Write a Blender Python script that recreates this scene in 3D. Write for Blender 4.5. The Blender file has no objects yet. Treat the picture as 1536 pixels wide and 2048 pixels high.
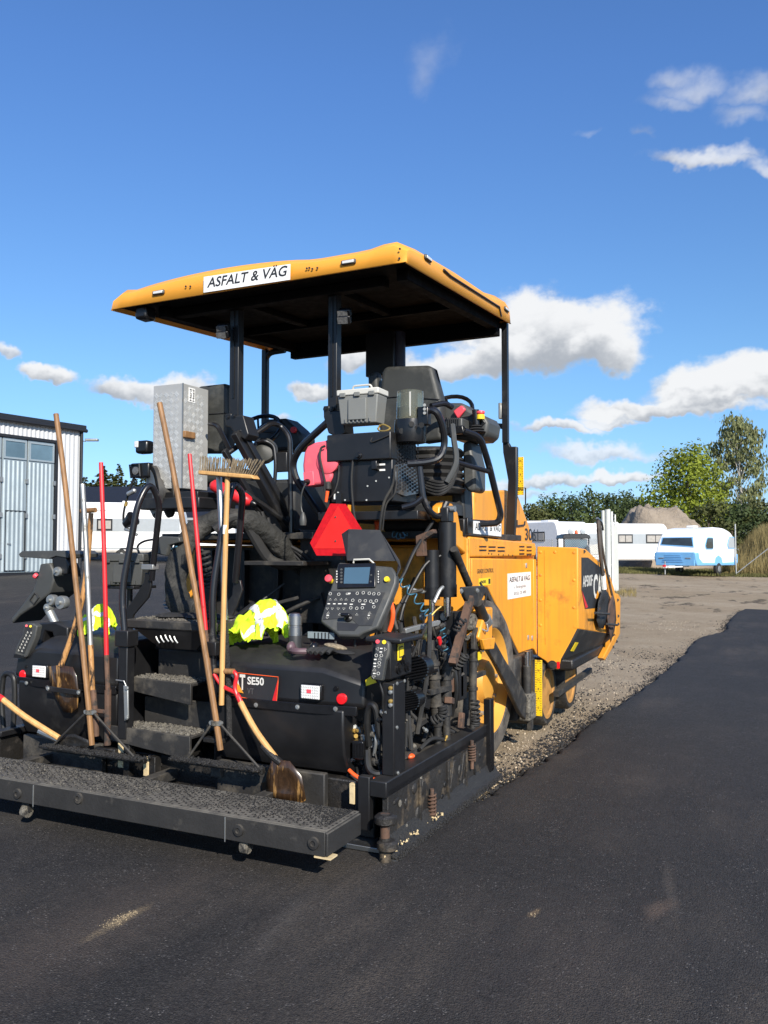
import bpy, bmesh, math, random
from mathutils import Vector, Matrix, Euler, noise
random.seed(7)
S = bpy.context.scene
COL = S.collection
R = math.radians

# ------------------------------------------------------------------ camera
# World axes follow the paver: +Y is its travel direction, +X its right side,
# the origin is the ground under the rear corner of the right end gate.
FPX, HOR, CPX, CPY = 1680.0, 1100.0, 768.0, 1024.0
YAW, PITCH = R(25.6), math.atan((HOR - CPY) / FPX)
CAM = Vector((1.9119, -4.0206, 1.6))
HF = Vector((-math.sin(YAW), math.cos(YAW), 0)); RT = Vector((math.cos(YAW), math.sin(YAW), 0))
FW = HF * math.cos(PITCH) + Vector((0, 0, math.sin(PITCH)))
UP = HF * -math.sin(PITCH) + Vector((0, 0, math.cos(PITCH)))
cd = bpy.data.cameras.new('camera'); cam = bpy.data.objects.new('camera', cd); COL.objects.link(cam)
cd.sensor_fit = 'VERTICAL'; cd.sensor_height = 36; cd.lens = 36 * FPX / 2048
cd.clip_start = 0.05; cd.clip_end = 3000
m3 = Matrix((RT, UP, -FW)).transposed()
cam.matrix_world = Matrix.Translation(CAM) @ m3.to_4x4()
S.camera = cam

def Q(px, py, X=None, Y=None, Z=None, D=None):
    """survey: the point on a plane X=, Y=, Z= (or at depth D) seen at a photo pixel"""
    r = FW + RT * ((px - CPX) / FPX) + UP * ((CPY - py) / FPX)
    if X is not None: t = (X - CAM.x) / r.x
    elif Y is not None: t = (Y - CAM.y) / r.y
    elif Z is not None: t = (Z - CAM.z) / r.z
    else: t = D
    return CAM + r * t

# ------------------------------------------------------------------ sun, exposure
SUN_AZ, SUN_EL = R(135), R(31)
sd = Vector((math.sin(SUN_AZ) * math.cos(SUN_EL), math.cos(SUN_AZ) * math.cos(SUN_EL), math.sin(SUN_EL)))
sl = bpy.data.lights.new('sun', 'SUN'); sl.energy = 5.0; sl.angle = R(0.53); sl.color = (1.0, 0.93, 0.82)
sun = bpy.data.objects.new('sun', sl); COL.objects.link(sun)
sun.rotation_euler = sd.to_track_quat('Z', 'Y').to_euler(); sun.location = (0, 0, 30)
vs = S.view_settings
vs.view_transform = 'Standard'; vs.look = 'None'; vs.exposure = 0.5; vs.gamma = 1; vs.use_curve_mapping = False

# ------------------------------------------------------------------ sky with cumulus
W = bpy.data.worlds.new('World'); S.world = W; W.use_nodes = True
W.cycles.sampling_method = 'MANUAL'; W.cycles.sample_map_resolution = 256
nt = W.node_tree; nt.nodes.clear()
def N(t, **k):
    n = nt.nodes.new(t)
    for a, b in k.items(): setattr(n, a, b)
    return n
def L(a, b): nt.links.new(a, b)
def MA(op, a, b=None, c=None, clamp=False):
    n = N('ShaderNodeMath', operation=op, use_clamp=clamp)
    for i, v in enumerate((a, b, c)):
        if v is None: continue
        if isinstance(v, (int, float)): n.inputs[i].default_value = v
        else: L(v, n.inputs[i])
    return n.outputs[0]
out = N('ShaderNodeOutputWorld'); bg = N('ShaderNodeBackground'); L(bg.outputs[0], out.inputs[0])
bg.inputs[1].default_value = 0.104
sky = N('ShaderNodeTexSky', sky_type='NISHITA', sun_disc=False)
sky.sun_elevation = SUN_EL; sky.sun_rotation = SUN_AZ
sky.altitude = 60; sky.air_density = 1.0; sky.dust_density = 0.3; sky.ozone_density = 4.0
hs = N('ShaderNodeHueSaturation'); hs.inputs['Saturation'].default_value = 1.0; hs.inputs['Value'].default_value = 1.0
tc = N('ShaderNodeTexCoord'); DIR = tc.outputs['Generated']
sz = N('ShaderNodeSeparateXYZ'); L(DIR, sz.inputs[0])
tint = N('ShaderNodeValToRGB'); L(sz.outputs[2], tint.inputs[0])       # clear northern air: no yellow band at the horizon
e = tint.color_ramp.elements; e[0].position = 0; e[0].color = (.62, .77, 1.12, 1); e[1].position = .5; e[1].color = (.74, 1.0, 1.31, 1)
k_ = e.new(.2); k_.color = (.74, .94, 1.05, 1)
tm = N('ShaderNodeMix', data_type='RGBA', blend_type='MULTIPLY'); tm.inputs[0].default_value = 1; L(sky.outputs[0], tm.inputs[6]); L(tint.outputs[0], tm.inputs[7])
L(tm.outputs[2], hs.inputs['Color'])
def noi(scale, detail, rough=.55, vec=None, stretch=None):
    n = N('ShaderNodeTexNoise'); n.inputs['Scale'].default_value = scale
    n.inputs['Detail'].default_value = detail; n.inputs['Roughness'].default_value = rough
    if stretch:
        mp = N('ShaderNodeMapping'); mp.inputs['Scale'].default_value = stretch; L(vec or DIR, mp.inputs[0]); L(mp.outputs[0], n.inputs['Vector'])
    else: L(vec or DIR, n.inputs['Vector'])
    return n
nw = noi(9, 5, .6)
sub = N('ShaderNodeVectorMath', operation='SUBTRACT'); L(nw.outputs['Color'], sub.inputs[0]); sub.inputs[1].default_value = (.5, .5, .5)
sc = N('ShaderNodeVectorMath', operation='SCALE'); L(sub.outputs[0], sc.inputs[0]); sc.inputs['Scale'].default_value = 0.10
ad = N('ShaderNodeVectorMath', operation='ADD'); L(DIR, ad.inputs[0]); L(sc.outputs[0], ad.inputs[1])
WARP = ad.outputs[0]
fine = noi(24, 8, .62, stretch=(1, 1, 1.5)).outputs['Fac']
big = noi(11, 5, .58, stretch=(1, 1, 1.6)).outputs['Fac']
edge = MA('ADD', MA('MULTIPLY', MA('SUBTRACT', fine, .5), 1.5), MA('MULTIPLY', MA('SUBTRACT', big, .5), 1.3))
# cumulus: (photo x, y, half width, half height, opacity, softness) for those in view
CL = [(1085,690,185,100,1,.35),(930,735,190,48,1,.4),(1205,712,88,62,1,.35),(735,722,70,36,1,.4),
      (1470,775,150,62,1,.4),(1536,740,120,60,1,.4),(1345,822,195,26,1,.45),(1440,795,130,36,1,.45),(1230,845,70,20,.95,.5),(1105,866,95,18,.95,.5),
      (1195,912,130,22,.8,.6),(1090,964,150,17,.9,.6),(1245,958,75,17,.95,.5),(1010,990,120,14,.6,.7),
      (290,782,112,38,1,.35),(84,757,60,26,1,.4),(5,712,36,22,.9,.5),(640,782,50,26,1,.4),(563,832,42,14,.8,.6),
      (700,835,60,14,.6,.6),
      (1360,155,60,40,.5,1.2),(1405,180,85,42,.55,1.2),(1350,215,60,26,.4,1.2),(1515,185,70,48,.6,1.2),(1490,235,70,34,.5,1.2),(1400,338,105,26,.8,.8),(1460,318,60,18,.6,.9),(1284,300,24,20,.3,1.1),(1536,335,60,26,.65,.9),
      (870,150,48,72,.24,1.2),(1190,265,30,14,.2,1.0)]
blobs = []
for (px, py, hw, hh, op, so) in CL:
    c = (FW + RT * ((px - CPX) / FPX) + UP * ((CPY - py) / FPX)); l = c.length
    blobs.append((c.normalized(), hw / FPX / l, hh / FPX / l, op, so))
rr = random.Random(3)
for k in range(10):                       # the same kind of sky all round
    az = YAW * -1 + R(58 + k * 26 + rr.uniform(-4, 4)); el = R(rr.choice((5, 9, 13, 17, 26)) + rr.uniform(-2, 2))
    c = Vector((math.sin(az) * math.cos(el), math.cos(az) * math.cos(el), math.sin(el)))
    w = rr.uniform(.06, .14); blobs.append((c, w, w * rr.uniform(.25, .45), .95, .4))
dens = None; shade = None
for (c, w, h, op, so) in blobs:
    t = Vector((0, 0, 1)).cross(c).normalized() * -1
    u = t.cross(c).normalized()
    if u.z < 0: u = -u
    fr = Matrix((t, u.cross(t) * 1, u)).transposed()
    mp = N('ShaderNodeMapping', vector_type='TEXTURE'); L(WARP, mp.inputs[0])
    mp.inputs['Location'].default_value = c; mp.inputs['Rotation'].default_value = fr.to_euler(); mp.inputs['Scale'].default_value = (w, .35, h)
    sp = N('ShaderNodeSeparateXYZ'); L(mp.outputs[0], sp.inputs[0])
    zz = MA('MAXIMUM', sp.outputs[2], MA('MULTIPLY', sp.outputs[2], -1.7))
    cb = N('ShaderNodeCombineXYZ'); L(sp.outputs[0], cb.inputs[0]); L(sp.outputs[1], cb.inputs[1]); L(zz, cb.inputs[2])
    ln = N('ShaderNodeVectorMath', operation='LENGTH'); L(cb.outputs[0], ln.inputs[0])
    d = MA('ADD', MA('SUBTRACT', 1.22, ln.outputs['Value']), MA('MULTIPLY', edge, .56))
    mr = N('ShaderNodeMapRange', interpolation_type='SMOOTHSTEP'); L(d, mr.inputs[0])
    mr.inputs[1].default_value = 0; mr.inputs[2].default_value = so * 1.1 + .10; mr.inputs[3].default_value = 0; mr.inputs[4].default_value = op
    a = mr.outputs[0]
    s = MA('MULTIPLY', a, sp.outputs[2])
    dens = a if dens is None else MA('MAXIMUM', dens, a)
    shade = s if shade is None else MA('ADD', shade, s)
lit = N('ShaderNodeMapRange', interpolation_type='SMOOTHSTEP')
L(MA('ADD', shade, MA('MULTIPLY', MA('SUBTRACT', big, .5), 3.2)), lit.inputs[0])
lit.inputs[1].default_value = -.75; lit.inputs[2].default_value = .6
cc = N('ShaderNodeMix', data_type='RGBA'); L(lit.outputs[0], cc.inputs[0])
cc.inputs[6].default_value = (3.0, 3.2, 3.5, 1); cc.inputs[7].default_value = (6.3, 6.35, 6.4, 1)
mx = N('ShaderNodeMix', data_type='RGBA'); L(MA('MULTIPLY', dens, .97), mx.inputs[0]); L(hs.outputs[0], mx.inputs[6]); L(cc.outputs[2], mx.inputs[7])
L(mx.outputs[2], bg.inputs[0])

# ------------------------------------------------------------------ materials
MATS = {}
def pm(name, col, rough=.5, metal=0.0, var=.15, scale=5., dirt=None, damt=.5, dscale=4., dsoft=.12, bump=0., bscale=60., spec=.5, trans=0., alpha=1., coat=0., emit=None, estr=0., fine=0., fscale=200., droughness=.9, stretch=None, ddet=6, top=None, splash=0., streak=0.):
    """painted / raw surface: colour variation, patches of dirt with their own outline, fine grain, relief"""
    if name in MATS: return MATS[name]
    m = bpy.data.materials.new(name); m.use_nodes = True; t = m.node_tree; b = t.nodes['Principled BSDF']
    def n_(ty, **k):
        n = t.nodes.new(ty)
        for a, v in k.items(): setattr(n, a, v)
        return n
    lk = t.links.new
    geo = n_('ShaderNodeNewGeometry'); P = geo.outputs['Position']
    if stretch:
        mp = n_('ShaderNodeMapping'); mp.inputs['Scale'].default_value = stretch; lk(P, mp.inputs[0]); P = mp.outputs[0]
    def nz(s, d=5, r=.6):
        n = n_('ShaderNodeTexNoise'); n.inputs['Scale'].default_value = s; n.inputs['Detail'].default_value = d; n.inputs['Roughness'].default_value = r
        lk(P, n.inputs['Vector']); return n.outputs['Fac']
    def mix(f, a, bb):
        x = n_('ShaderNodeMix', data_type='RGBA')
        for i, v in ((0, f), (6, a), (7, bb)):
            if isinstance(v, tuple): x.inputs[i].default_value = (*v, 1) if len(v) == 3 else v
            elif isinstance(v, (int, float)): x.inputs[i].default_value = v
            else: lk(v, x.inputs[i])
        return x.outputs[2]
    def mr(v, a, bb, c, d):
        x = n_('ShaderNodeMapRange'); lk(v, x.inputs[0])
        for i, q in enumerate((a, bb, c, d)): x.inputs[i + 1].default_value = q
        return x.outputs[0]
    lo = tuple(c * (1 - var) for c in col); hi = tuple(min(1, c * (1 + var)) for c in col)
    c = mix(mr(nz(scale), .3, .7, 0, 1), lo, hi)
    if fine > 0:
        c = mix(mr(nz(fscale, 3, .7), .35, .65, 0, fine), c, tuple(min(1, x * 2.2 + .02) for x in col))
    r = rough
    if dirt is not None:
        f = mr(nz(dscale, ddet, .65), damt, damt + dsoft, 0, 1)
        if top is not None:       # settles on upward faces
            sx = n_('ShaderNodeSeparateXYZ'); lk(geo.outputs['Normal'], sx.inputs[0])
            up = mr(sx.outputs[2], .2, .9, 0, top)
            ad_ = n_('ShaderNodeMath', operation='MAXIMUM'); lk(f, ad_.inputs[0])
            mu = n_('ShaderNodeMath', operation='MULTIPLY'); lk(up, mu.inputs[0]); lk(mr(nz(dscale * 2.3, 6, .7), .3, .62, .25, 1), mu.inputs[1]); lk(mu.outputs[0], ad_.inputs[1]); f = ad_.outputs[0]
        c = mix(f, c, dirt)
        r = mr(f, 0, 1, rough, droughness)
    if streak > 0:            # rain-washed vertical runs
        ms = n_('ShaderNodeMapping'); ms.inputs['Scale'].default_value = (7, 7, .5); lk(geo.outputs['Position'], ms.inputs[0])
        sn = n_('ShaderNodeTexNoise'); sn.inputs['Scale'].default_value = 2.2; sn.inputs['Detail'].default_value = 5; lk(ms.outputs[0], sn.inputs['Vector'])
        c = mix(mr(sn.outputs['Fac'], .5, .78, 0, streak), c, (.16, .10, .045))
    if splash > 0:            # bitumen specks
        q1 = mr(nz(70, 2, .5), .68, .71, 0, 1); q2 = mr(nz(1.6, 4), .48, .62, 0, splash)
        mu2 = n_('ShaderNodeMath', operation='MULTIPLY'); lk(q1, mu2.inputs[0]); lk(q2, mu2.inputs[1]); c = mix(mu2.outputs[0], c, (.02, .015, .012))
    lk(c, b.inputs['Base Color'])
    if isinstance(r, (int, float)):
        lk(mr(nz(scale * 2.7), .3, .7, max(0, r - .1), min(1, r + .1)), b.inputs['Roughness'])
    else: lk(r, b.inputs['Roughness'])
    b.inputs['Metallic'].default_value = metal; b.inputs['Specular IOR Level'].default_value = spec
    b.inputs['Transmission Weight'].default_value = trans; b.inputs['Alpha'].default_value = alpha; b.inputs['Coat Weight'].default_value = coat
    if emit: b.inputs['Emission Color'].default_value = (*emit, 1); b.inputs['Emission Strength'].default_value = estr
    if bump > 0:
        bp = n_('ShaderNodeBump'); bp.inputs['Strength'].default_value = 1; bp.inputs['Distance'].default_value = bump
        lk(nz(bscale, 4, .65), bp.inputs['Height']); lk(bp.outputs[0], b.inputs['Normal'])
    MATS[name] = m; return m

YEL = (0.75, 0.308, 0.026)
DUST = (0.10, 0.09, 0.075)
TAR = (0.012, 0.011, 0.010)
pm('yellow', YEL, .42, var=.09, scale=2.0, dirt=(.14, .085, .03), damt=.60, dscale=3.2, dsoft=.3, bump=.0005, bscale=9, splash=1., streak=.42)
pm('canopy_yellow', (.86, .375, .045), .4, var=.05, scale=1.5, dirt=(.60, .29, .035), damt=.58, dscale=2.5, dsoft=.3, bump=.0004, bscale=6)
pm('yellow_hopper', YEL, .45, var=.09, scale=2, dirt=(.05, .032, .016), damt=.55, dscale=2.3, dsoft=.2, bump=.0006, bscale=9, splash=1., streak=.35, ddet=8)
pm('yellow_dirty', YEL, .55, var=.1, scale=4, dirt=(.05, .035, .02), damt=.5, dscale=5, dsoft=.3)
pm('yellow_rim', (.62, .30, .045), .5, var=.1, scale=4, dirt=(.16, .10, .04), damt=.6, dscale=6, dsoft=.3)
pm('bogie_rim', (.40, .20, .05), .7, var=.2, scale=6, dirt=(.07, .05, .03), damt=.5, dscale=9, dsoft=.3)
pm('lining', (.003, .003, .0035), .85, var=.2, spec=.15)
pm('cloth_wrap', (.020, .020, .018), .8, var=.35, scale=9, dirt=(.085, .08, .07), damt=.52, dscale=6, dsoft=.3, bump=.03, bscale=14)
pm('walk_dust', (.021, .020, .019), .65, var=.3, dirt=(.15, .137, .112), damt=.55, dscale=4.5, dsoft=.35, bump=.002, bscale=55, top=.85)
pm('black', (.0105, .0105, .0115), .38, var=.3, dirt=(.050, .047, .041), damt=.58, dscale=3.5, dsoft=.35, top=.35)
pm('black_clean', (.007, .007, .008), .32, var=.2)
pm('black_dirty', (.020, .019, .018), .6, var=.35, dirt=(.105, .092, .072), damt=.5, dscale=7, dsoft=.3, bump=.002, bscale=45, top=.5)
pm('tarry', TAR, .45, var=.4, dirt=(.055, .045, .035), damt=.55, dscale=9, dsoft=.25, bump=.004, bscale=70)
pm('gate_crust', (.020, .018, .016), .55, var=.4, dirt=(.13, .095, .055), damt=.53, dscale=8, dsoft=.2, bump=.008, bscale=38, ddet=9)
pm('rubber', (.016, .016, .016), .75, var=.3, dirt=(.07, .065, .055), damt=.52, dscale=5, dsoft=.3, bump=.001, bscale=50)
pm('hose', (.011, .011, .011), .5, var=.2)
pm('tire', (.035, .032, .029), .85, var=.25, dirt=(.22, .19, .15), damt=.40, dscale=5, dsoft=.35, bump=.003, bscale=40)
pm('tire_tar', (.016, .015, .014), .7, var=.4, dirt=(.09, .08, .065), damt=.52, dscale=9, dsoft=.2, bump=.012, bscale=30)
pm('plastic_grey', (.055, .057, .055), .5, var=.1, dirt=(.11, .105, .09), damt=.55, dscale=8, dsoft=.3)
pm('plastic_dark', (.026, .027, .028), .5, var=.15, dirt=(.06, .057, .05), damt=.55, dscale=8, dsoft=.35)
pm('box_grey', (.17, .175, .165), .6, var=.06)
pm('box_lid', (.52, .51, .46), .6, var=.05)
pm('vinyl', (.034, .035, .032), .55, var=.2, dirt=(.10, .10, .09), damt=.56, dscale=4, dsoft=.3, bump=.001, bscale=20)
pm('steel', (.42, .42, .41), .38, 1.0, var=.15, dirt=(.12, .10, .08), damt=.6, dscale=7)
pm('zinc', (.40, .41, .40), .5, .8, var=.15, dirt=(.16, .14, .11), damt=.55, dscale=12, dsoft=.2)
pm('chrome', (.75, .76, .78), .12, 1.0, var=.05)
pm('rust', (.10, .055, .035), .8, var=.4, dirt=(.03, .027, .024), damt=.5, dscale=14, bump=.002, bscale=60)
pm('tube_black', (.010, .010, .012), .3, var=.2, dirt=(.06, .055, .05), damt=.62, dscale=9, coat=.2)
pm('alu_bar', (.62, .62, .60), .35, .4, var=.1)
pm('alu', (.40, .40, .385), .45, .25, var=.1, scale=6, dirt=(.22, .21, .19), damt=.6, dscale=5, dsoft=.3)
pm('red_plastic', (.78, .075, .10), .45, var=.06, scale=8)
pm('reel_red', (.80, .115, .15), .45, var=.08, dirt=(.5, .16, .15), damt=.6, dscale=6)
pm('red_sign', (.82, .020, .016), .4, var=.05)
pm('red_reflex', (.55, .005, .010), .45, var=.15, scale=40)
pm('red_reflector', (.80, .012, .018), .2, var=.05, coat=.4)
pm('red_paint', (.60, .018, .024), .4, var=.12, dirt=(.20, .02, .02), damt=.62, dscale=15)
pm('wood_old', (.24, .125, .050), .6, var=.35, scale=14, dirt=(.07, .045, .025), damt=.56, dscale=9, dsoft=.25, stretch=(3, 3, .35), bump=.0006, bscale=90)
pm('wood_new', (.55, .31, .11), .55, var=.2, scale=12, dirt=(.20, .11, .05), damt=.66, dscale=12, stretch=(3, 3, .4))
pm('wood_tar', (.45, .23, .08), .5, var=.3, dirt=(.02, .014, .01), damt=.48, dscale=16, dsoft=.1, stretch=(2, 2, .5))
pm('bristle', (.22, .175, .115), .9, var=.5, scale=60)
pm('hivis', (.55, .80, .02), .8, var=.10, scale=9, bump=.004, bscale=14, emit=(.5, .9, .0), estr=.0)
pm('hivis_green', (.32, .70, .04), .8, var=.10, scale=9, bump=.004, bscale=14)
pm('reflex_tape', (.62, .63, .64), .4, var=.08)
pm('white', (.78, .78, .76), .45, var=.03)
pm('white_paint', (.80, .80, .79), .35, var=.03, dirt=(.6, .58, .53), damt=.62, dscale=1.5, dsoft=.3)
pm('off_white', (.62, .61, .56), .5, var=.05)
pm('ink', (.02, .02, .022), .5, var=.05)
pm('grey_ink', (.09, .09, .09), .5, var=.05)
pm('label_yellow', (.80, .58, .02), .4, var=.05)
pm('ruler_yellow', (.80, .50, .012), .4, var=.05, dirt=(.20, .12, .03), damt=.66, dscale=8)
pm('orange', (.85, .11, .02), .45, var=.1)
pm('lamp_white', (.62, .62, .60), .18, var=.1, scale=90, coat=.5)
pm('lamp_dark', (.10, .10, .10), .25, var=.4, scale=60, coat=.4)
pm('brass', (.55, .36, .10), .4, .7, var=.2)
pm('blue_hose', (.05, .16, .24), .4, var=.1)
pm('screen', (.055, .105, .15), .12, var=.08, scale=3, coat=.6)
pm('glove', (.02, .02, .02), .8, var=.3, bump=.002)
pm('glass_dark', (.02, .025, .03), .08, var=.1, coat=.4)
pm('lcd_grey', (.2, .24, .26), .4)
pm('grease_glass', (.30, .30, .22), .12, var=.1, trans=.75)
pm('exhaust_blue', (.02, .024, .045), .5, var=.2)
pm('bellows', (.014, .014, .014), .7, var=.3, dirt=(.06, .055, .05), damt=.55, dscale=8)
pm('dirt_crust', (.14, .128, .105), .95, var=.5, scale=30, dirt=(.02, .019, .018), damt=.5, dscale=40, bump=.01, bscale=90)
pm('asphalt_crumb', (.018, .0172, .0165), .5, var=.6, scale=80, bump=.01, bscale=160)
pm('plank', (.55, .43, .24), .8, var=.2, scale=30, dirt=(.12, .1, .07), damt=.6, dscale=20)
pm('tar_stain', (.035, .018, .008), .3, var=.5, scale=25, dirt=(.36, .19, .05), damt=.54, dscale=9, dsoft=.12, stretch=(2.5, 2.5, .4), coat=.3)

# ------------------------------------------------------------------ mesh helpers
WLOC = {}
class MB:
    def __init__(s): s.v = []; s.f = []
    def add(s, vs, fs):
        o = len(s.v); s.v += [Vector(p) for p in vs]; s.f += [tuple(i + o for i in f) for f in fs]; return s
    def box(s, x0, x1, y0, y1, z0, z1):
        vs = [(x, y, z) for z in (z0, z1) for y in (y0, y1) for x in (x0, x1)]
        return s.add(vs, [(0, 2, 3, 1), (4, 5, 7, 6), (0, 1, 5, 4), (2, 6, 7, 3), (0, 4, 6, 2), (1, 3, 7, 5)])
    def obox(s, c, size, rot=None, ax=None):
        h = Vector(size) / 2
        M_ = (Matrix(ax).transposed() if ax else (rot.to_matrix() if rot else Matrix.Identity(3)))
        vs = [Vector(c) + M_ @ Vector((x * h.x, y * h.y, z * h.z)) for z in (-1, 1) for y in (-1, 1) for x in (-1, 1)]
        return s.add(vs, [(0, 2, 3, 1), (4, 5, 7, 6), (0, 1, 5, 4), (2, 6, 7, 3), (0, 4, 6, 2), (1, 3, 7, 5)])
    def prism(s, pts, ext):
        """polygon (3-D points) extruded by a vector"""
        n = len(pts); e = Vector(ext); a = [Vector(p) for p in pts]
        nn = sum(((a[i] - a[0]).cross(a[(i + 1) % n] - a[0]) for i in range(n)), Vector())
        if nn.dot(e) > 0: a.reverse()
        vs = a + [p + e for p in a]
        return s.add(vs, [tuple(range(n)), tuple(range(2 * n - 1, n - 1, -1))] + [(i, i + n, (i + 1) % n + n, (i + 1) % n) for i in range(n)])
    def cyl(s, p0, p1, r0, r1=None, n=14, caps=True):
        p0 = Vector(p0); p1 = Vector(p1); r1 = r0 if r1 is None else r1
        d = (p1 - p0).normalized(); a = d.orthogonal().normalized(); b = d.cross(a)
        vs = []
        for p, r in ((p0, r0), (p1, r1)):
            vs += [p + (a * math.cos(2 * math.pi * i / n) + b * math.sin(2 * math.pi * i / n)) * r for i in range(n)]
        fs = [(i, (i + 1) % n, (i + 1) % n + n, i + n) for i in range(n)]
        if caps: fs += [tuple(range(n - 1, -1, -1)), tuple(range(n, 2 * n))]
        return s.add(vs, fs)
    def tube(s, pts, r, n=10, sm=0, closed=False, rad=None):
        pts = [Vector(p) for p in pts]
        if sm: pts = spline(pts, sm, closed)
        m = len(pts); rings = []; a = None
        for i, p in enumerate(pts):
            if closed: d = pts[(i + 1) % m] - pts[i - 1]
            else: d = pts[min(i + 1, m - 1)] - pts[max(i - 1, 0)]
            d.normalize()
            if a is None: a = d.orthogonal().normalized()
            a = (a - d * a.dot(d)).normalized(); b = d.cross(a); rr_ = r if rad is None else rad[min(i, len(rad) - 1)]
            rings.append([p + (a * math.cos(2 * math.pi * k / n) + b * math.sin(2 * math.pi * k / n)) * rr_ for k in range(n)])
        vs = [q for rg in rings for q in rg]; fs = []
        for i in range(m if closed else m - 1):
            j = (i + 1) % m
            fs += [(i * n + k, i * n + (k + 1) % n, j * n + (k + 1) % n, j * n + k) for k in range(n)]
        if not closed: fs += [tuple(range(n - 1, -1, -1)), tuple(range((m - 1) * n, m * n))]
        return s.add(vs, fs)
    def lathe(s, p, axis, prof, n=24, caps=True):
        """profile of (distance along axis, radius)"""
        p = Vector(p); d = Vector(axis).normalized(); a = d.orthogonal().normalized(); b = d.cross(a); vs = []
        for (h, r) in prof:
            vs += [p + d * h + (a * math.cos(2 * math.pi * i / n) + b * math.sin(2 * math.pi * i / n)) * max(r, 1e-4) for i in range(n)]
        m = len(prof); fs = []
        for j in range(m - 1): fs += [(j * n + i, j * n + (i + 1) % n, (j + 1) * n + (i + 1) % n, (j + 1) * n + i) for i in range(n)]
        if caps: fs += [tuple(range(n - 1, -1, -1)), tuple(range((m - 1) * n, m * n))]
        return s.add(vs, fs)
    def ball(s, c, r, n=12, m=8, rot=None):
        c = Vector(c); r = Vector((r, r, r)) if isinstance(r, (int, float)) else Vector(r); vs = []; M_ = rot.to_matrix() if rot else Matrix.Identity(3)
        for j in range(1, m):
            th = math.pi * j / m
            for i in range(n):
                ph = 2 * math.pi * i / n
                vs.append(c + M_ @ Vector((r.x * math.sin(th) * math.cos(ph), r.y * math.sin(th) * math.sin(ph), r.z * math.cos(th))))
        vs += [c + M_ @ Vector((0, 0, r.z)), c - M_ @ Vector((0, 0, r.z))]; T = len(vs) - 2
        fs = [((j * n + i), (j + 1) * n + i, (j + 1) * n + (i + 1) % n, j * n + (i + 1) % n) for j in range(m - 2) for i in range(n)]
        fs += [(T, i, (i + 1) % n) for i in range(n)] + [(T + 1, (m - 2) * n + (i + 1) % n, (m - 2) * n + i) for i in range(n)]
        return s.add(vs, fs)
    def coil(s, p0, p1, r, turns, wire, n=6, k=12):
        p0 = Vector(p0); p1 = Vector(p1); d = (p1 - p0); a = d.orthogonal().normalized(); b = d.normalized().cross(a)
        m = int(turns * k); pts = [p0 + d * (i / m) + (a * math.cos(2 * math.pi * i / k) + b * math.sin(2 * math.pi * i / k)) * r for i in range(m + 1)]
        return s.tube(pts, wire, n)
    def coil_path(s, pts, r, turns, wire, n=6, k=12):
        pts = spline([Vector(p) for p in pts], 10); m = int(turns * k); out_ = []
        for i in range(m + 1):
            f = i / m * (len(pts) - 1); j = min(int(f), len(pts) - 2); q = pts[j].lerp(pts[j + 1], f - j); d = (pts[j + 1] - pts[j]).normalized()
            a = d.orthogonal().normalized() if abs(d.x) > .9 else d.cross(Vector((1, 0, 0))).normalized(); b = d.cross(a)
            out_.append(q + (a * math.cos(2 * math.pi * i / k) + b * math.sin(2 * math.pi * i / k)) * r)
        return s.tube(out_, wire, n)
    def build(s, name, mat, parent=None, bev=0., smooth=True, seg=2, label=None, cat=None, group=None, kind=None, ang=35):
        lo = Vector((min(v.x for v in s.v), min(v.y for v in s.v), min(v.z for v in s.v))); hi = Vector((max(v.x for v in s.v), max(v.y for v in s.v), max(v.z for v in s.v)))
        c = (lo + hi) / 2
        if parent is None: c.z = lo.z
        me = bpy.data.meshes.new(name); me.from_pydata([v - c for v in s.v], [], s.f); me.update()
        o = bpy.data.objects.new(name, me); COL.objects.link(o)
        me.materials.append(MATS[mat] if isinstance(mat, str) else mat)
        WLOC[o.name] = c.copy()
        if parent is not None: o.parent = parent; o.location = c - WLOC[parent.name]
        else: o.location = c
        if bev > 0:
            b = o.modifiers.new('bevel', 'BEVEL'); b.width = bev; b.segments = seg; b.limit_method = 'ANGLE'; b.angle_limit = R(40); b.harden_normals = False
        if smooth:
            me.polygons.foreach_set('use_smooth', [True] * len(me.polygons)); me.set_sharp_from_angle(angle=R(ang))
        tag(o, label, cat, group, kind); return o
def tag(o, label=None, cat=None, group=None, kind=None):
    if label: o['label'] = label
    if cat: o['category'] = cat
    if group: o['group'] = group
    if kind: o['kind'] = kind
    return o
def empty(name, loc, label=None, cat=None, group=None):
    o = bpy.data.objects.new(name, None); COL.objects.link(o); o.location = loc; o.empty_display_size = .2; WLOC[o.name] = Vector(loc); tag(o, label, cat, group); return o
def spline(p, k, closed=False):
    o = []; n = len(p)
    rng = range(n) if closed else range(n - 1)
    for i in rng:
        if closed: a, b, c, d = p[i - 1], p[i], p[(i + 1) % n], p[(i + 2) % n]
        else: a, b, c, d = p[max(i - 1, 0)], p[i], p[i + 1], p[min(i + 2, n - 1)]
        for j in range(k):
            t = j / k
            o.append(0.5 * ((2 * b) + (c - a) * t + (2 * a - 5 * b + 4 * c - d) * t * t + (3 * b - 3 * c + d - a) * t * t * t))
    if not closed: o.append(p[-1])
    return o
def fillet(p, r, k=5):
    """polyline with rounded corners"""
    p = [Vector(q) for q in p]; o = [p[0]]
    for i in range(1, len(p) - 1):
        a = (p[i - 1] - p[i]); b = (p[i + 1] - p[i]); q = min(r, a.length * .48, b.length * .48)
        s0 = p[i] + a.normalized() * q; s1 = p[i] + b.normalized() * q
        for j in range(k + 1):
            t = j / k; o.append(s0 * (1 - t) ** 2 + p[i] * 2 * t * (1 - t) + s1 * t * t)
    return o + [p[-1]]
FONT = None
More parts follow.
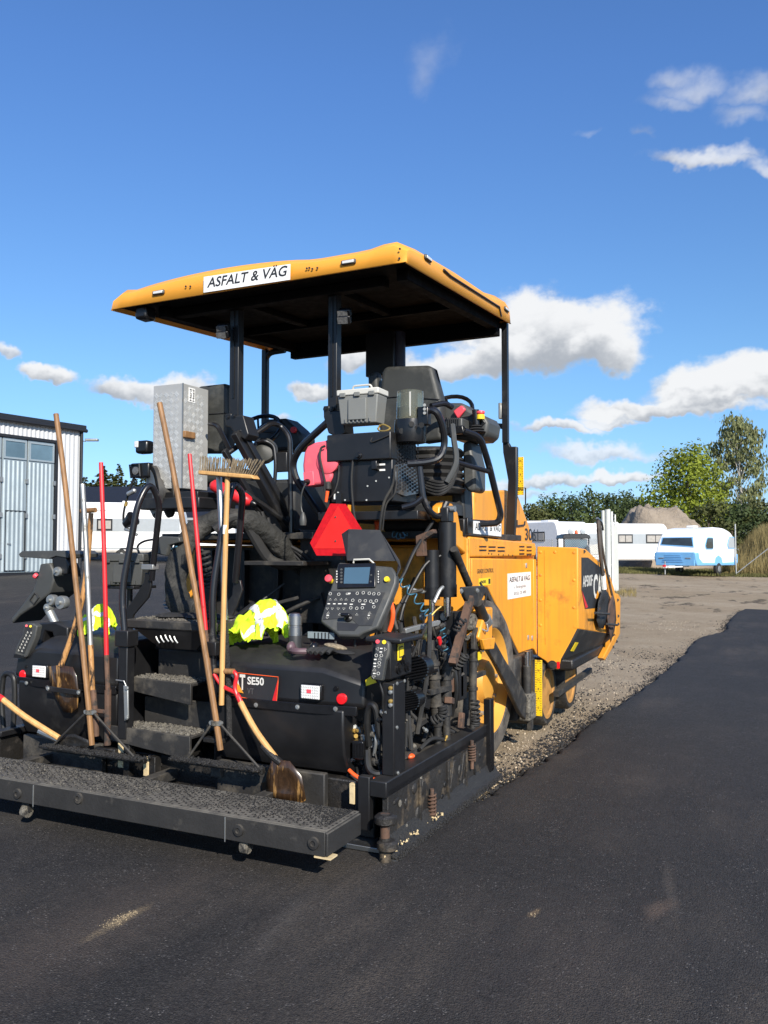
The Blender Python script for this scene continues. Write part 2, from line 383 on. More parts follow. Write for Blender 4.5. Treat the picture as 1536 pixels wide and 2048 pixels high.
def text(s, o, xd, yd, h, mat, parent, w=None, bold=0., shear=0., name='lettering', align='LEFT', off=.0012, spacing=1.0):
    """raised lettering: o = lower left corner (or centre) of the line on its plate, h = cap height"""
    cu = bpy.data.curves.new('txt', 'FONT'); cu.body = s; cu.size = 1; cu.shear = shear; cu.offset = bold; cu.space_character = spacing; cu.resolution_u = 3
    tmp = bpy.data.objects.new('txt', cu); me0 = tmp.to_mesh()
    vs = [v.co.copy() for v in me0.vertices]; fs = [tuple(p.vertices) for p in me0.polygons]; tmp.to_mesh_clear()
    bpy.data.objects.remove(tmp); bpy.data.curves.remove(cu)
    x0 = min(v.x for v in vs); x1 = max(v.x for v in vs); cap = .70
    k = h / cap; kx = k if w is None else w / (x1 - x0)
    xd = Vector(xd).normalized(); yd = Vector(yd).normalized(); nn = xd.cross(yd); o = Vector(o)
    if align == 'CENTER': o = o - xd * ((x1 - x0) * kx / 2)
    b = MB(); b.add([o + xd * ((v.x - x0) * kx) + yd * (v.y * k) + nn * off for v in vs], fs)
    return b.build(name, mat, parent, smooth=False)
def copy_tree(o, parent=None):
    c = o.copy(); COL.objects.link(c); c.parent = parent
    for ch in o.children: copy_tree(ch, c)
    return c
def drape(w, d, lumps, frames, seed, nx=52, ny=46, rot=.4):
    """let a sheet of cloth fall over a few lumps and keep the folds it lands in"""
    e = Euler((0, 0, rot)).to_matrix(); vs = []; uv = []
    for j in range(ny + 1):
        for i in range(nx + 1):
            u, v = i / nx - .5, j / ny - .5; p = e @ Vector((u * w, v * d, 0)); q = p * 7 + Vector((seed, 0, 0))
            p += Vector((noise.noise(q), noise.noise(q + Vector((9, 0, 0))), 0)) * .035
            p.x *= .78; p.y *= .78                                     # gathered: more cloth than ground
            vs.append(Vector((p.x, p.y, .34 + .07 * noise.noise(p * 9 + Vector((0, seed, 0))) + .03 * noise.noise(p * 22)))); uv.append((u, v))
    N_ = nx + 1; fs = [(j * N_ + i, j * N_ + i + 1, (j + 1) * N_ + i + 1, (j + 1) * N_ + i) for j in range(ny) for i in range(nx)]
    me = bpy.data.meshes.new('c'); me.from_pydata(vs, [], fs); ob = bpy.data.objects.new('c', me); COL.objects.link(ob)
    g = MB().box(-1, 1, -1, 1, -.1, 0); 
    for (c, r) in lumps: g.ball(c, r, 20, 14)
    gm = bpy.data.meshes.new('g'); gm.from_pydata(g.v, [], g.f); go = bpy.data.objects.new('g', gm); COL.objects.link(go)
    go.modifiers.new('col', 'COLLISION'); go.collision.thickness_outer = .006; go.collision.cloth_friction = 25
    cl = ob.modifiers.new('cloth', 'CLOTH'); s = cl.settings; s.quality = 6; s.mass = .25
    s.tension_stiffness = 12; s.compression_stiffness = 12; s.shear_stiffness = 4; s.bending_stiffness = .25; s.air_damping = 2
    cl.collision_settings.distance_min = .006; cl.collision_settings.use_self_collision = True; cl.collision_settings.self_distance_min = .006
    cl.point_cache.frame_start = 1; cl.point_cache.frame_end = frames
    S.frame_start = 1; S.frame_end = frames
    for f in range(1, frames + 1): S.frame_set(f)
    ev = ob.evaluated_get(bpy.context.evaluated_depsgraph_get()); m2 = ev.to_mesh(); out_v = [v.co.copy() for v in m2.vertices]; ev.to_mesh_clear()
    for o in (ob, go): dd = o.data; bpy.data.objects.remove(o); bpy.data.meshes.remove(dd)
    S.frame_set(1); return out_v, fs, uv
CLOTH = drape(.72, .64, [((.04, 0, .08), (.13, .11, .17)), ((-.10, .02, .05), (.11, .10, .10)), ((.0, -.09, .03), (.12, .08, .07))], 46, 3.3)
# ------------------------------------------------------------------ ground
def dl(x, y):
    v = Vector((x, y, 0)) - Vector((CAM.x, CAM.y, 0)); return v.dot(HF), v.dot(RT)
def T(x, y):
    """the yard rises gently away from the paver"""
    d, l = dl(x, y)
    r = min(max(d - 10, 0), 40); a = min(max(l / max(d, 5), -.5), .5)
    return (.028 - .041 * a) * r * r / (r + 3)
def wp(lat, dep): return Vector((CAM.x, CAM.y, 0)) + RT * lat + HF * dep
def ground_mat(name, kind):
    m = bpy.data.materials.new(name); m.use_nodes = True; t = m.node_tree; b = t.nodes['Principled BSDF']; lk = t.links.new
    def n_(ty, **k):
        n = t.nodes.new(ty)
        for a, v in k.items(): setattr(n, a, v)
        return n
    P = n_('ShaderNodeNewGeometry').outputs['Position']
    def nz(s, d=5, r=.6, st=None, loc=None):
        v = P
        if st:
            mp = n_('ShaderNodeMapping'); mp.inputs['Scale'].default_value = st
            if loc: mp.inputs['Rotation'].default_value = loc
            lk(P, mp.inputs[0]); v = mp.outputs[0]
        n = n_('ShaderNodeTexNoise'); n.inputs['Scale'].default_value = s; n.inputs['Detail'].default_value = d; n.inputs['Roughness'].default_value = r
        lk(v, n.inputs['Vector']); return n.outputs['Fac']
    def vor(s, f='F1', o='Distance'):
        n = n_('ShaderNodeTexVoronoi', feature=f); n.inputs['Scale'].default_value = s; lk(P, n.inputs['Vector']); return n.outputs[o]
    def mix(f, a, bb, bt='MIX'):
        x = n_('ShaderNodeMix', data_type='RGBA', blend_type=bt)
        for i, v in ((0, f), (6, a), (7, bb)):
            if isinstance(v, tuple): x.inputs[i].default_value = (*v, 1)
            elif isinstance(v, (int, float)): x.inputs[i].default_value = v
            else: lk(v, x.inputs[i])
        return x.outputs[2]
    def mr(v, a, bb, c=0., d=1.):
        x = n_('ShaderNodeMapRange'); lk(v, x.inputs[0])
        for i, q in enumerate((a, bb, c, d)): x.inputs[i + 1].default_value = q
        return x.outputs[0]
    def mul(a, bb):
        x = n_('ShaderNodeMath', operation='MULTIPLY'); lk(a, x.inputs[0]); lk(bb, x.inputs[1]); return x.outputs[0]
    if kind == 'asphalt':
        sep = n_('ShaderNodeSeparateColor'); lk(vor(150, o='Color'), sep.inputs[0])
        base = mix(mr(nz(.9, 4), .35, .65), (.0168, .0150, .0140), (.0268, .0240, .0222))
        base = mix(mr(nz(14, 4), .3, .7, 0, .55), base, (.042, .039, .038))
        stone = mix(sep.outputs[1], (.008, .008, .008), (.056, .052, .049))
        base = mix(mr(sep.outputs[0], .15, .8, 0, .85), base, stone)
        base = mix(mul(mr(sep.outputs[2], .955, .985), mr(nz(5, 3), .4, .6)), base, (.12, .112, .105))
        scuff = mul(mr(nz(.55, 4), .44, .62), mr(nz(2.5, 6, .7, (1, .25, 1), (0, 0, .5)), .42, .68))
        base = mix(mul(scuff, mr(nz(60, 3, .7), .35, .6)), base, (.095, .078, .062))
        for (px, py, lx_, ly_, rot, amt, colr) in ((238, 1842, .20, .035, 1.02, .85, (.33, .25, .14)), (1069, 1825, .06, .02, .9, .7, (.27, .18, .10)), (1318, 1818, .16, .05, .8, .6, (.16, .11, .08)), (1340, 1775, .35, .03, 1.2, .35, (.15, .125, .10)), (120, 1890, .95, .32, 1.0, .42, (.115, .088, .070)), (1120, 1900, .7, .4, .9, .2, (.09, .07, .06)), (560, 1850, .5, .06, 1.2, .25, (.12, .11, .10)), (30, 1640, .5, .25, .6, .3, (.12, .11, .10))):
            cpt = Q(px, py, Z=0); mp = n_('ShaderNodeMapping', vector_type='TEXTURE'); lk(P, mp.inputs[0])
            mp.inputs['Location'].default_value = cpt; mp.inputs['Rotation'].default_value = (0, 0, rot - YAW + 1.0); mp.inputs['Scale'].default_value = (lx_, ly_, 1)
            ln = n_('ShaderNodeVectorMath', operation='LENGTH'); lk(mp.outputs[0], ln.inputs[0])
            ws = n_('ShaderNodeMath', operation='ADD'); lk(ln.outputs['Value'], ws.inputs[0]); lk(mr(nz(9, 5, .7), .2, .8, -.6, .6), ws.inputs[1])
            base = mix(mul(mr(ws.outputs[0], .2, 1.25, amt, 0), mr(nz(95, 3, .7), .32, .58)), base, colr)
        lk(base, b.inputs['Base Color'])
        lk(mr(sep.outputs[0], 0, 1, .62, .95), b.inputs['Roughness']); b.inputs['Specular IOR Level'].default_value = .28
        h = n_('ShaderNodeMath', operation='ADD'); lk(mr(vor(150), 0, .8, 1, 0), h.inputs[0]); lk(nz(260, 2), h.inputs[1])
        bp = n_('ShaderNodeBump'); bp.inputs['Distance'].default_value = .0042; lk(h.outputs[0], bp.inputs['Height']); lk(bp.outputs[0], b.inputs['Normal'])
    elif kind == 'gravel':
        sep = n_('ShaderNodeSeparateColor'); lk(vor(85, o='Color'), sep.inputs[0])
        base = mix(mr(nz(.22, 5), .35, .65), (.33, .255, .165), (.46, .38, .275))
        base = mix(mr(nz(1.7, 6, .7), .35, .7, 0, .6), base, (.25, .18, .11))
        base = mix(mr(sep.outputs[0], .2, 1, 0, .55), base, mix(sep.outputs[1], (.17, .13, .085), (.53, .44, .32)))
        spill = mul(mr(nz(.8, 6, .72, (1.4, .5, 1), (0, 0, .6)), .555, .62), mr(nz(26, 4, .7), .36, .56))
        base = mix(spill, base, (.020, .018, .017))
        lk(base, b.inputs['Base Color']); b.inputs['Roughness'].default_value = .95; b.inputs['Specular IOR Level'].default_value = .15
        h = n_('ShaderNodeMath', operation='ADD'); lk(mr(vor(85), 0, .8, .6, 0), h.inputs[0]); lk(nz(7, 7, .7), h.inputs[1])
        bp = n_('ShaderNodeBump'); bp.inputs['Distance'].default_value = .022; lk(h.outputs[0], bp.inputs['Height']); lk(bp.outputs[0], b.inputs['Normal'])
    MATS[name] = m; return m
ground_mat('asphalt', 'asphalt'); ground_mat('gravel', 'gravel')

# gravel yard, one sheet to the horizon
b = MB(); rings = [0, 2, 4, 6, 8, 10, 12, 14, 17, 20, 24, 28, 33, 38, 44, 50, 58, 68, 80, 100, 130, 180, 260, 400, 700, 1400, 2400]; NA = 120
for r in rings:
    for i in range(NA):
        a = 2 * math.pi * i / NA; p = wp(math.sin(a) * r, math.cos(a) * r)
        b.v.append(Vector((p.x, p.y, T(p.x, p.y) - .055 + (.05 * noise.noise(p * .3) if r > 13 else 0))))
for j in range(len(rings) - 1):
    for i in range(NA): b.f.append((j * NA + i, j * NA + (i + 1) % NA, (j + 1) * NA + (i + 1) % NA, (j + 1) * NA + i)[::-1])
g = b.build('ground', 'gravel', kind='structure'); tag(g, 'tan gravel yard with spilled asphalt crumbs')

# fresh asphalt: behind the screed, to the left, and the strip already laid on the right
EDGE = [(940,1605),(975,1590),(1010,1570),(1060,1540),(1130,1495),(1180,1450),(1215,1425),(1290,1375),(1330,1345),(1370,1310),(1400,1280),(1452,1266),(1458,1252),(1472,1235),(1492,1225)]
ec = [Q(x, y, Z=0) for x, y in EDGE]
ec = [Vector((.06, .3, 0)), Vector((.06, ec[0].y - .25, 0))] + ec
ecs = spline([Vector((p.x, p.y, 0)) for p in ec], 22)
EDGE_PTS = []
for i, p in enumerate(ecs):
    q = p.copy(); k = min(1, i / 55)
    q.x += k * (.06 * noise.noise(Vector((p.y * 2.1, 1, 0))) + .045 * noise.noise(Vector((p.y * 7, 5, 0))) + .025 * noise.noise(Vector((p.y * 19, 8, 0))))
    EDGE_PTS.append(q)
b = MB()
def zt(x, y): return T(x, y)
def grid(rows):
    n = len(rows[0]); o = len(b.v)
    for r in rows: b.v += r
    for j in range(len(rows) - 1):
        for i in range(n - 1): b.f.append((o + j * n + i, o + j * n + i + 1, o + (j + 1) * n + i + 1, o + (j + 1) * n + i))
rows = []                                       # right strip with its crumbled edge
for p in EDGE_PTS:
    r = [Vector((p.x - .03, p.y + .01, zt(p.x, p.y) - .075)), Vector((p.x - .022, p.y, zt(p.x, p.y) - .02)), Vector((p.x + .012, p.y, zt(p.x, p.y) - .002))]
    for dx in (.1, .3, .7, 1.5, 3, 6, 12, 25, 45): r.append(Vector((p.x + dx, p.y, zt(p.x + dx, p.y))))
    rows.append(r)
grid(rows)
y0 = EDGE_PTS[0].y
ys = [y0, -.4, -1.2, -2.5, -5, -12, -40]; xs = [-60, -40, -25, -14, -8, -4, -2.9, -1.4, .072, .6, 1.5, 4, 10, 45]
grid([[Vector((x, y, zt(x, y))) for x in xs] for y in reversed(ys)])
lsh = lambda y: -max(0, y - 6) * .55 + .15 * math.sin(y)
lx = [-60, -45, -32, -22, -15, -10, -6.5, -4.5, -3.2, -2.95]
grid([[Vector((x + lsh(y), y, zt(x + lsh(y), y))) for x in lx] + [Vector((-2.92 + lsh(y), y, zt(-2.9 + lsh(y), y) - .07))] for y in (y0, 2, 4, 6, 8, 10, 13, 16, 20, 24, 28, 32, 36, 40)])
a_ = b.build('asphalt_pavement', 'asphalt', kind='structure', ang=60); tag(a_, 'fresh black asphalt laid behind and beside the paver')
# pale dusty scuff on the mat in the foreground
def patch(name, pts, mat, z=.004, label=None):
    m = MB(); m.add([Vector((p.x, p.y, zt(p.x, p.y) + z)) for p in pts], [tuple(range(len(pts)))]); o = m.build(name, mat, kind='structure', smooth=False)
    if label: o['label'] = label
    return o
def crumbs(name, spots, mat, zf, smin, smax, label, parent=None, seed=1, kind='stuff'):
    rg = random.Random(seed); m = MB()
    oc = [(1, 0, 0), (-1, 0, 0), (0, 1, 0), (0, -1, 0), (0, 0, 1), (0, 0, -1)]; of = [(0, 2, 4), (2, 1, 4), (1, 3, 4), (3, 0, 4), (2, 0, 5), (1, 2, 5), (3, 1, 5), (0, 3, 5)]
    for (x, y) in spots:
        s = smin + (smax - smin) * rg.random() ** 2.5; e = Euler((rg.uniform(0, 6), rg.uniform(0, 6), rg.uniform(0, 6))).to_matrix(); z = zf(x, y)
        m.add([Vector((x, y, z)) + (e @ Vector(v)) * s * rg.uniform(.6, 1.25) for v in oc], of)
    return m.build(name, mat, parent, smooth=False, kind=kind, label=label)
pm('stone_pale', (.40, .33, .24), .95, var=.55, scale=18)
pm('stone_dark', (.016, .015, .0145), .7, var=.6, scale=40)
pm('sand', (.42, .33, .20), .95, var=.25, scale=50, bump=.004, bscale=120)
rg = random.Random(5); pale = []; dark = []
def edge_x(y):
    for p, q in zip(EDGE_PTS, EDGE_PTS[1:]):
        if p.y <= y <= q.y: return p.x + (q.x - p.x) * (y - p.y) / max(1e-4, q.y - p.y)
    return EDGE_PTS[-1].x
for k in range(5200):
    y = 1.6 + 14 * rg.random() ** 1.6; xe = edge_x(y); x = rg.uniform(-1.0, xe)
    if noise.noise(Vector((x * 1.9, y * 1.1, 2))) + rg.uniform(-.6, .6) > -.05: pale.append((x, y))
for k in range(6500):
    p = rg.choice(EDGE_PTS[28:]); q = abs(rg.gauss(0, .10)); x = p.x - q + .03; y = p.y + rg.uniform(-.1, .1)
    dark.append((x, y))
for k in range(5000):
    y = 1.7 + 9 * rg.random() ** 1.4; x = rg.uniform(-.6, min(edge_x(y), 2.6))
    if noise.noise(Vector((x * 1.7, y * .9, 9))) + rg.uniform(-.3, .3) > .05: dark.append((x, y))
for k in range(4200):
    y = rg.gauss(3.1, .75); x = rg.gauss(.3, .32)
    if -.3 < x < edge_x(y) + .02 and y > 1.7 and noise.noise(Vector((x * 2.3, y * 1.5, 4))) > -.2: dark.append((x, y))
crumbs('asphalt_lumps', [(lambda p: (p.x - abs(rg.gauss(0, .05)), p.y + rg.uniform(-.05, .05)))(rg.choice(EDGE_PTS[28:200])) for k in range(420)], 'stone_dark', lambda x, y: T(x, y) - .04, .008, .028, 'lumps of fresh asphalt fallen along the edge of the mat', seed=17)
crumbs('gravel_stones', pale, 'stone_pale', lambda x, y: T(x, y) - .052, .003, .015, 'loose pale gravel stones on the yard beside the paver', seed=2)
crumbs('asphalt_crumbs', dark, 'stone_dark', lambda x, y: T(x, y) - .05, .004, .015, 'black asphalt crumbs spilled on the gravel beside the paver', seed=3)

rg = random.Random(88); gr_pts = []
def streak(px0, py0, px1, py1, w, n, t=1.5):
    a, c = Q(px0, py0, Z=0), Q(px1, py1, Z=0); d = (c - a); nn = Vector((-d.y, d.x, 0)).normalized(); o_ = []
    for k in range(n):
        f = rg.random() ** t; p = a + d * f + nn * rg.gauss(0, w * (1 - .75 * f)); o_.append((p.x, p.y))
    return o_
gr_pts = streak(205, 1856, 272, 1822, .03, 260, .8) + streak(1060, 1832, 1078, 1818, .015, 30)
crumbs('sand_streak', gr_pts, 'sand', lambda x, y: .0003, .001, .003, 'streaks of pale sand rubbed into the asphalt in the foreground', seed=8)
crumbs('sand_spill', [(rg.gauss(.22, .12), rg.gauss(1.55, .28)) for k in range(1500)], 'sand', lambda x, y: -.05, .002, .010, 'pale sand spilled between the end gate and the asphalt edge', seed=12)
# ------------------------------------------------------------------ vegetation
pm('leaf_oak', (.080, .108, .034), .7, var=.55, scale=.8)
pm('leaf_dark', (.060, .085, .030), .7, var=.5, scale=.8)
pm('leaf_maple', (.205, .245, .028), .65, var=.5, scale=.55)
pm('leaf_birch', (.19, .205, .09), .6, var=.45, scale=.8)
pm('leaf_bush', (.085, .095, .03), .7, var=.5, scale=.7)
pm('needle', (.075, .085, .03), .8, var=.5, scale=.5)
pm('bark', (.07, .055, .04), .9, var=.3, scale=4)
pm('bark_birch', (.42, .40, .36), .8, var=.3, scale=5, dirt=(.04, .035, .03), damt=.55, dscale=4)
pm('grass', (.13, .125, .045), .9, var=.4, scale=1.2)
pm('grass_dry', (.27, .215, .095), .9, var=.4, scale=1.5)
for k in ('leaf_oak', 'leaf_dark', 'leaf_maple', 'leaf_birch', 'leaf_bush', 'needle', 'grass', 'grass_dry'):
    t_ = MATS[k].node_tree; bs = t_.nodes['Principled BSDF']; bs.inputs['Specular IOR Level'].default_value = .25
    tr_ = t_.nodes.new('ShaderNodeBsdfTranslucent'); ms_ = t_.nodes.new('ShaderNodeMixShader'); ms_.inputs[0].default_value = .32     # light through the leaf
    t_.links.new(bs.inputs['Base Color'].links[0].from_socket, tr_.inputs[0]); t_.links.new(bs.outputs[0], ms_.inputs[1]); t_.links.new(tr_.outputs[0], ms_.inputs[2])
    t_.links.new(ms_.outputs[0], [n for n in t_.nodes if n.type == 'OUTPUT_MATERIAL'][0].inputs[0])
def leaves(m, blobs, n, size, rg, droop=0.):
    tot = sum(bl[1].x * bl[1].y * bl[1].z for bl in blobs) ** 1.0
    for (c, r) in blobs:
        k = int(n * (r.x * r.y * r.z) / tot)
        for i in range(k):
            d = Vector((rg.gauss(0, 1), rg.gauss(0, 1), rg.gauss(0, 1))).normalized(); f = rg.random() ** .38
            f *= .78 + .42 * noise.noise((c + d * 2.1) * 1.3)
            p = c + Vector((d.x * r.x, d.y * r.y, d.z * r.z)) * f
            nn_ = (d * .9 + Vector((0, 0, .35)) + Vector((rg.gauss(0, 1), rg.gauss(0, 1), rg.gauss(0, 1))) * .55).normalized(); s = size * rg.uniform(.55, 1.3)
            u = nn_.orthogonal().normalized(); v = nn_.cross(u); an = rg.uniform(0, 6.3); u, v = (u * math.cos(an) + v * math.sin(an)) * s, (v * math.cos(an) - u * math.sin(an)) * s * .75
            if droop: v = Vector((0, 0, -s * droop)) + v * .3
            m.add([p - u * .5, p + v * .5, p + u * .5, p - v * .5], [(0, 1, 2, 3)])
def tree(name, px, base_py, D, H, Wd, mat, label, seed, nleaf=5000, lsize=.22, nb=14, trunk=.3, barkm='bark', shape='round', crown0=.22, group=None, droop=0.):
    rg = random.Random(seed); base = Q(px, base_py, D=D); base.z = T(base.x, base.y) - .1
    root = empty(name, base, label, 'tree', group)
    m = MB(); top = base + Vector((rg.uniform(-.3, .3), rg.uniform(-.3, .3), H * .8))
    m.tube([base, base.lerp(top, .3) + Vector((.1, 0, 0)), base.lerp(top, .65), top], 1, 8, 3, rad=[trunk * (1 - .085 * i) for i in range(11)])
    bl = []
    for k in range(nb):
        f = (k + .5) / nb; z = crown0 + (1 - crown0) * f
        if shape == 'round': rad = math.sin(math.pi * min(1, .12 + .88 * f)) ** .6
        elif shape == 'tall': rad = math.sin(math.pi * (.15 + .8 * f)) ** .7
        else: rad = 1 - f
        a = k * 2.4 + rg.uniform(-.4, .4); q = Wd * .5 * rad * rg.uniform(.35, .72)
        c = base + Vector((math.cos(a) * q, math.sin(a) * q, H * (z if shape != 'round' else crown0 + (1 - crown0) * f * .93)))
        s = Wd * rg.uniform(.17, .27) * (1.1 if shape == 'round' else .8)
        bl.append((c, Vector((s, s, s * rg.uniform(.65, .9)))))
        st = base.lerp(top, max(.15, min(.95, (c.z - base.z) / H - .12)))
        m.tube([st, st.lerp(c, .5) + Vector((0, 0, .1)), c], 1, 5, 2, rad=[trunk * .32, trunk * .25, trunk * .18, trunk * .1, trunk * .06])
    m.build('trunk', barkm, root)
    lm = MB(); leaves(lm, bl, nleaf, lsize, rg, droop); lm.build('crown', mat, root, smooth=False)
    return root
tree('broadleaf_tree', 1378, 1085, 70, 9.9, 9.0, 'leaf_maple', 'round yellow-green broadleaf tree behind the blue and white caravan', 11, 11000, .27, 22, .2, crown0=.16)
tree('birch_tree', 1482, 1085, 76, 13.0, 7.4, 'leaf_birch', 'tall airy birch with drooping pale leaves at the right edge', 12, 7500, .22, 34, .16, 'bark_birch', 'tall', .2, droop=1.5)
hp = [(1075,7,5.2,'leaf_bush'),(1110,8.2,6,'leaf_oak'),(1148,9.4,7,'leaf_dark'),(1186,9.8,7,'leaf_oak'),(1222,9.2,6.6,'leaf_dark'),(1256,9.8,6,'leaf_oak'),(1290,8.4,6,'leaf_dark'),(1322,7.6,6,'leaf_dark')]
for i, (px, h, w, mt) in enumerate(hp):
    nm = ['bush-like pale oak at the left end of the far oak row, beside the paver hood', 'second oak from the left in the far row of trees', 'third dark oak from the left in the far row of trees', 'fourth oak from the left, tallest of the left half of the far row', 'fifth oak from the left in the far row, above the gravel mound', 'oak with the pointed top left of the yellow-green tree', 'second dark oak left of the yellow-green tree, low behind the mound', 'low dark oak tucked against the yellow-green tree'][i]
    tree('oak_tree', px, 1085, 92 + (i % 3) * 3, h * .82, w * 1.12, mt, nm, 30 + i, 3600, .32, 13, .25, crown0=.05, group='far row of oaks')
for i, (px, h, w, D) in enumerate([(1420, 4.6, 5, 58), (1465, 4.4, 5, 60), (1505, 4.8, 5, 61), (1545, 4.6, 5, 60)]):
    tree('hedge_bush', px, 1085, D, h, w, 'leaf_dark' if i % 2 else 'leaf_bush', ['dark bush right of the yellow-green tree, above the caravan roof', 'bush below the birch, left of its trunk', 'bush below the birch, right of its trunk', 'bush cut by the right picture edge under the birch'][i], 60 + i, 2400, .24, 9, .12, crown0=.04, group='bushes under the birch')
def conifer(px, D, H, Wd, seed, label, mat='needle'):
    rg = random.Random(seed); base = Q(px, 1060, D=D); base.z = T(base.x, base.y)
    root = empty('spruce_tree', base, label, 'tree', 'conifers behind the dark roof')
    MB().cyl(base, base + Vector((0, 0, H * .97)), .16, .02, 7).build('trunk', 'bark', root)
    m = MB(); lev = 20
    for k in range(lev):
        f = k / lev; z = H * (.12 + .88 * f); rad = Wd * .62 * (1 - f) ** .8 + .1
        for i in range(int(14 + 22 * (1 - f))):
            a = rg.uniform(0, 6.283); rr_ = rad * rg.uniform(.55, 1.15); d = Vector((math.cos(a), math.sin(a), 0)); n2 = Vector((-d.y, d.x, 0)); w = rg.uniform(.14, .3) * (1.2 - f * .6)
            p0 = base + Vector((0, 0, z + rg.uniform(-.15, .2))); p1 = p0 + d * rr_ - Vector((0, 0, rr_ * .32 - .1))
            mid = p0.lerp(p1, .55) + Vector((0, 0, .08))
            m.add([p0, mid + n2 * w, p1, mid - n2 * w, mid - Vector((0, 0, w * 1.3))], [(0, 1, 2), (0, 2, 3), (0, 4, 2)])
    m.build('crown', mat, root, smooth=False)
for i, (px, D, h, w) in enumerate([(168, 85, 9.4, 4), (183, 92, 9.8, 4.2), (203, 86, 11.2, 4.8), (222, 90, 10.6, 4.2), (236, 86, 11.3, 3.2), (252, 90, 9.6, 4.5), (268, 86, 9.8, 4.4), (286, 92, 11.2, 3.6)]):
    conifer(px, D, h * .80, w, 80 + i, ['low spruce next to the shed corner', 'spruce between the shed corner and the broad peaked one', 'broad peaked spruce left of the red handle', 'spruce right behind the red handle tip', 'slender tall spruce just right of the red handle', 'low spruce between two slender ones above the dark roof', 'yellowish low spruce left of the slender lone top', 'slender spruce with a lone top beside the metal toolbox'][i])

rg = random.Random(71); m = MB(); bl = []
for k in range(46):
    px = 300 + k * 17.5; c = Q(px, 1090, D=118 + rg.uniform(-6, 6)); h = rg.uniform(3.6, 5.4); c.z = T(c.x, c.y) + h * .5; bl.append((c, Vector((rg.uniform(2.2, 3.2), rg.uniform(2, 3), h * .55))))
leaves(m, bl, 9000, .55, rg); m.build('far_woods', 'leaf_dark', kind='stuff', smooth=False, label='low far-off wood along the horizon behind the paver')
# ------------------------------------------------------------------ mound, verge, tall grass
pm('mound', (.25, .205, .155), .95, var=.3, scale=.8, dirt=(.15, .12, .09), damt=.5, dscale=1.6, dsoft=.3, bump=.2, bscale=2.2)
mc = Q(1330, 1090, D=56); mz = T(mc.x, mc.y); b = MB(); n1, n2 = 70, 36
for j in range(n2 + 1):
    for i in range(n1 + 1):
        u = (i / n1 * 2 - 1); v = (j / n2 * 2 - 1); p = Vector((mc.x, mc.y, 0)) + RT * (u * 4.9) + HF * (v * 3.8)
        h = max(0, 1 - v * v) * (1.0 * math.exp(-((u + .36) / .38) ** 2) + .93 * math.exp(-((u - .22) / .42) ** 2))
        h = min(h, 1.05 + .1 * noise.noise(p)) * 3.75 + (.55 * noise.noise(p * .9) + .30 * noise.noise(p * 2.4) + .14 * noise.noise(p * 5.5)) * min(1, h * 2)
        b.v.append(Vector((p.x, p.y, mz + h - .2)))
for j in range(n2):
    for i in range(n1): b.f.append((j * (n1 + 1) + i, j * (n1 + 1) + i + 1, (j + 1) * (n1 + 1) + i + 1, (j + 1) * (n1 + 1) + i))
b.build('gravel_mound', 'mound', label='brown heap of gravel and soil behind the caravans', cat='heap', ang=80)
def strip_grass(name, quad, n, h, w, mat, label, seed):
    rg = random.Random(seed); m = MB()
    for k in range(n):
        u, v = rg.random(), rg.random(); p = (quad[0].lerp(quad[1], u)).lerp(quad[3].lerp(quad[2], u), v); p.z = BZ(p.x, p.y)
        a = rg.uniform(0, 6.3); d = Vector((math.cos(a), math.sin(a), 0)) * w; hh = h * rg.uniform(.4, 1.15); le = Vector((rg.uniform(-.3, .3), rg.uniform(-.3, .3), 0)) * hh
        m.add([p - d, p + d, p + le + Vector((0, 0, hh))], [(0, 1, 2)])
    return m.build(name, mat, kind='stuff', smooth=False, label=label)
bank0 = wp(20.2, 46)
def BZ(x, y):
    d, l = dl(x, y); k = max(0, min(1, (l / d - .405) / .05)) * max(0, min(1, (d - 43.5) / 6))
    return T(x, y) + 2.0 * k * k * (3 - 2 * k) - .03
b = MB(); nx, ny = 40, 20
for j in range(ny + 1):
    for i in range(nx + 1):
        d = 42 + j; p = wp(d * (.37 + i / nx * .5), d); b.v.append(Vector((p.x, p.y, BZ(p.x, p.y) + .12 * noise.noise(p))))
for j in range(ny):
    for i in range(nx): b.f.append((j * (nx + 1) + i, j * (nx + 1) + i + 1, (j + 1) * (nx + 1) + i + 1, (j + 1) * (nx + 1) + i))
tag(b.build('grass_bank', 'grass_dry', kind='structure', ang=80), 'bank of dry ground at the right edge')
strip_grass('tall_grass', [wp(43.5 * .40, 43.5), wp(43.5 * .62, 43.5), wp(56 * .62, 56), wp(56 * .40, 56)], 16000, .95, .018, 'grass_dry', 'tall dry grass on the bank beside the blue and white caravan', 4)
strip_grass('verge_grass', [wp(41.5 * .24, 41.5), wp(41.5 * .62, 41.5), wp(48 * .62, 48), wp(48 * .24, 48)], 15000, .16, .03, 'grass', 'short green grass verge in front of the caravans', 5)
strip_grass('weed_tufts', [wp(25.5 * .258, 25.5), wp(25.5 * .30, 25.5), wp(28 * .30, 28), wp(28 * .258, 28)], 260, .22, .012, 'grass_dry', 'dry weeds round the foot of the grey gate posts', 6)
strip_grass('brush_pile', [wp(70 * .19, 70), wp(70 * .262, 70), wp(76 * .262, 76), wp(76 * .19, 76)], 3500, 3.2, .10, 'leaf_bush', 'pile of brush and weeds behind the white vans', 7)

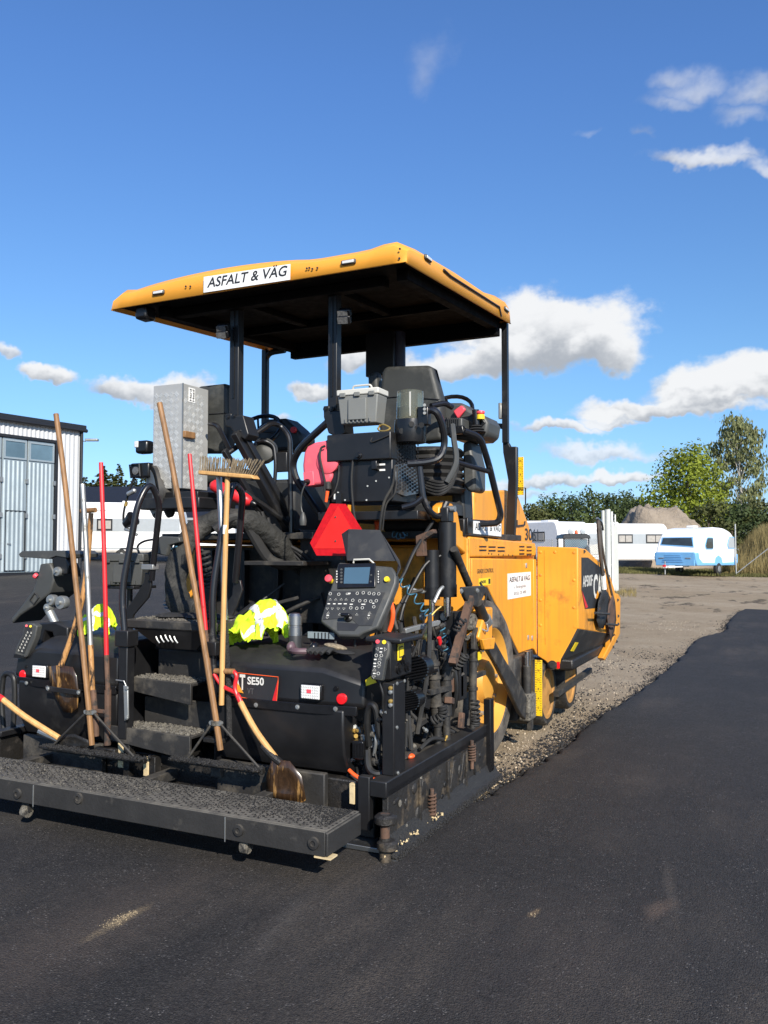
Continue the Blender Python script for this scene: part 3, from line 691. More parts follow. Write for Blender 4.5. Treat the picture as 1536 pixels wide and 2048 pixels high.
# ------------------------------------------------------------------ frames for things standing at an angle
class Fr:
    def __init__(s, o, ex, ez=(0, 0, 1)):
        s.o = Vector(o); s.x = Vector(ex).normalized(); s.z = Vector(ez).normalized(); s.y = s.z.cross(s.x).normalized()
    def __call__(s, x, y, z): return s.o + s.x * x + s.y * y + s.z * z
    def box(s, m, x0, x1, y0, y1, z0, z1): return m.obox(s((x0 + x1) / 2, (y0 + y1) / 2, (z0 + z1) / 2), (x1 - x0, y1 - y0, z1 - z0), ax=(s.x, s.y, s.z))
    def hit(s, px, py, yoff=0.):
        d = FW + RT * ((px - CPX) / FPX) + UP * ((CPY - py) / FPX); p = CAM + d * ((s.o + s.y * yoff - CAM).dot(s.y) / d.dot(s.y)) - s.o
        return p.dot(s.x), p.dot(s.z)

# ------------------------------------------------------------------ workshop shed on the left
pm('sheet_white', (.50, .51, .52), .45, .0, var=.05, scale=1)
pm('sheet_silver', (.33, .385, .41), .4, .35, var=.06, scale=1)
pm('trim_black', (.014, .015, .018), .45, var=.1)
pm('window_glass', (.10, .16, .20), .06, var=.25, scale=.8, coat=.5)
P0 = Q(0, 1148, D=28.3); P1 = Q(158, 1142, D=31)
sh = Fr(Vector((P1.x, P1.y, (P0.z + P1.z) / 2)), Vector((P1.x - P0.x, P1.y - P0.y, 0)))
if sh.y.dot(CAM - sh.o) > 0: YO = 1
else: YO = -1
root = empty('workshop_shed', sh.o, 'white and silver corrugated workshop shed with folding doors', 'shed')
def corr(fr, x0, x1, z0, z1, y, pitch, depth, name, mat, par):
    m = MB(); n = max(2, int((x1 - x0) / pitch) * 4); o = 0
    for i in range(n + 1):
        x = x0 + (x1 - x0) * i / n; yy = y + YO * depth * (0, 1, 1, 0)[i % 4]
        m.v += [fr(x, yy, z0), fr(x, yy, z1)]
    for i in range(n): m.f.append((2 * i, 2 * i + 2, 2 * i + 3, 2 * i + 1))
    return m.build(name, mat, par, smooth=False)
dR, _ = sh.hit(108, 1000); jR, _ = sh.hit(113, 1000); _, dT = sh.hit(60, 880); cR = 0.0
HT = 5.35
corr(sh, jR + .02, -.06, 0, HT - .1, .0, .17, .035, 'corrugated_wall', 'sheet_white', root)
corr(sh, -16, jR, dT + .1, HT - .1, .002, .17, .035, 'corrugated_fascia', 'sheet_white', root)
m = MB(); sh.box(m, -16, .0, -YO * 9, -YO * .03, -.2, HT - .12); m.build('wall_core', 'trim_black', root)
m = MB(); sh.box(m, -16.2, .1, -YO * 9.2, YO * .18, HT - .1, HT + .06); m.build('roof_edge', 'trim_black', root, bev=.02)
m = MB(); m.cyl(sh(-16, YO * .16, HT - .14), sh(.12, YO * .16, HT - .14), .07); m.build('gutter', 'trim_black', root)
m = MB(); m.cyl(sh(-.03, YO * .08, 0), sh(-.03, YO * .08, HT - .15), .05); m.build('downpipe', 'trim_black', root)
m = MB(); sh.box(m, dR, jR, -YO * .02, YO * .06, 0, dT + .1); sh.box(m, -16, dR, -YO * .02, YO * .06, dT, dT + .1); m.build('door_frame', 'trim_black', root)
xs_ = [dR, sh.hit(53, 1000)[0], sh.hit(2, 1000)[0]]
xs_ += [xs_[2] - (xs_[0] - xs_[1]), xs_[2] - 2 * (xs_[0] - xs_[1])]
wz0 = sh.hit(60, 918)[1]; wz1 = sh.hit(60, 887)[1]
for i in range(4):
    xa, xb = xs_[i + 1] + .02, xs_[i] - .02
    leaf = MB(); n = 18; leaf.v = []
    sh.box(leaf, xa, xb, -YO * .03, YO * .0, .02, dT - .02); dleaf = leaf.build('folding_door_leaf', 'sheet_silver', root)
    corr(sh, xa + .04, xb - .04, .06, wz0 - .12, YO * .003, .15, .032, 'ribbed_sheet', 'sheet_silver', dleaf)
    m = MB(); sh.box(m, xa + .09, xb - .09, YO * .006, YO * .02, wz0, wz1); m.build('window_pane', 'window_glass', dleaf)
    m = MB()
    for (p, q, r_, s_) in ((xa + .03, xa + .09, wz0 - .06, wz1 + .06), (xb - .09, xb - .03, wz0 - .06, wz1 + .06), (xa + .09, xb - .09, wz0 - .06, wz0), (xa + .09, xb - .09, wz1, wz1 + .06)): sh.box(m, p, q, YO * .004, YO * .045, r_, s_)
    m.build('window_frame', 'sheet_silver', dleaf)
    m = MB()
    for z in (.5, 1.9, 3.1): sh.box(m, xb - .05, xb + .05, YO * .02, YO * .06, z, z + .16)
    m.build('hinge', 'zinc', dleaf)
pa, pz = sh.hit(9, 1020); pb, _ = sh.hit(50, 1020)
m = MB()
for (p, q, r_, s_) in ((pa, pa + .035, .08, pz), (pb - .035, pb, .08, pz), (pa, pb, pz - .035, pz), (pa, pb, .06, .1)): sh.box(m, p, q, YO * .022, YO * .035, r_, s_)
pd = m.build('personnel_door_frame', 'trim_black', root)
m = MB(); sh.box(m, pa + .1, pa + .22, YO * .03, YO * .07, .98, 1.02); m.build('door_handle', 'zinc', pd)
lp = Q(166, 880, D=30.9)
lroot = MB().tube([sh(-.05, YO * .05, lp.z - sh.o.z), sh(.12, YO * .1, lp.z - sh.o.z), lp + RT * .12], .02).build('wall_lamp', 'zinc', label='grey outdoor lamp on the shed corner below the gutter', cat='lamp')
MB().obox(lp + RT * .33, (.46, .2, .09), ax=(RT, HF, Vector((0, 0, 1)))).build('lamp_head', 'zinc', lroot, bev=.02)

# long low building behind, dark roof
lb = Fr(Q(100, 1105, D=52), RT); lb.o.z = T(lb.o.x, lb.o.y)
Lx = lb.hit(470, 1000)[0]; ez_ = lb.hit(200, 1031)[1]
root = empty('storage_building', lb.o, 'long low white building with a wide dark roof behind the yard', 'building')
m = MB(); lb.box(m, 0, Lx, .0, 8, 0, ez_ - .1); m.build('wall', 'white_paint', root)
rz = lb.hit(200, 972)[1] * 1.06
m = MB(); m.prism([lb(-.4, -.4, ez_ - .15), lb(-.4, 3.6, rz), lb(-.4, 3.6, rz - .2), lb(-.4, -.4, ez_ - .3)], lb.x * (Lx + .8)); m.prism([lb(-.4, 3.6, rz), lb(-.4, 8.4, ez_), lb(-.4, 8.4, ez_ - .2), lb(-.4, 3.6, rz - .2)], lb.x * (Lx + .8))
rf = m.build('roof', 'trim_black', root)
m = MB(); lb.box(m, -.4, Lx + .4, -.52, -.40, ez_ - .3, ez_ - .16); m.build('eaves_gutter', 'zinc', root)
m = MB()
for k in range(3): lb.box(m, 1.6 + k * 2.6, 3.0 + k * 2.6, -.03, -.004, .9, 1.7)
m.build('window_band', 'glass_dark', root)

# ------------------------------------------------------------------ caravans
pm('blue_paint', (.165, .40, .68), .35, var=.04)
pm('stripe_grey', (.33, .36, .38), .4, var=.05)
pm('pane_dark', (.035, .045, .05), .1, var=.3, scale=2, coat=.4)
pm('curtain', (.35, .33, .30), .8, var=.15, scale=8)
def wheel_small(root, c, ax, r=.32, w=.2):
    t_ = MB().lathe(Vector(c) - Vector(ax) * w / 2, ax, [(0, r * .6), (0.02, r * .93), (.05, r), (w - .05, r), (w - .02, r * .93), (w, r * .6)], 24).build('wheel', 'rubber', root)
    MB().lathe(Vector(c) - Vector(ax) * (w / 2 + .01), ax, [(0, r * .15), (.01, r * .5), (.03, r * .62), (w - .03, r * .62), (w + .01, r * .5), (w + .02, r * .15)], 20).build('rim', 'zinc', t_)
def shell(fr, prof, w, mat, name, par, inset=.07, bev=.1):
    m = MB(); m.prism([fr(x, -w / 2, z) for x, z in prof], fr.y * w); return m.build(name, mat, par, bev=bev, seg=4, ang=50)
def rnd(pts, r=.5, k=6):
    v = fillet([Vector((x, 0, z)) for x, z in pts], r, k); return [(p.x, p.z) for p in v]
# blue and white teardrop caravan
fo = Q(1334, 1137, D=41); fo.z = T(fo.x, fo.y)
ang = R(47); cax = (HF * math.cos(ang) + RT * math.sin(ang))        # from its nose to its tail
cf = Fr(fo + cax * 0.1 + RT * .35, cax); cf.z = cf.z * .87
root = empty('caravan', cf.o, 'small rounded caravan, white above and light blue below', 'caravan', 'parked caravans')
prof = [(.15, .55), (.0, .95), (.02, 1.15), (.25, 1.75), (.62, 2.28), (1.1, 2.58), (1.9, 2.68), (3.0, 2.64), (3.8, 2.42), (4.3, 1.95), (4.48, 1.35), (4.45, .7), (4.2, .5)]
WdC = 2.15
body = shell(cf, rnd(prof, .25, 3), WdC, 'white_paint', 'body', root, bev=.16)
prof2 = [(.12, .5), (-.03, .85), (-.04, 1.22), (.30, 1.24), (.36, .92), (.7, .68), (1.9, .66), (2.0, .95), (2.35, 1.1), (2.7, .95), (2.8, .66), (4.0, .68), (4.2, 1.05), (4.52, 1.15), (4.50, .62), (4.25, .47)]
m = MB(); m.prism([cf(x, -WdC / 2 - .012, z) for x, z in prof2], cf.y * (WdC + .024)); m.build('blue_skirt', 'blue_paint', root, bev=.04)
nose = [(-.035, .5), (-.045, 1.25), (.05, 1.25), (.05, .5)]
m = MB(); m.prism([cf(x, -WdC / 2 + .06, z) for x, z in nose], cf.y * (WdC - .12)); np_ = m.build('blue_nose_panel', 'blue_paint', root, bev=.02)
for k in range(5): MB().obox(cf(-.055, .1, .72 + k * .09), (.02, 1.1 - k * .06, .03), ax=(cf.x, cf.y, cf.z)).build('nose_rib', 'blue_paint', np_, bev=.006)
# front window follows the sloped nose
fa = cf(.17, 0, 1.55); fb = cf(.52, 0, 2.16); up = (fb - fa).normalized(); nrm = -(cf.y.cross(up)).normalized()
if nrm.dot(cf.x) > 0: nrm = -nrm
def win_front(y0, y1, s0, s1, grow, mat, name, par, off):
    pts = [(y0 - grow, s0 - grow), (y1 + grow, s0 + .12 - grow), (y1 + grow * 1.5, s1 + grow), (y0 + .2 - grow, s1 + grow)]
    m = MB(); m.prism([fa + cf.y * y + up * s_ + nrm * off for y, s_ in pts], nrm * .02); return m.build(name, mat, par, bev=.008)
fwn = win_front(-.85, .85, .02, .52, .05, 'blue_paint', 'front_window_frame', root, .0)
win_front(-.85, .85, .02, .52, 0, 'pane_dark', 'pane', fwn, .012)
sy = -1 if cf(0, -1, 0).x * 0 + (cf(0, -1, 0) - CAM).length < (cf(0, 1, 0) - CAM).length else 1
def side_poly(fr, w, pts, mat, name, par, off, sgn, t=.02):
    m = MB(); m.prism([fr(x, sgn * (w / 2 + off), z) for x, z in pts], fr.y * sgn * t); return m.build(name, mat, par, bev=.006)
SG = 1 if (cf(2, 1, 1) - CAM).length < (cf(2, -1, 1) - CAM).length else -1
for (x0, x1, z0, z1) in ((.95, 1.75, 1.45, 2.05), (3.35, 4.1, 1.5, 2.1)):
    pts = rnd([(x0 + .05, z0 - .05), (x1 + .05, z0 - .05), (x1 + .05, z1 + .05), (x0 + .2, z1 + .05), (x0 - .06, z0 + .2), (x0 + .05, z0 - .05)], .12, 3)[:-1]
    wf = side_poly(cf, WdC, pts, 'blue_paint', 'side_window_frame', root, .002, SG)
    pts = rnd([(x0 + .1, z0), (x1, z0), (x1, z1), (x0 + .22, z1), (x0 + .02, z0 + .18), (x0 + .1, z0)], .1, 3)[:-1]
    side_poly(cf, WdC, pts, 'pane_dark' if x0 < 2 else 'stripe_grey', 'pane', wf, .012, SG)
m = MB()
for (x0, x1, z0, z1) in ((2.1, 2.12, .72, 2.3), (2.9, 2.92, .72, 2.3), (2.1, 2.92, 2.3, 2.32)): m.prism([cf(x, SG * (WdC / 2 + .001), z) for x, z in ((x0, z0), (x1, z0), (x1, z1), (x0, z1))], cf.y * SG * .006)
m.build('door_outline', 'stripe_grey', root)
for s_ in (1, -1): wheel_small(root, cf(2.35, s_ * (WdC / 2 - .06), .30), cf.y, .31, .2)
m = MB(); m.tube([cf(.4, -.5, .45), cf(-.95, 0, .42)], .035); m.tube([cf(.4, .5, .45), cf(-.95, 0, .42)], .035); m.obox(cf(-.6, 0, .45), (.6, .3, .1), ax=(cf.x, cf.y, cf.z)); db = m.build('drawbar', 'white', root)
MB().cyl(cf(-.8, .1, .02), cf(-.8, .1, .75), .03).build('jockey_wheel', 'zinc', db)
MB().obox(cf(-1.05, 0, .5), (.14, .1, .12), ax=(cf.x, cf.y, cf.z)).build('coupling', 'red_paint', db)
MB().obox(cf(2.2, .2, 2.74), (.5, .4, .12), ax=(cf.x, cf.y, cf.z)).build('roof_vent', 'white', root, bev=.03)
for s_ in (-.7, .7): MB().obox(cf(-.05, s_, .92), (.03, .28, .06), ax=(cf.x, cf.y, cf.z)).build('marker_lamp', 'zinc', root, bev=.01)
# long white caravan, its side towards us
def box_caravan(px_end, base_py, D, Ln, Ht, label, turn, wins, seed, w=2.2, stripe=True, nose=True):
    o = Q(px_end, base_py, D=D); o.z = T(o.x, o.y)
    ax = (RT * -math.cos(turn) + HF * math.sin(turn)); fr = Fr(o, ax)
    root = empty('caravan', fr.o, label, 'caravan', 'parked caravans')
    pr = rnd([(.05, .48), (0, 1.2), (.12, Ht - .45), (.32, Ht), (Ln - .9, Ht + .02), (Ln - .1, Ht - .75), (Ln, 1.0), (Ln - .15, .48), (.05, .48)], .28, 5)[:-1]
    shell(fr, pr, w, 'white_paint', 'body', root, bev=.06)
    sg = 1 if (fr(2, 1, 1) - CAM).length < (fr(2, -1, 1) - CAM).length else -1
    if stripe:
        side_poly(fr, w, [(.15, 1.42), (Ln - .45, 1.42), (Ln - .7, 2.02), (.18, 2.02)], 'stripe_grey', 'window_band', root, .001, sg, .01)
        side_poly(fr, w, [(.08, .62), (Ln - .1, .62), (Ln - .1, .68), (.08, .68)], 'stripe_grey', 'trim_line', root, .001, sg, .01)
    for (x0, x1) in wins:
        wf = side_poly(fr, w, [(x0, 1.46), (x1, 1.46), (x1, 2.0), (x0, 2.0)], 'trim_black', 'side_window_frame', root, .008, sg)
        mid = (x0 + x1) / 2
        for (a, c) in ((x0 + .07, mid - .02), (mid + .02, x1 - .07)): side_poly(fr, w, [(a, 1.54), (c, 1.54), (c, 1.92), (a, 1.92)], 'curtain', 'pane', wf, .02, sg)
    if nose:
        p0 = fr(Ln - .86, 0, Ht - .16); p1 = fr(Ln - .25, 0, Ht - .72); u_ = (p1 - p0).normalized(); nn = fr.y.cross(u_).normalized()
        if nn.z < 0: nn = -nn
        m = MB(); m.prism([p0 + fr.y * y + u_ * s + nn * .01 for y, s in ((-w * .4, 0), (w * .4, 0), (w * .4, .75), (-w * .4, .75))], nn * .03); m.build('front_window', 'pane_dark', root, bev=.01)
    m = MB()
    for (x0, x1, z0, z1) in ((Ln * .62, Ln * .62 + .02, .62, Ht - .35), (Ln * .62 + .7, Ln * .62 + .72, .62, Ht - .35), (Ln * .62, Ln * .62 + .72, Ht - .37, Ht - .35)): m.prism([fr(x, sg * (w / 2 + .012), z) for x, z in ((x0, z0), (x1, z0), (x1, z1), (x0, z1))], fr.y * sg * .008)
    m.build('door_outline', 'stripe_grey', root)
    for x in (.25, Ln - .5): side_poly(fr, w, [(x, .78), (x + .14, .78), (x + .14, .86), (x, .86)], 'orange', 'marker_lamp', root, .002, sg)
    side_poly(fr, w, [(.1, .46), (Ln - .15, .46), (Ln - .15, .56), (.1, .56)], 'curtain', 'sill', root, .003, sg, .012)
    for s_ in (1, -1): wheel_small(root, fr(Ln * .5, s_ * (w / 2 - .06), .30), fr.y, .31, .2)
    m = MB(); fr.box(m, Ln * .4, Ln * .4 + .7, -.4, .3, Ht, Ht + .13); m.build('roof_hatch', 'white', root, bev=.03)
    return root
box_caravan(1327, 1136, 51, 7.2, 2.62, 'long white caravan with a grey window band left of the blue and white one', R(-4), [(.35, 1.5), (2.3, 3.2)], 1)
box_caravan(1150, 1128, 46, 4.6, 2.55, 'white caravan whose sloped nose shows above the hopper, behind the fence', R(62), [(1.2, 2.3)], 2, stripe=False)
box_caravan(1112, 1128, 55, 5.5, 2.75, 'white caravan half hidden behind the engine hood', R(10), [(1.0, 2.2)], 3, stripe=False)
box_caravan(372, 1140, 40, 5.6, 2.75, 'white caravan behind the stair handrail on the left, below the dark roof', R(-6), [(3.2, 3.9)], 4)

# small loader parked by the fence
lo_ = Q(1152, 1140, D=33); lo_.z = T(lo_.x, lo_.y); lf = Fr(lo_, RT)
root = empty('compact_loader', lo_, 'small loader with dark roof, work lamps and a red beacon behind the hopper', 'loader')
hz = lambda py: lf.hit(1150, py)[1]
m = MB(); m.prism([lf(-.52, 0, hz(1077)), lf(-.48, 0, hz(1070)), lf(-.3, 0, hz(1067)), lf(.42, 0, hz(1067)), lf(.56, 0, hz(1071)), lf(.6, 0, hz(1077))], lf.y * 1.3); m.build('roof', 'trim_black', root, bev=.02)
for x in (-.45, .52):
    for y in (.06, 1.24): MB().cyl(lf(x, y, .9), lf(x, y, hz(1075)), .035).build('cab_post', 'trim_black', root)
m = MB(); lf.box(m, -.4, .48, .1, .12, 1.0, hz(1078)); m.build('rear_pane', 'window_glass', root)
m = MB(); lf.box(m, -.55, .6, .0, 1.6, .45, 1.05); m.build('body', 'off_white', root, bev=.06)
for x in (-.2, .28):
    MB().lathe(lf(x, -.05, hz(1063)), lf.y, [(0, .02), (.01, .10), (.05, .11), (.12, .06), (.14, .02)], 16).build('work_lamp', 'stripe_grey', root)
MB().lathe(lf(.05, .1, hz(1068)), (0, 0, 1), [(0, .06), (.1, .06), (.14, .045), (.16, .01)], 12).build('beacon', 'orange', root)
m = MB(); m.prism([lf(.45, -.5, 1.0), lf(1.3, -.5, 1.1), lf(1.25, -.5, hz(1088)), lf(.95, -.5, hz(1085)), lf(.4, -.5, hz(1091))], lf.y * .5); m.build('bucket', 'box_lid', root, bev=.03)
for x in (-.5, .55):
    for y in (.3, 1.4): wheel_small(root, lf(x, y, .32), lf.x, .34, .24)

# folded gate with round posts
pm('gate_grey', (.56, .57, .53), .5, .2, var=.05, scale=4)
gp = Q(1222, 1186, D=26.5); gp.z = T(gp.x, gp.y) - .05
gfr = Fr(gp, RT); gx = lambda px: gfr.hit(px, 1100)[0]; gz = lambda py: gfr.hit(1220, py)[1]
root = empty('gate_post', gfr.o, 'two pale grey round gate posts standing side by side beyond the hopper', 'post')
MB().cyl(gfr(gx(1207), 0, 0), gfr(gx(1207), 0, gz(1021)), .055).build('thin_post', 'gate_grey', root)
MB().cyl(gfr(gx(1215.5), -.05, 0), gfr(gx(1215.5), -.05, gz(1020)), .088).build('thick_post', 'gate_grey', root)
MB().cyl(gfr(gx(1215.5), -.05, gz(1020)), gfr(gx(1215.5), -.05, gz(1019)), .092).build('post_cap', 'gate_grey', root)
root = empty('gate_leaf', gfr(gx(1230), .1, 0), 'pale grey gate leaf folded edge-on beside the round posts', 'gate')
m = MB(); gfr.box(m, gx(1223), gx(1226), -.03, .05, .05, gz(1023)); m.build('edge_tube', 'gate_grey', root)
m = MB(); gfr.box(m, gx(1237), gx(1239.5), .4, .46, .05, gz(1028)); m.build('end_tube', 'gate_grey', root)
m = MB(); m.prism([gfr(gx(1225), .02, .12), gfr(gx(1241), .25, .12), gfr(gx(1241), .25, gz(1052)), gfr(gx(1225), .02, gz(1049))], gfr.y * .02); m.build('sheet', 'gate_grey', root)
m = MB()
for k in range(7):
    a = gz(1048) + (gz(1028) - gz(1048)) * k / 6
    m.tube([gfr(gx(1226), .02, a), gfr(gx(1232), .22, a + (.08 if k % 2 else -.02)), gfr(gx(1238), .42, a)], .006, 4)
m.build('wire_mesh', 'zinc', root)
for z in (gz(1070), gz(1130)): MB().cyl(gfr(gx(1219), -.03, z), gfr(gx(1225), .0, z), .02).build('hinge_pin', 'zinc', root)
# chain-link fence before the vans
fl = Fr(Q(1080, 1150, D=31), RT); fl.o.z = T(fl.o.x, fl.o.y)
root = empty('chain_link_fence', fl.o, 'chain-link fence of crossed wire between the hopper and the white vans', 'fence')
x0, x1 = fl.hit(1062, 1100)[0], fl.hit(1205, 1100)[0]; zt_ = fl.hit(1100, 1078)[1]
m = MB(); st = .085; nn_ = int((x1 - x0) / st)
for k in range(-int(zt_ / st), nn_ + int(zt_ / st) + 1):
    for sg in (1, -1):
        a = x0 + k * st; p, q = (a, 0.), (a + sg * zt_, zt_)
        # clip to the panel
        def cl_(p, q):
            t0, t1 = 0., 1.; dx = q[0] - p[0]
            for lim, s_ in ((x0, 1), (x1, -1)):
                f0 = s_ * (p[0] - lim); f1 = s_ * (q[0] - lim)
                if f0 < 0 and f1 < 0: return None
                if f0 < 0: t0 = max(t0, f0 / (f0 - f1))
                if f1 < 0: t1 = min(t1, f0 / (f0 - f1))
            return (t0, t1) if t1 > t0 else None
        c_ = cl_(p, q)
        if c_: m.cyl(fl(p[0] + (q[0] - p[0]) * c_[0], 0, q[1] * c_[0]), fl(p[0] + (q[0] - p[0]) * c_[1], 0, q[1] * c_[1]), .004, n=4, caps=False)
m.build('wire_mesh', 'zinc', root, smooth=False)
for k in range(2): MB().cyl(fl(x0 + (x1 - x0) * (.3 + .68 * k), .03, 0), fl(x0 + (x1 - x0) * (.3 + .68 * k), .03, zt_), .022, n=8).build('post', 'zinc', root)
# fence post with a brace beside the caravan
fp = Q(1472, 1134, D=43); fp.z = T(fp.x, fp.y); ff = Fr(fp, RT)
root = MB().cyl(ff(0, 0, -.1), ff(0, 0, ff.hit(1472, 1048)[1]), .035, n=8).build('fence_post', 'zinc', label='thin grey fence post with a slanting brace right of the caravan', cat='post')
MB().cyl(ff(.05, 0, .1), ff(1.9, 0, ff.hit(1536, 1090)[1]), .025, n=6).build('brace', 'zinc', root)
# ================================================================== THE PAVER
PV = empty('asphalt_paver', (-1.45, 2.6, 0), 'yellow and black wheeled asphalt paver with canopy, screed and front hopper', 'paver')
X_ = Vector((1, 0, 0)); Y_ = Vector((0, 1, 0)); Z_ = Vector((0, 0, 1))
def box(name, mat, par, x0, x1, y0, y1, z0, z1, bev=.006, **k): return MB().box(x0, x1, y0, y1, z0, z1).build(name, mat, par, bev=bev, **k)
def bolt(p, n, r=.014, h=.01, par=None, mat='zinc', name='bolt'):
    return MB().cyl(Vector(p), Vector(p) + Vector(n) * h, r, n=6).cyl(Vector(p) - Vector(n) * .001, Vector(p) + Vector(n) * h * .4, r * 1.5, n=12).build(name, mat, par)
def sect(name, mat, par, secs, bev=.01, ang=30):
    """loft of (X, [(Y, z)...]) sections"""
    m = MB(); n = len(secs[0][1])
    for X, pr in secs: m.v += [Vector((X, y, z)) for y, z in pr]
    for j in range(len(secs) - 1):
        for i in range(n): m.f.append((j * n + i, (j + 1) * n + i, (j + 1) * n + (i + 1) % n, j * n + (i + 1) % n))
    m.f += [tuple(range(n)), tuple(range(len(secs) * n - 1, (len(secs) - 1) * n - 1, -1))]
    o = m.build(name, mat, par, bev=bev, ang=ang)
    bm = bmesh.new(); bm.from_mesh(o.data); bmesh.ops.recalc_face_normals(bm, faces=bm.faces); bm.to_mesh(o.data); bm.free(); return o

# ------------------------------------------------------------------ screed: walkway
WX0, WX1 = -2.85, -.08
wk = box('walkway', 'walk_dust', PV, WX0, WX1, -.49, -.15, .235, .27, .006)
m = MB().box(WX0 + .002, WX1 - .002, -.505, -.49, .15, .268).box(WX1 - .002, WX1 + .013, -.503, -.16, .155, .262); m.build('walkway_edge_plate', 'walk_dust', wk, bev=.004)
m = MB()
for i in range(92):
    for j in range(10):
        x = WX0 + .03 + i * .03; y = -.47 + j * .038 + (.019 if i % 2 else 0)
        if y < -.17: m.add([(x + .0065 * math.cos(k * .785), y + .0065 * math.sin(k * .785), .2712) for k in range(8)], [tuple(range(8))])
m.build('drain_holes', 'ink', wk, kind='stuff', smooth=False)
for px, py in ((36, 1587), (158, 1596), (478, 1660), (628, 1686)):
    p = Q(px, py, Y=-.505); MB().lathe(p, (0, -1, 0), [(0, .030), (.012, .028), (.014, .014), (.006, .012)], 16).build('bolt', 'black_dirty', wk)
for px, py in ((53, 1622), (492, 1692)):
    p = Q(px, py, Y=-.46); rl = MB().lathe(p - X_ * .02, X_, [(0, .012), (.002, .036), (.038, .036), (.04, .012)], 16).build('roller', 'dirt_crust', wk)
    MB().box(p.x - .03, p.x + .03, p.y - .01, p.y + .01, p.z, .15).build('roller_bracket', 'black_dirty', rl)
p = Q(200, 1690, Y=-.505)
for px in (66, 450):
    p = Q(px, 1608 if px < 100 else 1655, Y=-.507); MB().box(p.x - .002, p.x + .002, -.509, -.505, .14, .262).build('weld_seam', 'zinc', wk)
MB().box(WX1 - .06, WX1 + .03, -.507, -.44, .142, .150).build('corner_foot', 'plank', wk)
rg = random.Random(21)
crumbs('asphalt_crumb_layer', [(WX1 - .03 - (WX1 - WX0 - .05) * rg.random() ** 1.8, -.48 + .32 * rg.random() ** .55) for k in range(3600)], 'asphalt_crumb', lambda x, y: .272, .002, .007, 'loose black asphalt crumbs', wk, 21)
crumbs('dust_crumb_layer', [(WX0 + .02 + 1.6 * rg.random() ** .8, -.49 + .3 * rg.random()) for k in range(900)], 'dirt_crust', lambda x, y: .272, .002, .007, 'loose grey dust crumbs', wk, 22)
for x in (-2.55, -1.55, -.75):
    box('walkway_hinge_arm', 'black_dirty', PV, x, x + .07, -.152, .14, .2, .26, .005)
# lower screed beam and plates under the hood
sb = box('screed_beam', 'tarry', PV, -2.8, -.14, .14, 1.0, .03, .33, .01)
box('screed_plate', 'steel', sb, -2.82, -.02, .02, .55, .004, .03, .003)
for (a, b_) in ((-2.75, -2.05), (-1.15, -.42)): box('rear_cover', 'black_dirty', PV, a, b_, .085, .13, .10, .36, .008)
for px, y0_, y1_ in ((240, 1484, 1535), (291, 1516, 1552), (703, 1568, 1608)):
    p0 = Q(px - 5, y1_, Y=.03); p1 = Q(px + 6, y0_, Y=.03); box('wooden_block', 'plank', PV, p0.x, p1.x, .03, .06, p0.z, p1.z, .004)
    box('block_holder', 'tarry', PV, p1.x + .003, p1.x + .05, .03, .09, p0.z - .05, p1.z + .01, .004)
for px, a, b_ in ((300, 1530, 1575), (430, 1535, 1600)):
    p0 = Q(px, b_, Y=.05); p1 = Q(px, a, Y=.05); box('support_leg', 'black_dirty', PV, p0.x - .035, p0.x + .035, .05, .12, .27, p1.z, .004)

# ------------------------------------------------------------------ screed: hoods
UPP = [(.10, .738), (.108, .93), (.26, 1.005), (.85, 1.03), (.85, .72), (.13, .72)]
UPE = [(.135, .738), (.155, .86), (.48, .985), (.85, 1.01), (.85, .72), (.16, .72)]
LOW = [(.30, .30), (.17, .36), (.115, .47), (.10, .60), (.10, .715), (.5, .715), (.5, .30)]
STR = [(.085, .685), (.085, .737), (.11, .737), (.11, .685)]; STE = [(.12, .685), (.12, .737), (.14, .737), (.14, .685)]
GL, GR = -1.94, -1.20
hr = sect('screed_hood', 'black', PV, [(GR, UPP), (-.45, UPP), (-.2, UPE)], .018)
hl = sect('screed_hood', 'black', PV, [(-2.9, UPE), (-2.65, UPP), (GL, UPP)], .018)
sect('hood_lower_panel', 'black', hr, [(GR, LOW), (-.31, LOW)], .012); sect('hood_lower_panel', 'black', hl, [(-2.82, LOW), (GL, LOW)], .012)
sect('hood_strip', 'black_clean', hr, [(GR, STR), (-.47, STR), (-.24, STE)], .003); sect('hood_strip', 'black_clean', hl, [(-2.86, STE), (-2.63, STR), (GL, STR)], .003)
for px, py in ((512, 1410), (595, 1414), (671, 1418)): bolt(Q(px, py, Y=.085 if px < 600 else .1), (0, -1, 0), .009, .008, hr)
for px, py in ((53, 1366), (95, 1375), (158, 1383)): bolt(Q(px, py, Y=.085), (0, -1, 0), .009, .008, hl)
def hood_lamp(px, py, par):
    p = Q(px, py, Y=.095); lb_ = MB().box(p.x - .068, p.x + .068, .075, .115, p.z - .045, p.z + .045).build('lamp_housing', 'black_clean', par, bev=.01)
    lens = MB().box(p.x - .06, p.x + .06, .066, .0745, p.z - .038, p.z + .038).build('lamp_lens', 'lamp_white', lb_, bev=.006)
    m = MB()
    for i in range(8):
        for j in range(5): m.ball((p.x - .05 + i * .0143, .0655, p.z - .03 + j * .015), (.006, .003, .006), 6, 4)
    m.build('lens_pattern', 'lamp_white', lens, kind='stuff')
    MB().box(p.x - .02, p.x + .01, .0625, .064, p.z - .005, p.z + .016).build('lamp_bulb', 'red_plastic', lens, bev=.004)
hood_lamp(625, 1383, hr); hood_lamp(84, 1342, hl)
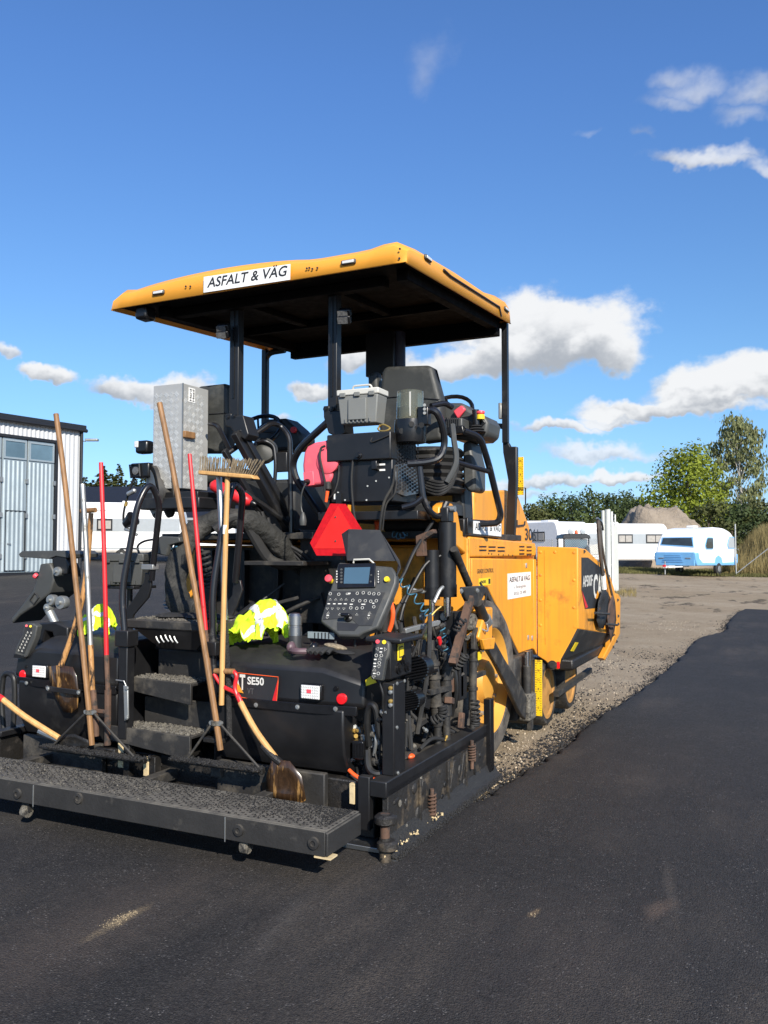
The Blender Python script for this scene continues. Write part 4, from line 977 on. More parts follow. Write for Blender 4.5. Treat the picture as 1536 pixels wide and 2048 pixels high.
for px, py, par, yy in ((683, 1398, hr, .115), (46, 1349, hl, .125)):
    p = Q(px, py, Y=yy); MB().lathe(p, (0, -1, 0), [(-.03, .03), (.005, .03), (.009, .027), (.011, .015)], 24).build('round_reflector', 'red_reflector', par)
    bolt(p + Vector((-.035 if par is hr else .035, .0, .055)), (0, -1, 0), .009, .012, par, 'black_clean')
# model plate
p0 = Q(452, 1393, Y=.097); p1 = Q(558, 1350, Y=.097)
pl = MB().prism([(p0.x, .099, p0.z + .012), (p1.x - .012, .099, p0.z - .022), (p1.x, .102, p1.z - .04), (p1.x, .104, p1.z - .008), (p0.x, .104, p1.z)], (0, -.006, 0)).build('model_plate', 'ink', hr)
dn = .0925
text('CAT', (p0.x + .015, dn, p0.z + .052), X_, Z_, .085, 'off_white', pl, w=.125, bold=.03)
MB().prism([(p0.x + .05, dn - .003, p0.z + .04), (p0.x + .13, dn - .003, p0.z + .03), (p0.x + .09, dn - .003, p0.z + .085)], (0, -.002, 0)).build('emblem_triangle', 'yellow', pl, smooth=False)
text('SE50', (p0.x + .155, dn, p0.z + .085), X_, Z_, .042, 'off_white', pl, w=.115, bold=.03); text('VT', (p0.x + .155, dn, p0.z + .028), X_, Z_, .034, 'grey_ink', pl, w=.045)
MB().prism([(p1.x - .045, dn, p0.z - .012), (p1.x - .015, dn, p0.z - .015), (p1.x - .005, dn, p1.z - .05), (p1.x - .005, dn, p1.z - .03)], (0, -.002, 0)).build('red_flash', 'red_paint', pl, smooth=False)
m = MB().tube([(p0.x, dn, p0.z + .016), (p1.x - .014, dn, p0.z - .018), (p1.x - .003, dn, p1.z - .04), (p1.x - .003, dn, p1.z - .011), (p0.x, dn, p1.z - .003)], .0022, 5); m.build('plate_border', 'orange', pl)
# tar run where a shovel stands
# deck between and behind the hoods
dk = box('screed_deck', 'black_dirty', PV, -2.5, -.55, .45, 1.05, .93, .985, .004)
# hood interior
box('gap_back', 'black_dirty', PV, GL, GR, .58, .62, .33, .93, .004)
for sgn, xx in ((1, GL - .012), (-1, GR + .002)): box('gap_side_plate', 'black', PV, xx, xx + .01, .12, .58, .33, .97, .003)

# ------------------------------------------------------------------ steps with crusted treads
for k, (za, zb, yy, xa, xb) in enumerate(((.80, .69, .10, GL + .06, GR - .16), (.505, .385, .02, GL + .02, GR - .10))):
    st = MB().prism([(xa, yy, za), (xb, yy, za - .01), (xb, yy, zb - .03), (xa, yy, zb + .03)], (0, .02, 0)).box(xa, xb, yy + .02, yy + .24, za - .03, za - .012).build('step', 'black_dirty', PV, bev=.004)
    MB().box(xa + .06, xb, yy + .24, yy + .255, za - .02, za + .15).build('riser_plate', 'black_dirty', st, bev=.01)
    rg = random.Random(40 + k)
    crumbs('step_crust', [(rg.uniform(xa + .02, xb - .02), yy + .02 + .2 * rg.random()) for i in range(1500)], 'dirt_crust', lambda x, y: za - .012, .004, .016, 'grey crust of trodden asphalt', st, 50 + k)
pt = box('step_platform', 'black_dirty', PV, GL + .04, GR + .02, .12, .55, 1.105, 1.16, .008)
m = MB().prism([(GL + .1, .13, 1.105), (GR - .05, .13, 1.105), (GR - .2, .2, .98), (GL + .25, .2, .98)], (0, .01, 0)); m.build('platform_gusset', 'black', pt)
for k in range(5):
    p = Q(312 + k * 9, 1277 + abs(k - 2) * 1.5, Y=.125); MB().tube([p + Vector((0, 0, .022)), p + Vector((.012, 0, 0)), p + Vector((.03, 0, -.018))], .0055, 6, 4).build('slot', 'zinc', pt)
rg = random.Random(60)
crumbs('platform_crust', [(rg.uniform(GL + .06, GR), rg.uniform(.14, .53)) for i in range(1400)], 'dirt_crust', lambda x, y: 1.162, .003, .011, 'grey dust and crumbs', pt, 61)
m = MB()
for k in range(4):
    c = Vector((GL + .25 + k * .12, .3 + .05 * (k % 2), 1.175)); m.ball(c, (.1, .09, .022), 12, 6)
m.build('crumpled_mat', 'rubber', pt)

# ------------------------------------------------------------------ stair handrails
ps = Q(254, 1270, Y=.05)
post = box('rail_post', 'black', PV, ps.x - .035, ps.x + .035, .015, .085, .43, 1.05, .006)
box('post_socket', 'black', post, ps.x - .055, ps.x + .05, .0, .1, 1.0, 1.10, .006)
latch = MB().tube([Q(232, 1360, Y=.0), Q(248, 1362, Y=.0), Q(252, 1372, Y=0)], .004, 6).build('latch_pin', 'zinc', post)
m = MB().prism([Q(x, y, Y=.005) for x, y in ((249, 1370), (258, 1374), (259, 1436), (251, 1442))], (0, -.012, 0)); m.build('latch_plate', 'zinc', post, bev=.004)
bolt(Q(254, 1376, Y=-.008), (0, -1, 0), .009, .01, post); bolt(Q(254, 1435, Y=-.008), (0, -1, 0), .009, .01, post)
def rail(a, b_, r=.021, par=PV, mat='tube_black'):
    pts = [Q(x, y, Y=Y) for x, y, Y in a]; return MB().tube(fillet(pts, .12, 8), r, 12).build('handrail', mat, par)
r1 = rail([(250, 1275, .05), (243, 1185, .06), (276, 1005, .12), (300, 962, .2), (320, 1005, .28), (303, 1160, .36)], 0)
MB().obox(Q(300, 1134, Y=.35), (.10, .06, .035)).build('rail_clamp', 'zinc', r1, bev=.004)
m = MB().prism([Q(x, y, Y=.36) for x, y in ((300, 1148), (290, 1145), (287, 1165), (262, 1205), (247, 1225), (246, 1262), (262, 1262), (266, 1230), (296, 1195), (302, 1170))], (0, .02, 0)); m.build('rail_gusset', 'black', r1, bev=.004)
r2 = rail([(427, 1405, .05), (425, 1180, .06), (448, 1040, .12), (466, 965, .2), (486, 985, .28), (471, 1165, .36)], 0)
m = MB().prism([Q(x, y, Y=.36) for x, y in ((480, 1160), (466, 1165), (464, 1190), (440, 1225), (430, 1260), (450, 1260), (474, 1210), (484, 1180))], (0, .02, 0)); m.build('rail_gusset', 'black', r2, bev=.004)
box('post_socket', 'black', r2, Q(427, 1290, Y=.05).x - .045, Q(427, 1290, Y=.05).x + .045, .01, .1, .98, 1.06, .005)

# ------------------------------------------------------------------ right end gate
eg = PV
gate = MB().box(-.035, 0, .02, 1.62, .03, .34).build('end_gate', 'gate_crust', PV, bev=.004)
MB().prism([(-.10, .0, .30), (.0, .0, .30), (.0, .0, .385), (-.10, .0, .385)], (0, 1.66, 0.0)).build('gate_top_beam', 'black', gate, bev=.006)
m = MB().prism([(.0, -.03, .0), (.075, -.0, .0), (.03, 0, .035), (.0, -.03, .11)], (0, 1.78, 0)); m.build('gate_skid', 'asphalt_crumb', gate, bev=.006)
m = MB().box(-.006, .078, -.03, 1.76, -.001, .006); m.build('skid_sole', 'steel', gate)
box('gate_front_post', 'black_clean', gate, -.02, .03, 1.62, 1.70, .06, .56, .004)
MB().box(-.17, -.10, .0, .05, .12, .40).build('gate_rear_plate', 'black', gate, bev=.005)
for (px, py, h) in ((770, 1638, .05), (775, 1690, .05)):
    p = Q(px, py, Y=-.05); MB().lathe(p - Z_ * h / 2, Z_, [(0, .045), (.008, .055), (h - .012, .055), (h, .04)], 18).build('spindle_nut', 'gate_crust', gate)
p = Q(770, 1665, Y=-.05); MB().cyl((p.x, p.y, .1), (p.x, p.y, .24), .025).build('spindle', 'rust', gate)
MB().cyl((p.x, p.y, -.0), (p.x, p.y, .12), .03).build('spindle_foot', 'gate_crust', gate)
for px, py0, py1 in ((864, 1588, 1632), (944, 1490, 1522)):
    a = Q(px, py1, X=.02); c = Q(px, py0, X=.02); sp_ = MB().coil(a, c, .022, 6, .006).build('spring', 'rust', gate)
    MB().cyl(a - Z_ * .05, c + Z_ * .03, .012).build('spring_rod', 'rust', sp_)
for px, py in ((905, 1540), (925, 1525)):
    a = Q(px, py + 35, X=.015); c = Q(px + 6, py - 20, X=.015); MB().prism([a - Y_ * .03, a + Y_ * .03, c + Y_ * .02, c - Y_ * .02], (-.03, 0, 0)).build('gusset', 'gate_crust', gate, bev=.004)
for px, py in ((842, 1560), (800, 1607), (843, 1640), (813, 1655)): MB().ball(Q(px, py, X=.004), (.006, .022, .02), 8, 6).build('crusted_bolt', 'dirt_crust', gate)
rg = random.Random(9)
crumbs('gate_crumbs', [(rg.uniform(.0, .085), rg.uniform(-.02, 1.74)) for k in range(2200)], 'asphalt_crumb', lambda x, y: .03 - x * .3, .003, .011, 'asphalt crumbs on the skid', gate, 70)
crumbs('gate_grit', [(rg.uniform(.01, .06), rg.choice((.02, .1, .3, .55, .6)) + rg.gauss(0, .05)) for k in range(60)], 'plank', lambda x, y: .05, .004, .014, 'pale grit stuck to the skid', gate, 71)
rg = random.Random(15)
for k in range(26):      # lumps of set asphalt on the plate
    y = rg.uniform(.03, 1.5); z = rg.uniform(.06, .28) ** 1.0; MB().ball((.002, y, z), (rg.uniform(.004, .012), rg.uniform(.012, .045), rg.uniform(.012, .05)), 7, 5, Euler((rg.uniform(-.5, .5), 0, 0))).build('set_asphalt', rg.choice(('gate_crust', 'tarry', 'gate_crust')), gate)
for y in (.42, .86, 1.18): box('gate_rib', 'gate_crust', gate, .0, .016, y, y + .02, .06, .30, .003)
# left end gate, and the loop tube at the left end
gl = MB().box(-2.93, -2.895, .02, 1.62, .03, .34).build('end_gate', 'tarry', PV, bev=.004)
MB().box(-2.945, -2.86, .0, 1.66, .345, .385).build('gate_top_beam', 'black', gl, bev=.006)
MB().prism([(-3.0, -.03, 0), (-2.94, -.03, 0), (-2.94, -.03, .11)], (0, 1.78, 0)).build('gate_skid', 'asphalt_crumb', gl)
MB().tube(fillet([Q(x, y, Y=.16) for x, y in ((8, 1465), (2, 1395), (8, 1345), (28, 1350), (30, 1395), (26, 1460))], .12, 8), .018, 10).build('hood_hose_loop', 'hose', PV)

# ------------------------------------------------------------------ electric / hydraulic clutter at the right end of the screed
cb_ = box('control_column', 'black', PV, -.085, -.012, .12, .27, .385, .88, .006)
for k, py in enumerate((1382, 1390, 1408, 1416)):
    p = Q(782, py - 6, Y=.118); MB().lathe(p, (0, -1, 0), [(0, .012), (.012, .011), (.014, .006)], 12).build('socket', 'brass' if k % 2 == 0 else 'zinc', cb_)
for px, py in ((794, 1367), (809, 1362), (794, 1455), (796, 1546)): bolt(Q(px, py, X=-.011), X_, .007, .006, cb_)
MB().prism([(-.16, .12, .88), (-.03, .12, .90), (-.03, .12, 1.10), (-.14, .12, 1.12)], (0, .28, 0)).build('console_bracket', 'black', cb_, bev=.008)
for px, py in ((805, 1320), (813, 1333), (797, 1337)): bolt(Q(px, py, X=-.028), X_, .02, .02, cb_, 'black_clean')
p0 = Q(795, 1322, X=-.026); p1 = Q(804, 1286, X=-.026)
yl = MB().box(-.029, -.022, p0.y, p1.y + .02, p0.z, p1.z).build('warning_label', 'label_yellow', cb_, bev=.004); box('label_print', 'ink', yl, -.0218, -.021, p0.y + .014, p1.y + .004, p0.z + .015, p1.z - .015, .0); box('label_field', 'label_yellow', yl, -.0208, -.0202, p0.y + .019, p1.y - .0, p0.z + .022, p1.z - .022, 0)
# ribbed blower motors
for (px, py, Yq, r) in ((835, 1336, .55, .075), (822, 1400, .5, .06)):
    p = Q(px, py, Y=Yq); bw = MB().cyl(p - Y_ * .01, p + Y_ * .09, r * .92, n=24).build('motor', 'black_clean', PV)
    for i in range(9):
        o = (i - 4) / 4.5 * r; hw = math.sqrt(max(1e-5, r * r - o * o)); d = Vector((math.cos(.25), 0, math.sin(.25))); u = Vector((-math.sin(.25), 0, math.cos(.25)))
        MB().obox(p - Y_ * .018 + u * o, (hw * 2, .02, r * .1), ax=(d, Y_, u)).build('cooling_fin', 'black_clean', bw)
# vertical adjusting spindles
def spindle(px0, py0, px1, py1, X, r, thin_top, label=None):
    a = Q(px1, py1, X=X); c = Q(px0, py0, X=X); s_ = MB().cyl(a, c, r, n=16).build('adjusting_spindle', 'black_dirty', PV)
    MB().cyl(c, c + Z_ * thin_top, r * .45).build('spindle_tip', 'black_dirty', s_)
    for f in (.25, .62, .8): MB().cyl(a.lerp(c, f), a.lerp(c, f) + Z_ * .02, r * 1.25).build('collar', 'black_dirty', s_)
    MB().cyl(Vector((a.x, a.y, .36)), a, r * .7).build('lower_tube', 'black_dirty', s_); return s_
s1 = spindle(864, 1300, 875, 1450, -.10, .036, .06); s2 = spindle(891, 1315, 893, 1430, -.085, .036, .03); s3 = spindle(947, 1262, 945, 1420, -.05, .028, .05)
for (a, c) in (((858, 1385), (900, 1375)), ((930, 1360), (968, 1345))):
    p = Q(*a, X=-.09); q = Q(*c, X=-.06); MB().tube([p, q], .022, 4).build('clamp_bar', 'black_dirty', s1 if a[0] < 900 else s3)
MB().cyl(Q(882, 1295, X=-.1), Q(878, 1275, X=-.1), .014).build('red_grip', 'red_paint', s2); MB().cyl(Q(889, 1315, X=-.1), Q(883, 1298, X=-.1), .01).build('grip_stem', 'zinc', s2)
MB().cyl(Q(847, 1280, X=-.12), Q(840, 1350, X=-.12), .018).build('tension_rod', 'black_dirty', PV); MB().ball(Q(850, 1275, X=-.12), (.018, .018, .03)).build('brass_fitting', 'brass', PV)
MB().coil(Q(946, 1470, X=-.05), Q(946, 1500, X=-.05), .035, 5, .009).build('boot', 'rubber', s3)
# spiral cables
MB().coil_path([Q(x, y, Y=.75) for x, y in ((866, 1442), (885, 1430), (884, 1412))], .024, 7, .0085).build('spiral_cable', 'rubber', PV)
MB().coil_path([Q(x, y, Y=1.25) for x, y in ((892, 1348), (915, 1330), (930, 1310))], .027, 8, .0085).build('spiral_cable', 'rubber', PV)
MB().coil_path([Q(x, y, Y=1.3) for x, y in ((950, 1400), (952, 1430), (950, 1450))], .025, 7, .008).build('spiral_cable', 'rubber', PV)
MB().coil_path([Q(x, y, Y=.85) for x, y in ((794, 1155), (818, 1180), (845, 1215), (858, 1232))], .022, 6, .0045).build('air_hose_coil', 'blue_hose', PV)
MB().coil_path([Q(x, y, Y=1.1) for x, y in ((882, 1250), (887, 1275), (891, 1300), (893, 1320))], .022, 6, .0045).build('air_hose_coil', 'blue_hose', PV)
MB().coil_path([Q(x, y, Y=1.25) for x, y in ((785, 1068), (800, 1073), (812, 1066))], .02, 4, .004).build('air_hose_coil', 'blue_hose', PV)
MB().coil_path([Q(x, y, Y=.95) for x, y in ((912, 1262), (918, 1250), (928, 1238))], .02, 4, .007).build('spiral_cable', 'rubber', PV)
# the hydraulic hoses behind the hood's open end
def hose(pts, r, mat='hose', name='hydraulic_hose', sm=6): return MB().tube([Q(x, y, Y=Y) for x, y, Y in pts], r, 9, sm).build(name, mat, PV)
hose([(738, 1490, .2), (734, 1440, .16), (740, 1412, .15), (752, 1418, .15), (760, 1470, .17), (775, 1488, .2), (786, 1484, .24)], .02)
hose([(735, 1500, .18), (738, 1535, .16), (755, 1548, .16), (786, 1540, .2)], .02)
hose([(700, 1440, .3), (712, 1450, .25), (722, 1475, .28)], .012, 'zinc'); hose([(693, 1470, .3), (712, 1472, .22)], .013, 'brass'); hose([(690, 1453, .32), (708, 1455, .22)], .013, 'zinc')
hose([(688, 1495, .3), (700, 1505, .22), (716, 1510, .22), (726, 1530, .2)], .01); hose([(700, 1540, .2), (695, 1552, .2), (705, 1562, .2), (715, 1550, .2), (712, 1530, .25)], .008)
hose([(698, 1540, .16), (712, 1552, .15), (735, 1562, .15), (760, 1552, .17)], .011, 'orange', 'orange_cable'); hose([(702, 1550, .15), (722, 1566, .14), (742, 1560, .15)], .006, 'rubber')
hose([(690, 1520, .3), (720, 1525, .24), (742, 1500, .26)], .014); hose([(745, 1450, .2), (752, 1480, .18), (748, 1510, .2)], .01, 'zinc'); hose([(752, 1350, .12), (765, 1385, .1), (766, 1420, .12), (775, 1440, .14)], .006)
box('valve_block', 'zinc', PV, *(lambda p: (p.x - .03, p.x + .05, .2, .3, p.z - .04, p.z + .03))(Q(730, 1480, Y=.2)), .006)
box('solenoid', 'black_clean', PV, *(lambda p: (p.x - .04, p.x + .03, .15, .22, p.z - .05, p.z + .05))(Q(718, 1500, Y=.16)), .006)
for k in range(7):
    p = Q(709 + k * 3, 1500, Y=.148); box('solenoid_fin', 'black_clean', PV, p.x - .003, p.x + .003, .142, .15, p.z - .035, p.z + .035, 0)
for (px, py, Yq, r, mt) in ((700, 1446, .24, .014, 'zinc'), (712, 1462, .22, .013, 'brass'), (698, 1478, .25, .015, 'zinc'), (706, 1440, .26, .012, 'black_clean'), (722, 1448, .26, .018, 'black_clean'), (745, 1470, .2, .024, 'dirt_crust'), (733, 1456, .24, .02, 'black_dirty'), (770, 1425, .14, .016, 'zinc'), (764, 1440, .16, .02, 'black_clean'), (705, 1520, .2, .014, 'zinc'), (755, 1525, .2, .022, 'black_dirty'), (770, 1590, .1, .02, 'black_dirty')):
    p = Q(px, py, Y=Yq); MB().lathe(p - X_ * r * 1.6, (1, -.3, .15), [(0, r * .6), (r * .4, r), (r * 1.5, r), (r * 1.6, r * .7), (r * 3, r * .7)], 10).build('hydraulic_fitting', mt, PV)
rg = random.Random(34)
for k in range(16):
    a = Q(rg.uniform(692, 775), rg.uniform(1430, 1480), Y=.26); c = Q(rg.uniform(692, 780), rg.uniform(1500, 1570), Y=.24); mid = a.lerp(c, .5) + Vector((rg.uniform(-.05, .05), rg.uniform(-.1, 0), 0))
    MB().tube([a, mid, c], rg.choice((.006, .009, .012)), 7, 6).build('hydraulic_hose', rg.choice(('hose', 'rubber', 'black_dirty')), PV)
rg = random.Random(36)
for k in range(44):      # fittings, clips and cable ties among the spindles
    p = Vector((rg.uniform(-.3, -.04), rg.uniform(.45, 1.55), rg.uniform(.42, 1.15))); d = Vector((rg.uniform(-1, 1), rg.uniform(-1, 1), rg.uniform(-1, 1))).normalized(); r = rg.uniform(.008, .02)
    MB().lathe(p, d, [(0, r * .6), (r * .5, r), (r * 2, r), (r * 2.1, r * .6), (r * 4, r * .55)], 8).build('hydraulic_fitting', rg.choice(('zinc', 'black_clean', 'black_dirty', 'dirt_crust', 'brass', 'black_dirty')), PV)
for k in range(14):
    p = Vector((rg.uniform(-.22, -.05), rg.uniform(.5, 1.5), rg.uniform(.45, .95))); MB().obox(p, (rg.uniform(.02, .05), rg.uniform(.03, .12), rg.uniform(.03, .14)), Euler((rg.uniform(-.4, .4), 0, rg.uniform(-.3, .3)))).build('mounting_bracket', rg.choice(('black_dirty', 'rust', 'black')), PV, bev=.004)
rg = random.Random(33)
for k in range(58):       # looms running down between the spindles and the tractor
    a = Vector((rg.uniform(-.5, -.08), rg.uniform(.45, 1.35), rg.uniform(.38, .55))); c = Vector((a.x + rg.uniform(-.15, .1), a.y + rg.uniform(-.1, .25), rg.uniform(.75, 1.2)))
    mid = a.lerp(c, .5) + Vector((rg.uniform(-.1, .08), rg.uniform(-.12, .12), rg.uniform(-.1, .1)))
    MB().tube([a, mid, c], rg.choice((.008, .011, .015)), 7, 6).build('hydraulic_hose', rg.choice(('hose', 'rubber', 'black_dirty')), PV)
for k in range(10):
    a = Vector((rg.uniform(-.45, -.1), rg.uniform(.5, 1.5), .40)); MB().tube([a, a + Vector((rg.uniform(-.1, .1), .12, rg.uniform(.02, .1))), a + Vector((rg.uniform(-.05, .05), .3, .0))], .012, 7, 6).build('cable_loop', 'rubber', PV)
for (a, c) in (((795, 1520), (830, 1500)), ((805, 1470), (850, 1440))): MB().tube([Q(*a, X=-.12), Q(*c, X=-.10)], .02, 4).build('lever_arm', 'black_dirty', PV)
for px, py in ((820, 1512), (893, 1478), (955, 1448)): MB().ball(Q(px, py, X=-.1), (.03, .03, .016)).build('orange_connector', 'orange', PV)
MB().box(-.5, -.05, .45, 1.6, .345, .375).build('extension_deck', 'black_dirty', PV, bev=.004)
MB().box(-.42, -.3, .5, 1.2, .375, .72).build('extension_cylinder_box', 'black_dirty', PV, bev=.02)

# orange cable beside the console stem
hose([(782, 1205, .72), (786, 1225, .7), (783, 1248, .7), (778, 1262, .7)], .014, 'orange', 'orange_cable')
hose([(770, 1170, .8), (800, 1160, .9), (830, 1100, 1.0), (868, 1040, 1.2), (880, 1020, 1.25)], .012); hose([(800, 1240, .9), (812, 1200, .95), (850, 1130, 1.1), (885, 1110, 1.2)], .011); hose([(795, 1260, .8), (790, 1230, .85), (815, 1190, 1.0), (845, 1180, 1.1)], .011, 'black_dirty')
hose([(815, 1175, 1.1), (835, 1182, 1.1), (850, 1184, 1.15)], .012, 'zinc', 'pipe_fitting'); hose([(868, 1205, 1.1), (880, 1180, 1.15), (890, 1172, 1.2)], .013, 'zinc', 'pipe_fitting'); hose([(880, 1062, 1.2), (888, 1053, 1.24)], .016, 'zinc', 'pipe_fitting')
hose([(850, 1275, .8), (855, 1245, .85), (868, 1225, .9), (882, 1213, .95)], .006, 'brass', 'grease_line')
m = MB().tube([Q(808, 1262, Y=.75), Q(830, 1256, Y=.85), Q(878, 1245, Y=1.05)], .022, 4); m.build('alloy_lever', 'zinc', PV, bev=.004)
# ------------------------------------------------------------------ tractor body (right side plane X = SX)
SX = -.15; LX = -2.75
def side(pts, X=SX): return [Q(x, y, X=X) for x, y in pts]
def side_part(name, mat, par, pts, X=SX, t=.03, bev=.006, **k): return MB().prism(side(pts, X), (-t, 0, 0)).build(name, mat, par, bev=bev, **k)
bz = lambda py, px=1000, X=SX: Q(px, py, X=X).z
yr = Q(939, 1073, X=SX).y; ye = Q(1071, 1085, X=SX).y
ztop = Q(939, 1073, X=SX).z; zt2 = Q(1071, 1086, X=SX).z; zseam = Q(1000, 1115, X=SX).z
# core of the tractor: closed box behind the panels, full width
core = MB().box(LX + .03, SX - .035, yr + .02, ye + .15, .75, ztop - .06).build('tractor_frame', 'yellow_dirty', PV, bev=.01)
box('axle_housing', 'black_dirty', core, -2.3, -.6, yr - .1, ye - .2, .35, .76, .02)
upper = MB().prism([(SX, yr, zseam + .008), (SX, ye, zseam + .004), (SX, ye, zt2), (SX, yr, ztop)], (-.03, 0, 0)).build('side_upper_panel', 'yellow', PV, bev=.012)
MB().prism([(SX - .028, yr + .006, ztop - .004), (SX - .028, ye, zt2 - .004), (LX + .03, ye, zt2 - .004), (LX + .03, yr + .006, ztop - .004)], (0, 0, -.03)).build('body_top', 'yellow', PV, bev=.008)
# vents: rows of slots cut as dark recessed slits with a lip
for (xa, xb, cols) in ((957, 1012, 3), (1037, 1066, 2)):
    for i in range(cols):
        for j in range(2 if cols == 3 else 3):
            wpx = (xb - xa) / cols; a = Q(xa + i * wpx + 1.5, 1091 + j * 7.2 + i * .8, X=SX); c = Q(xa + (i + 1) * wpx - 3, 1091 + j * 7.2 + i * .8 + 4, X=SX)
            v = MB().box(SX - .002, SX + .002, a.y, c.y, c.z, a.z).build('vent_slot', 'ink', upper); MB().box(SX + .002, SX + .010, a.y, c.y, a.z - .003, a.z + .004).build('vent_lip', 'yellow', v)
for px, py in ((977, 1107), (983, 1108), (997, 1109), (1006, 1110), (1017, 1110), (1025, 1111), (1055, 1111), (1060, 1112)): MB().cyl(Q(px, py, X=SX), Q(px, py, X=SX) + X_ * .004, .007, n=10).build('rivet', 'ink', upper)
door = side_part('side_door', 'yellow', PV, [(944, 1116), (1066, 1118.5), (1068, 1297), (1038, 1307), (975, 1174), (944, 1174)], t=.03, bev=.01)
side_part('door_edge_strip', 'yellow', PV, [(1067.4, 1118.5), (1073, 1119), (1074, 1310), (1069.2, 1298)], t=.035, bev=.006)
MB().prism(side([(939, 1116), (943.4, 1116), (943.4, 1190), (939, 1190)]), (-.04, 0, 0)).build('corner_panel', 'yellow', PV, bev=.006)
m = MB().prism(side([(975, 1174), (1038, 1307), (1034, 1312), (969, 1176)], SX - .005), (-.28, 0, 0)); m.build('wheel_arch', 'black_dirty', PV, bev=.006)
dx = SX + .0005
text('GRADE CONTROL', Q(954, 1147, X=dx), Y_, Z_, .032, 'ink', door, w=Q(987, 1147, X=dx).y - Q(954, 1147, X=dx).y, bold=.012)
p0, p1 = Q(958, 1172, X=dx), Q(981, 1155, X=dx)
st = box('sticker', 'label_yellow', door, SX - .002, SX + .002, p0.y, p1.y, p0.z, p1.z, 0); text('pon', (SX + .002, p0.y + .03, p0.z + .018), Y_, Z_, .03, 'ink', st, w=(p1.y - p0.y) * .45, bold=.03)
box('sticker_field', 'ink', st, SX + .002, SX + .003, p1.y - .055, p1.y - .01, p0.z + .008, p1.z - .008, 0)
p0, p1 = Q(1015.5, 1199, X=dx), Q(1061, 1143.5, X=dx)
sg_ = box('company_sign', 'white', door, SX - .002, SX + .003, p0.y, p1.y, p0.z, p1.z, .0); wy = p1.y - p0.y; hz_ = p1.z - p0.z
text('ASFALT & VÄG', (SX + .003, p0.y + wy * .05, p0.z + hz_ * .66), Y_, Z_, hz_ * .20, 'ink', sg_, w=wy * .90, bold=.016, shear=.12)
text('i', (SX + .003, p0.y + wy * .26, p0.z + hz_ * .39), Y_, Z_, hz_ * .12, 'grey_ink', sg_, w=wy * .03, shear=.15); text('Strängnäs', (SX + .003, p0.y + wy * .32, p0.z + hz_ * .39), Y_, Z_, hz_ * .12, 'grey_ink', sg_, w=wy * .44, shear=.15)
text('0152- 25 490', (SX + .003, p0.y + wy * .25, p0.z + hz_ * .13), Y_, Z_, hz_ * .12, 'grey_ink', sg_, w=wy * .52, bold=.004)
for px, py in ((1052, 1131), (1056, 1275), (1064, 1276)): box('door_latch', 'zinc', door, SX - .002, SX + .008, Q(px, py, X=SX).y - .02, Q(px, py, X=SX).y + .02, Q(px, py, X=SX).z - .022, Q(px, py, X=SX).z + .022, .004)
# rear face beside the cylinder, and the yellow lift bracket
rw = MB().box(-.5, SX - .004, yr - .03, yr + .02, .78, ztop - .012).build('rear_corner_wall', 'yellow_dirty', PV, bev=.008)
MB().box(-2.6, -.95, yr - .02, yr + .03, .8, 1.62).build('rear_wall', 'black_dirty', PV, bev=.01); MB().box(-.95, -.5, yr - .02, yr + .03, .8, 1.62).build('rear_wall', 'yellow_dirty', PV, bev=.01)
for k in range(5): box('rear_wall_rib', 'black', PV, -2.4 + k * .32, -2.36 + k * .32, yr - .09, yr - .02, .85, 1.6, .004)
br = MB().prism(side([(878, 1035), (880, 1012), (888, 1005), (905, 1007), (916, 1025), (922, 1060), (934, 1066), (934, 1110), (913, 1092), (905, 1085), (897, 1050), (880, 1040)], SX - .02), (-.06, 0, 0)).build('lift_bracket', 'yellow', PV, bev=.012)
MB().prism(side([(880, 1012), (888, 1005), (905, 1007), (916, 1025), (922, 1062), (915, 1075), (908, 1060), (900, 1020)], SX - .15), (-.03, 0, 0)).build('bracket_cheek', 'yellow', br, bev=.01)
# lift cylinders
def cylinder(px, t0, b0, rodb, Xp, r, eye=True):
    a = Q(px, t0, X=Xp); c = Q(px, b0, X=Xp); c.y = a.y; e = Q(px, rodb, X=Xp); e.y = a.y
    o = MB().cyl(c, a, r, n=22).build('lift_cylinder', 'black', PV); MB().cyl(c - Z_ * .012, c + Z_ * .07, r * 1.06, n=22).build('gland', 'black_clean', o)
    MB().cyl(e, c, r * .42, n=16).build('piston_rod', 'chrome', o)
    if eye:
        MB().box(a.x - .03, a.x + .03, a.y - r * .9, a.y + r * .9, a.z, a.z + .1).build('clevis', 'black', o, bev=.01); MB().cyl(a + Vector((-.08, 0, .09)), a + Vector((.06, 0, .09)), .022).build('pivot_pin', 'zinc', o)
    return o
cylinder(894, 1045, 1190, 1232, -.14, .062); cylinder(864, 1100, 1195, 1232, -.22, .05, False)
# rod bracket channel under the cylinders
m = MB().box(-.26, -.06, 1.28, 1.33, .62, 1.19).box(-.10, -.06, 1.26, 1.40, .60, 1.192); ch = m.build('cylinder_bracket', 'black', PV, bev=.006)
for k in range(4): MB().cyl(Q(890, 1248 + k * 34, X=-.058), Q(890, 1248 + k * 34, X=-.058) + X_ * .003, .016, n=12).build('hole', 'ink', ch)
for px, py in ((846, 1233), (888, 1233)): bolt(Q(px, py, Y=1.275), (0, -1, 0), .018, .02, ch)
# rusty angle iron near the cylinder
m = MB().prism([Q(x, y, Y=1.05) for x, y in ((831, 1072), (866, 1058), (868, 1066), (846, 1080), (848, 1112), (832, 1113))], (0, .06, 0)); m.build('angle_iron', 'rust', PV, bev=.004)
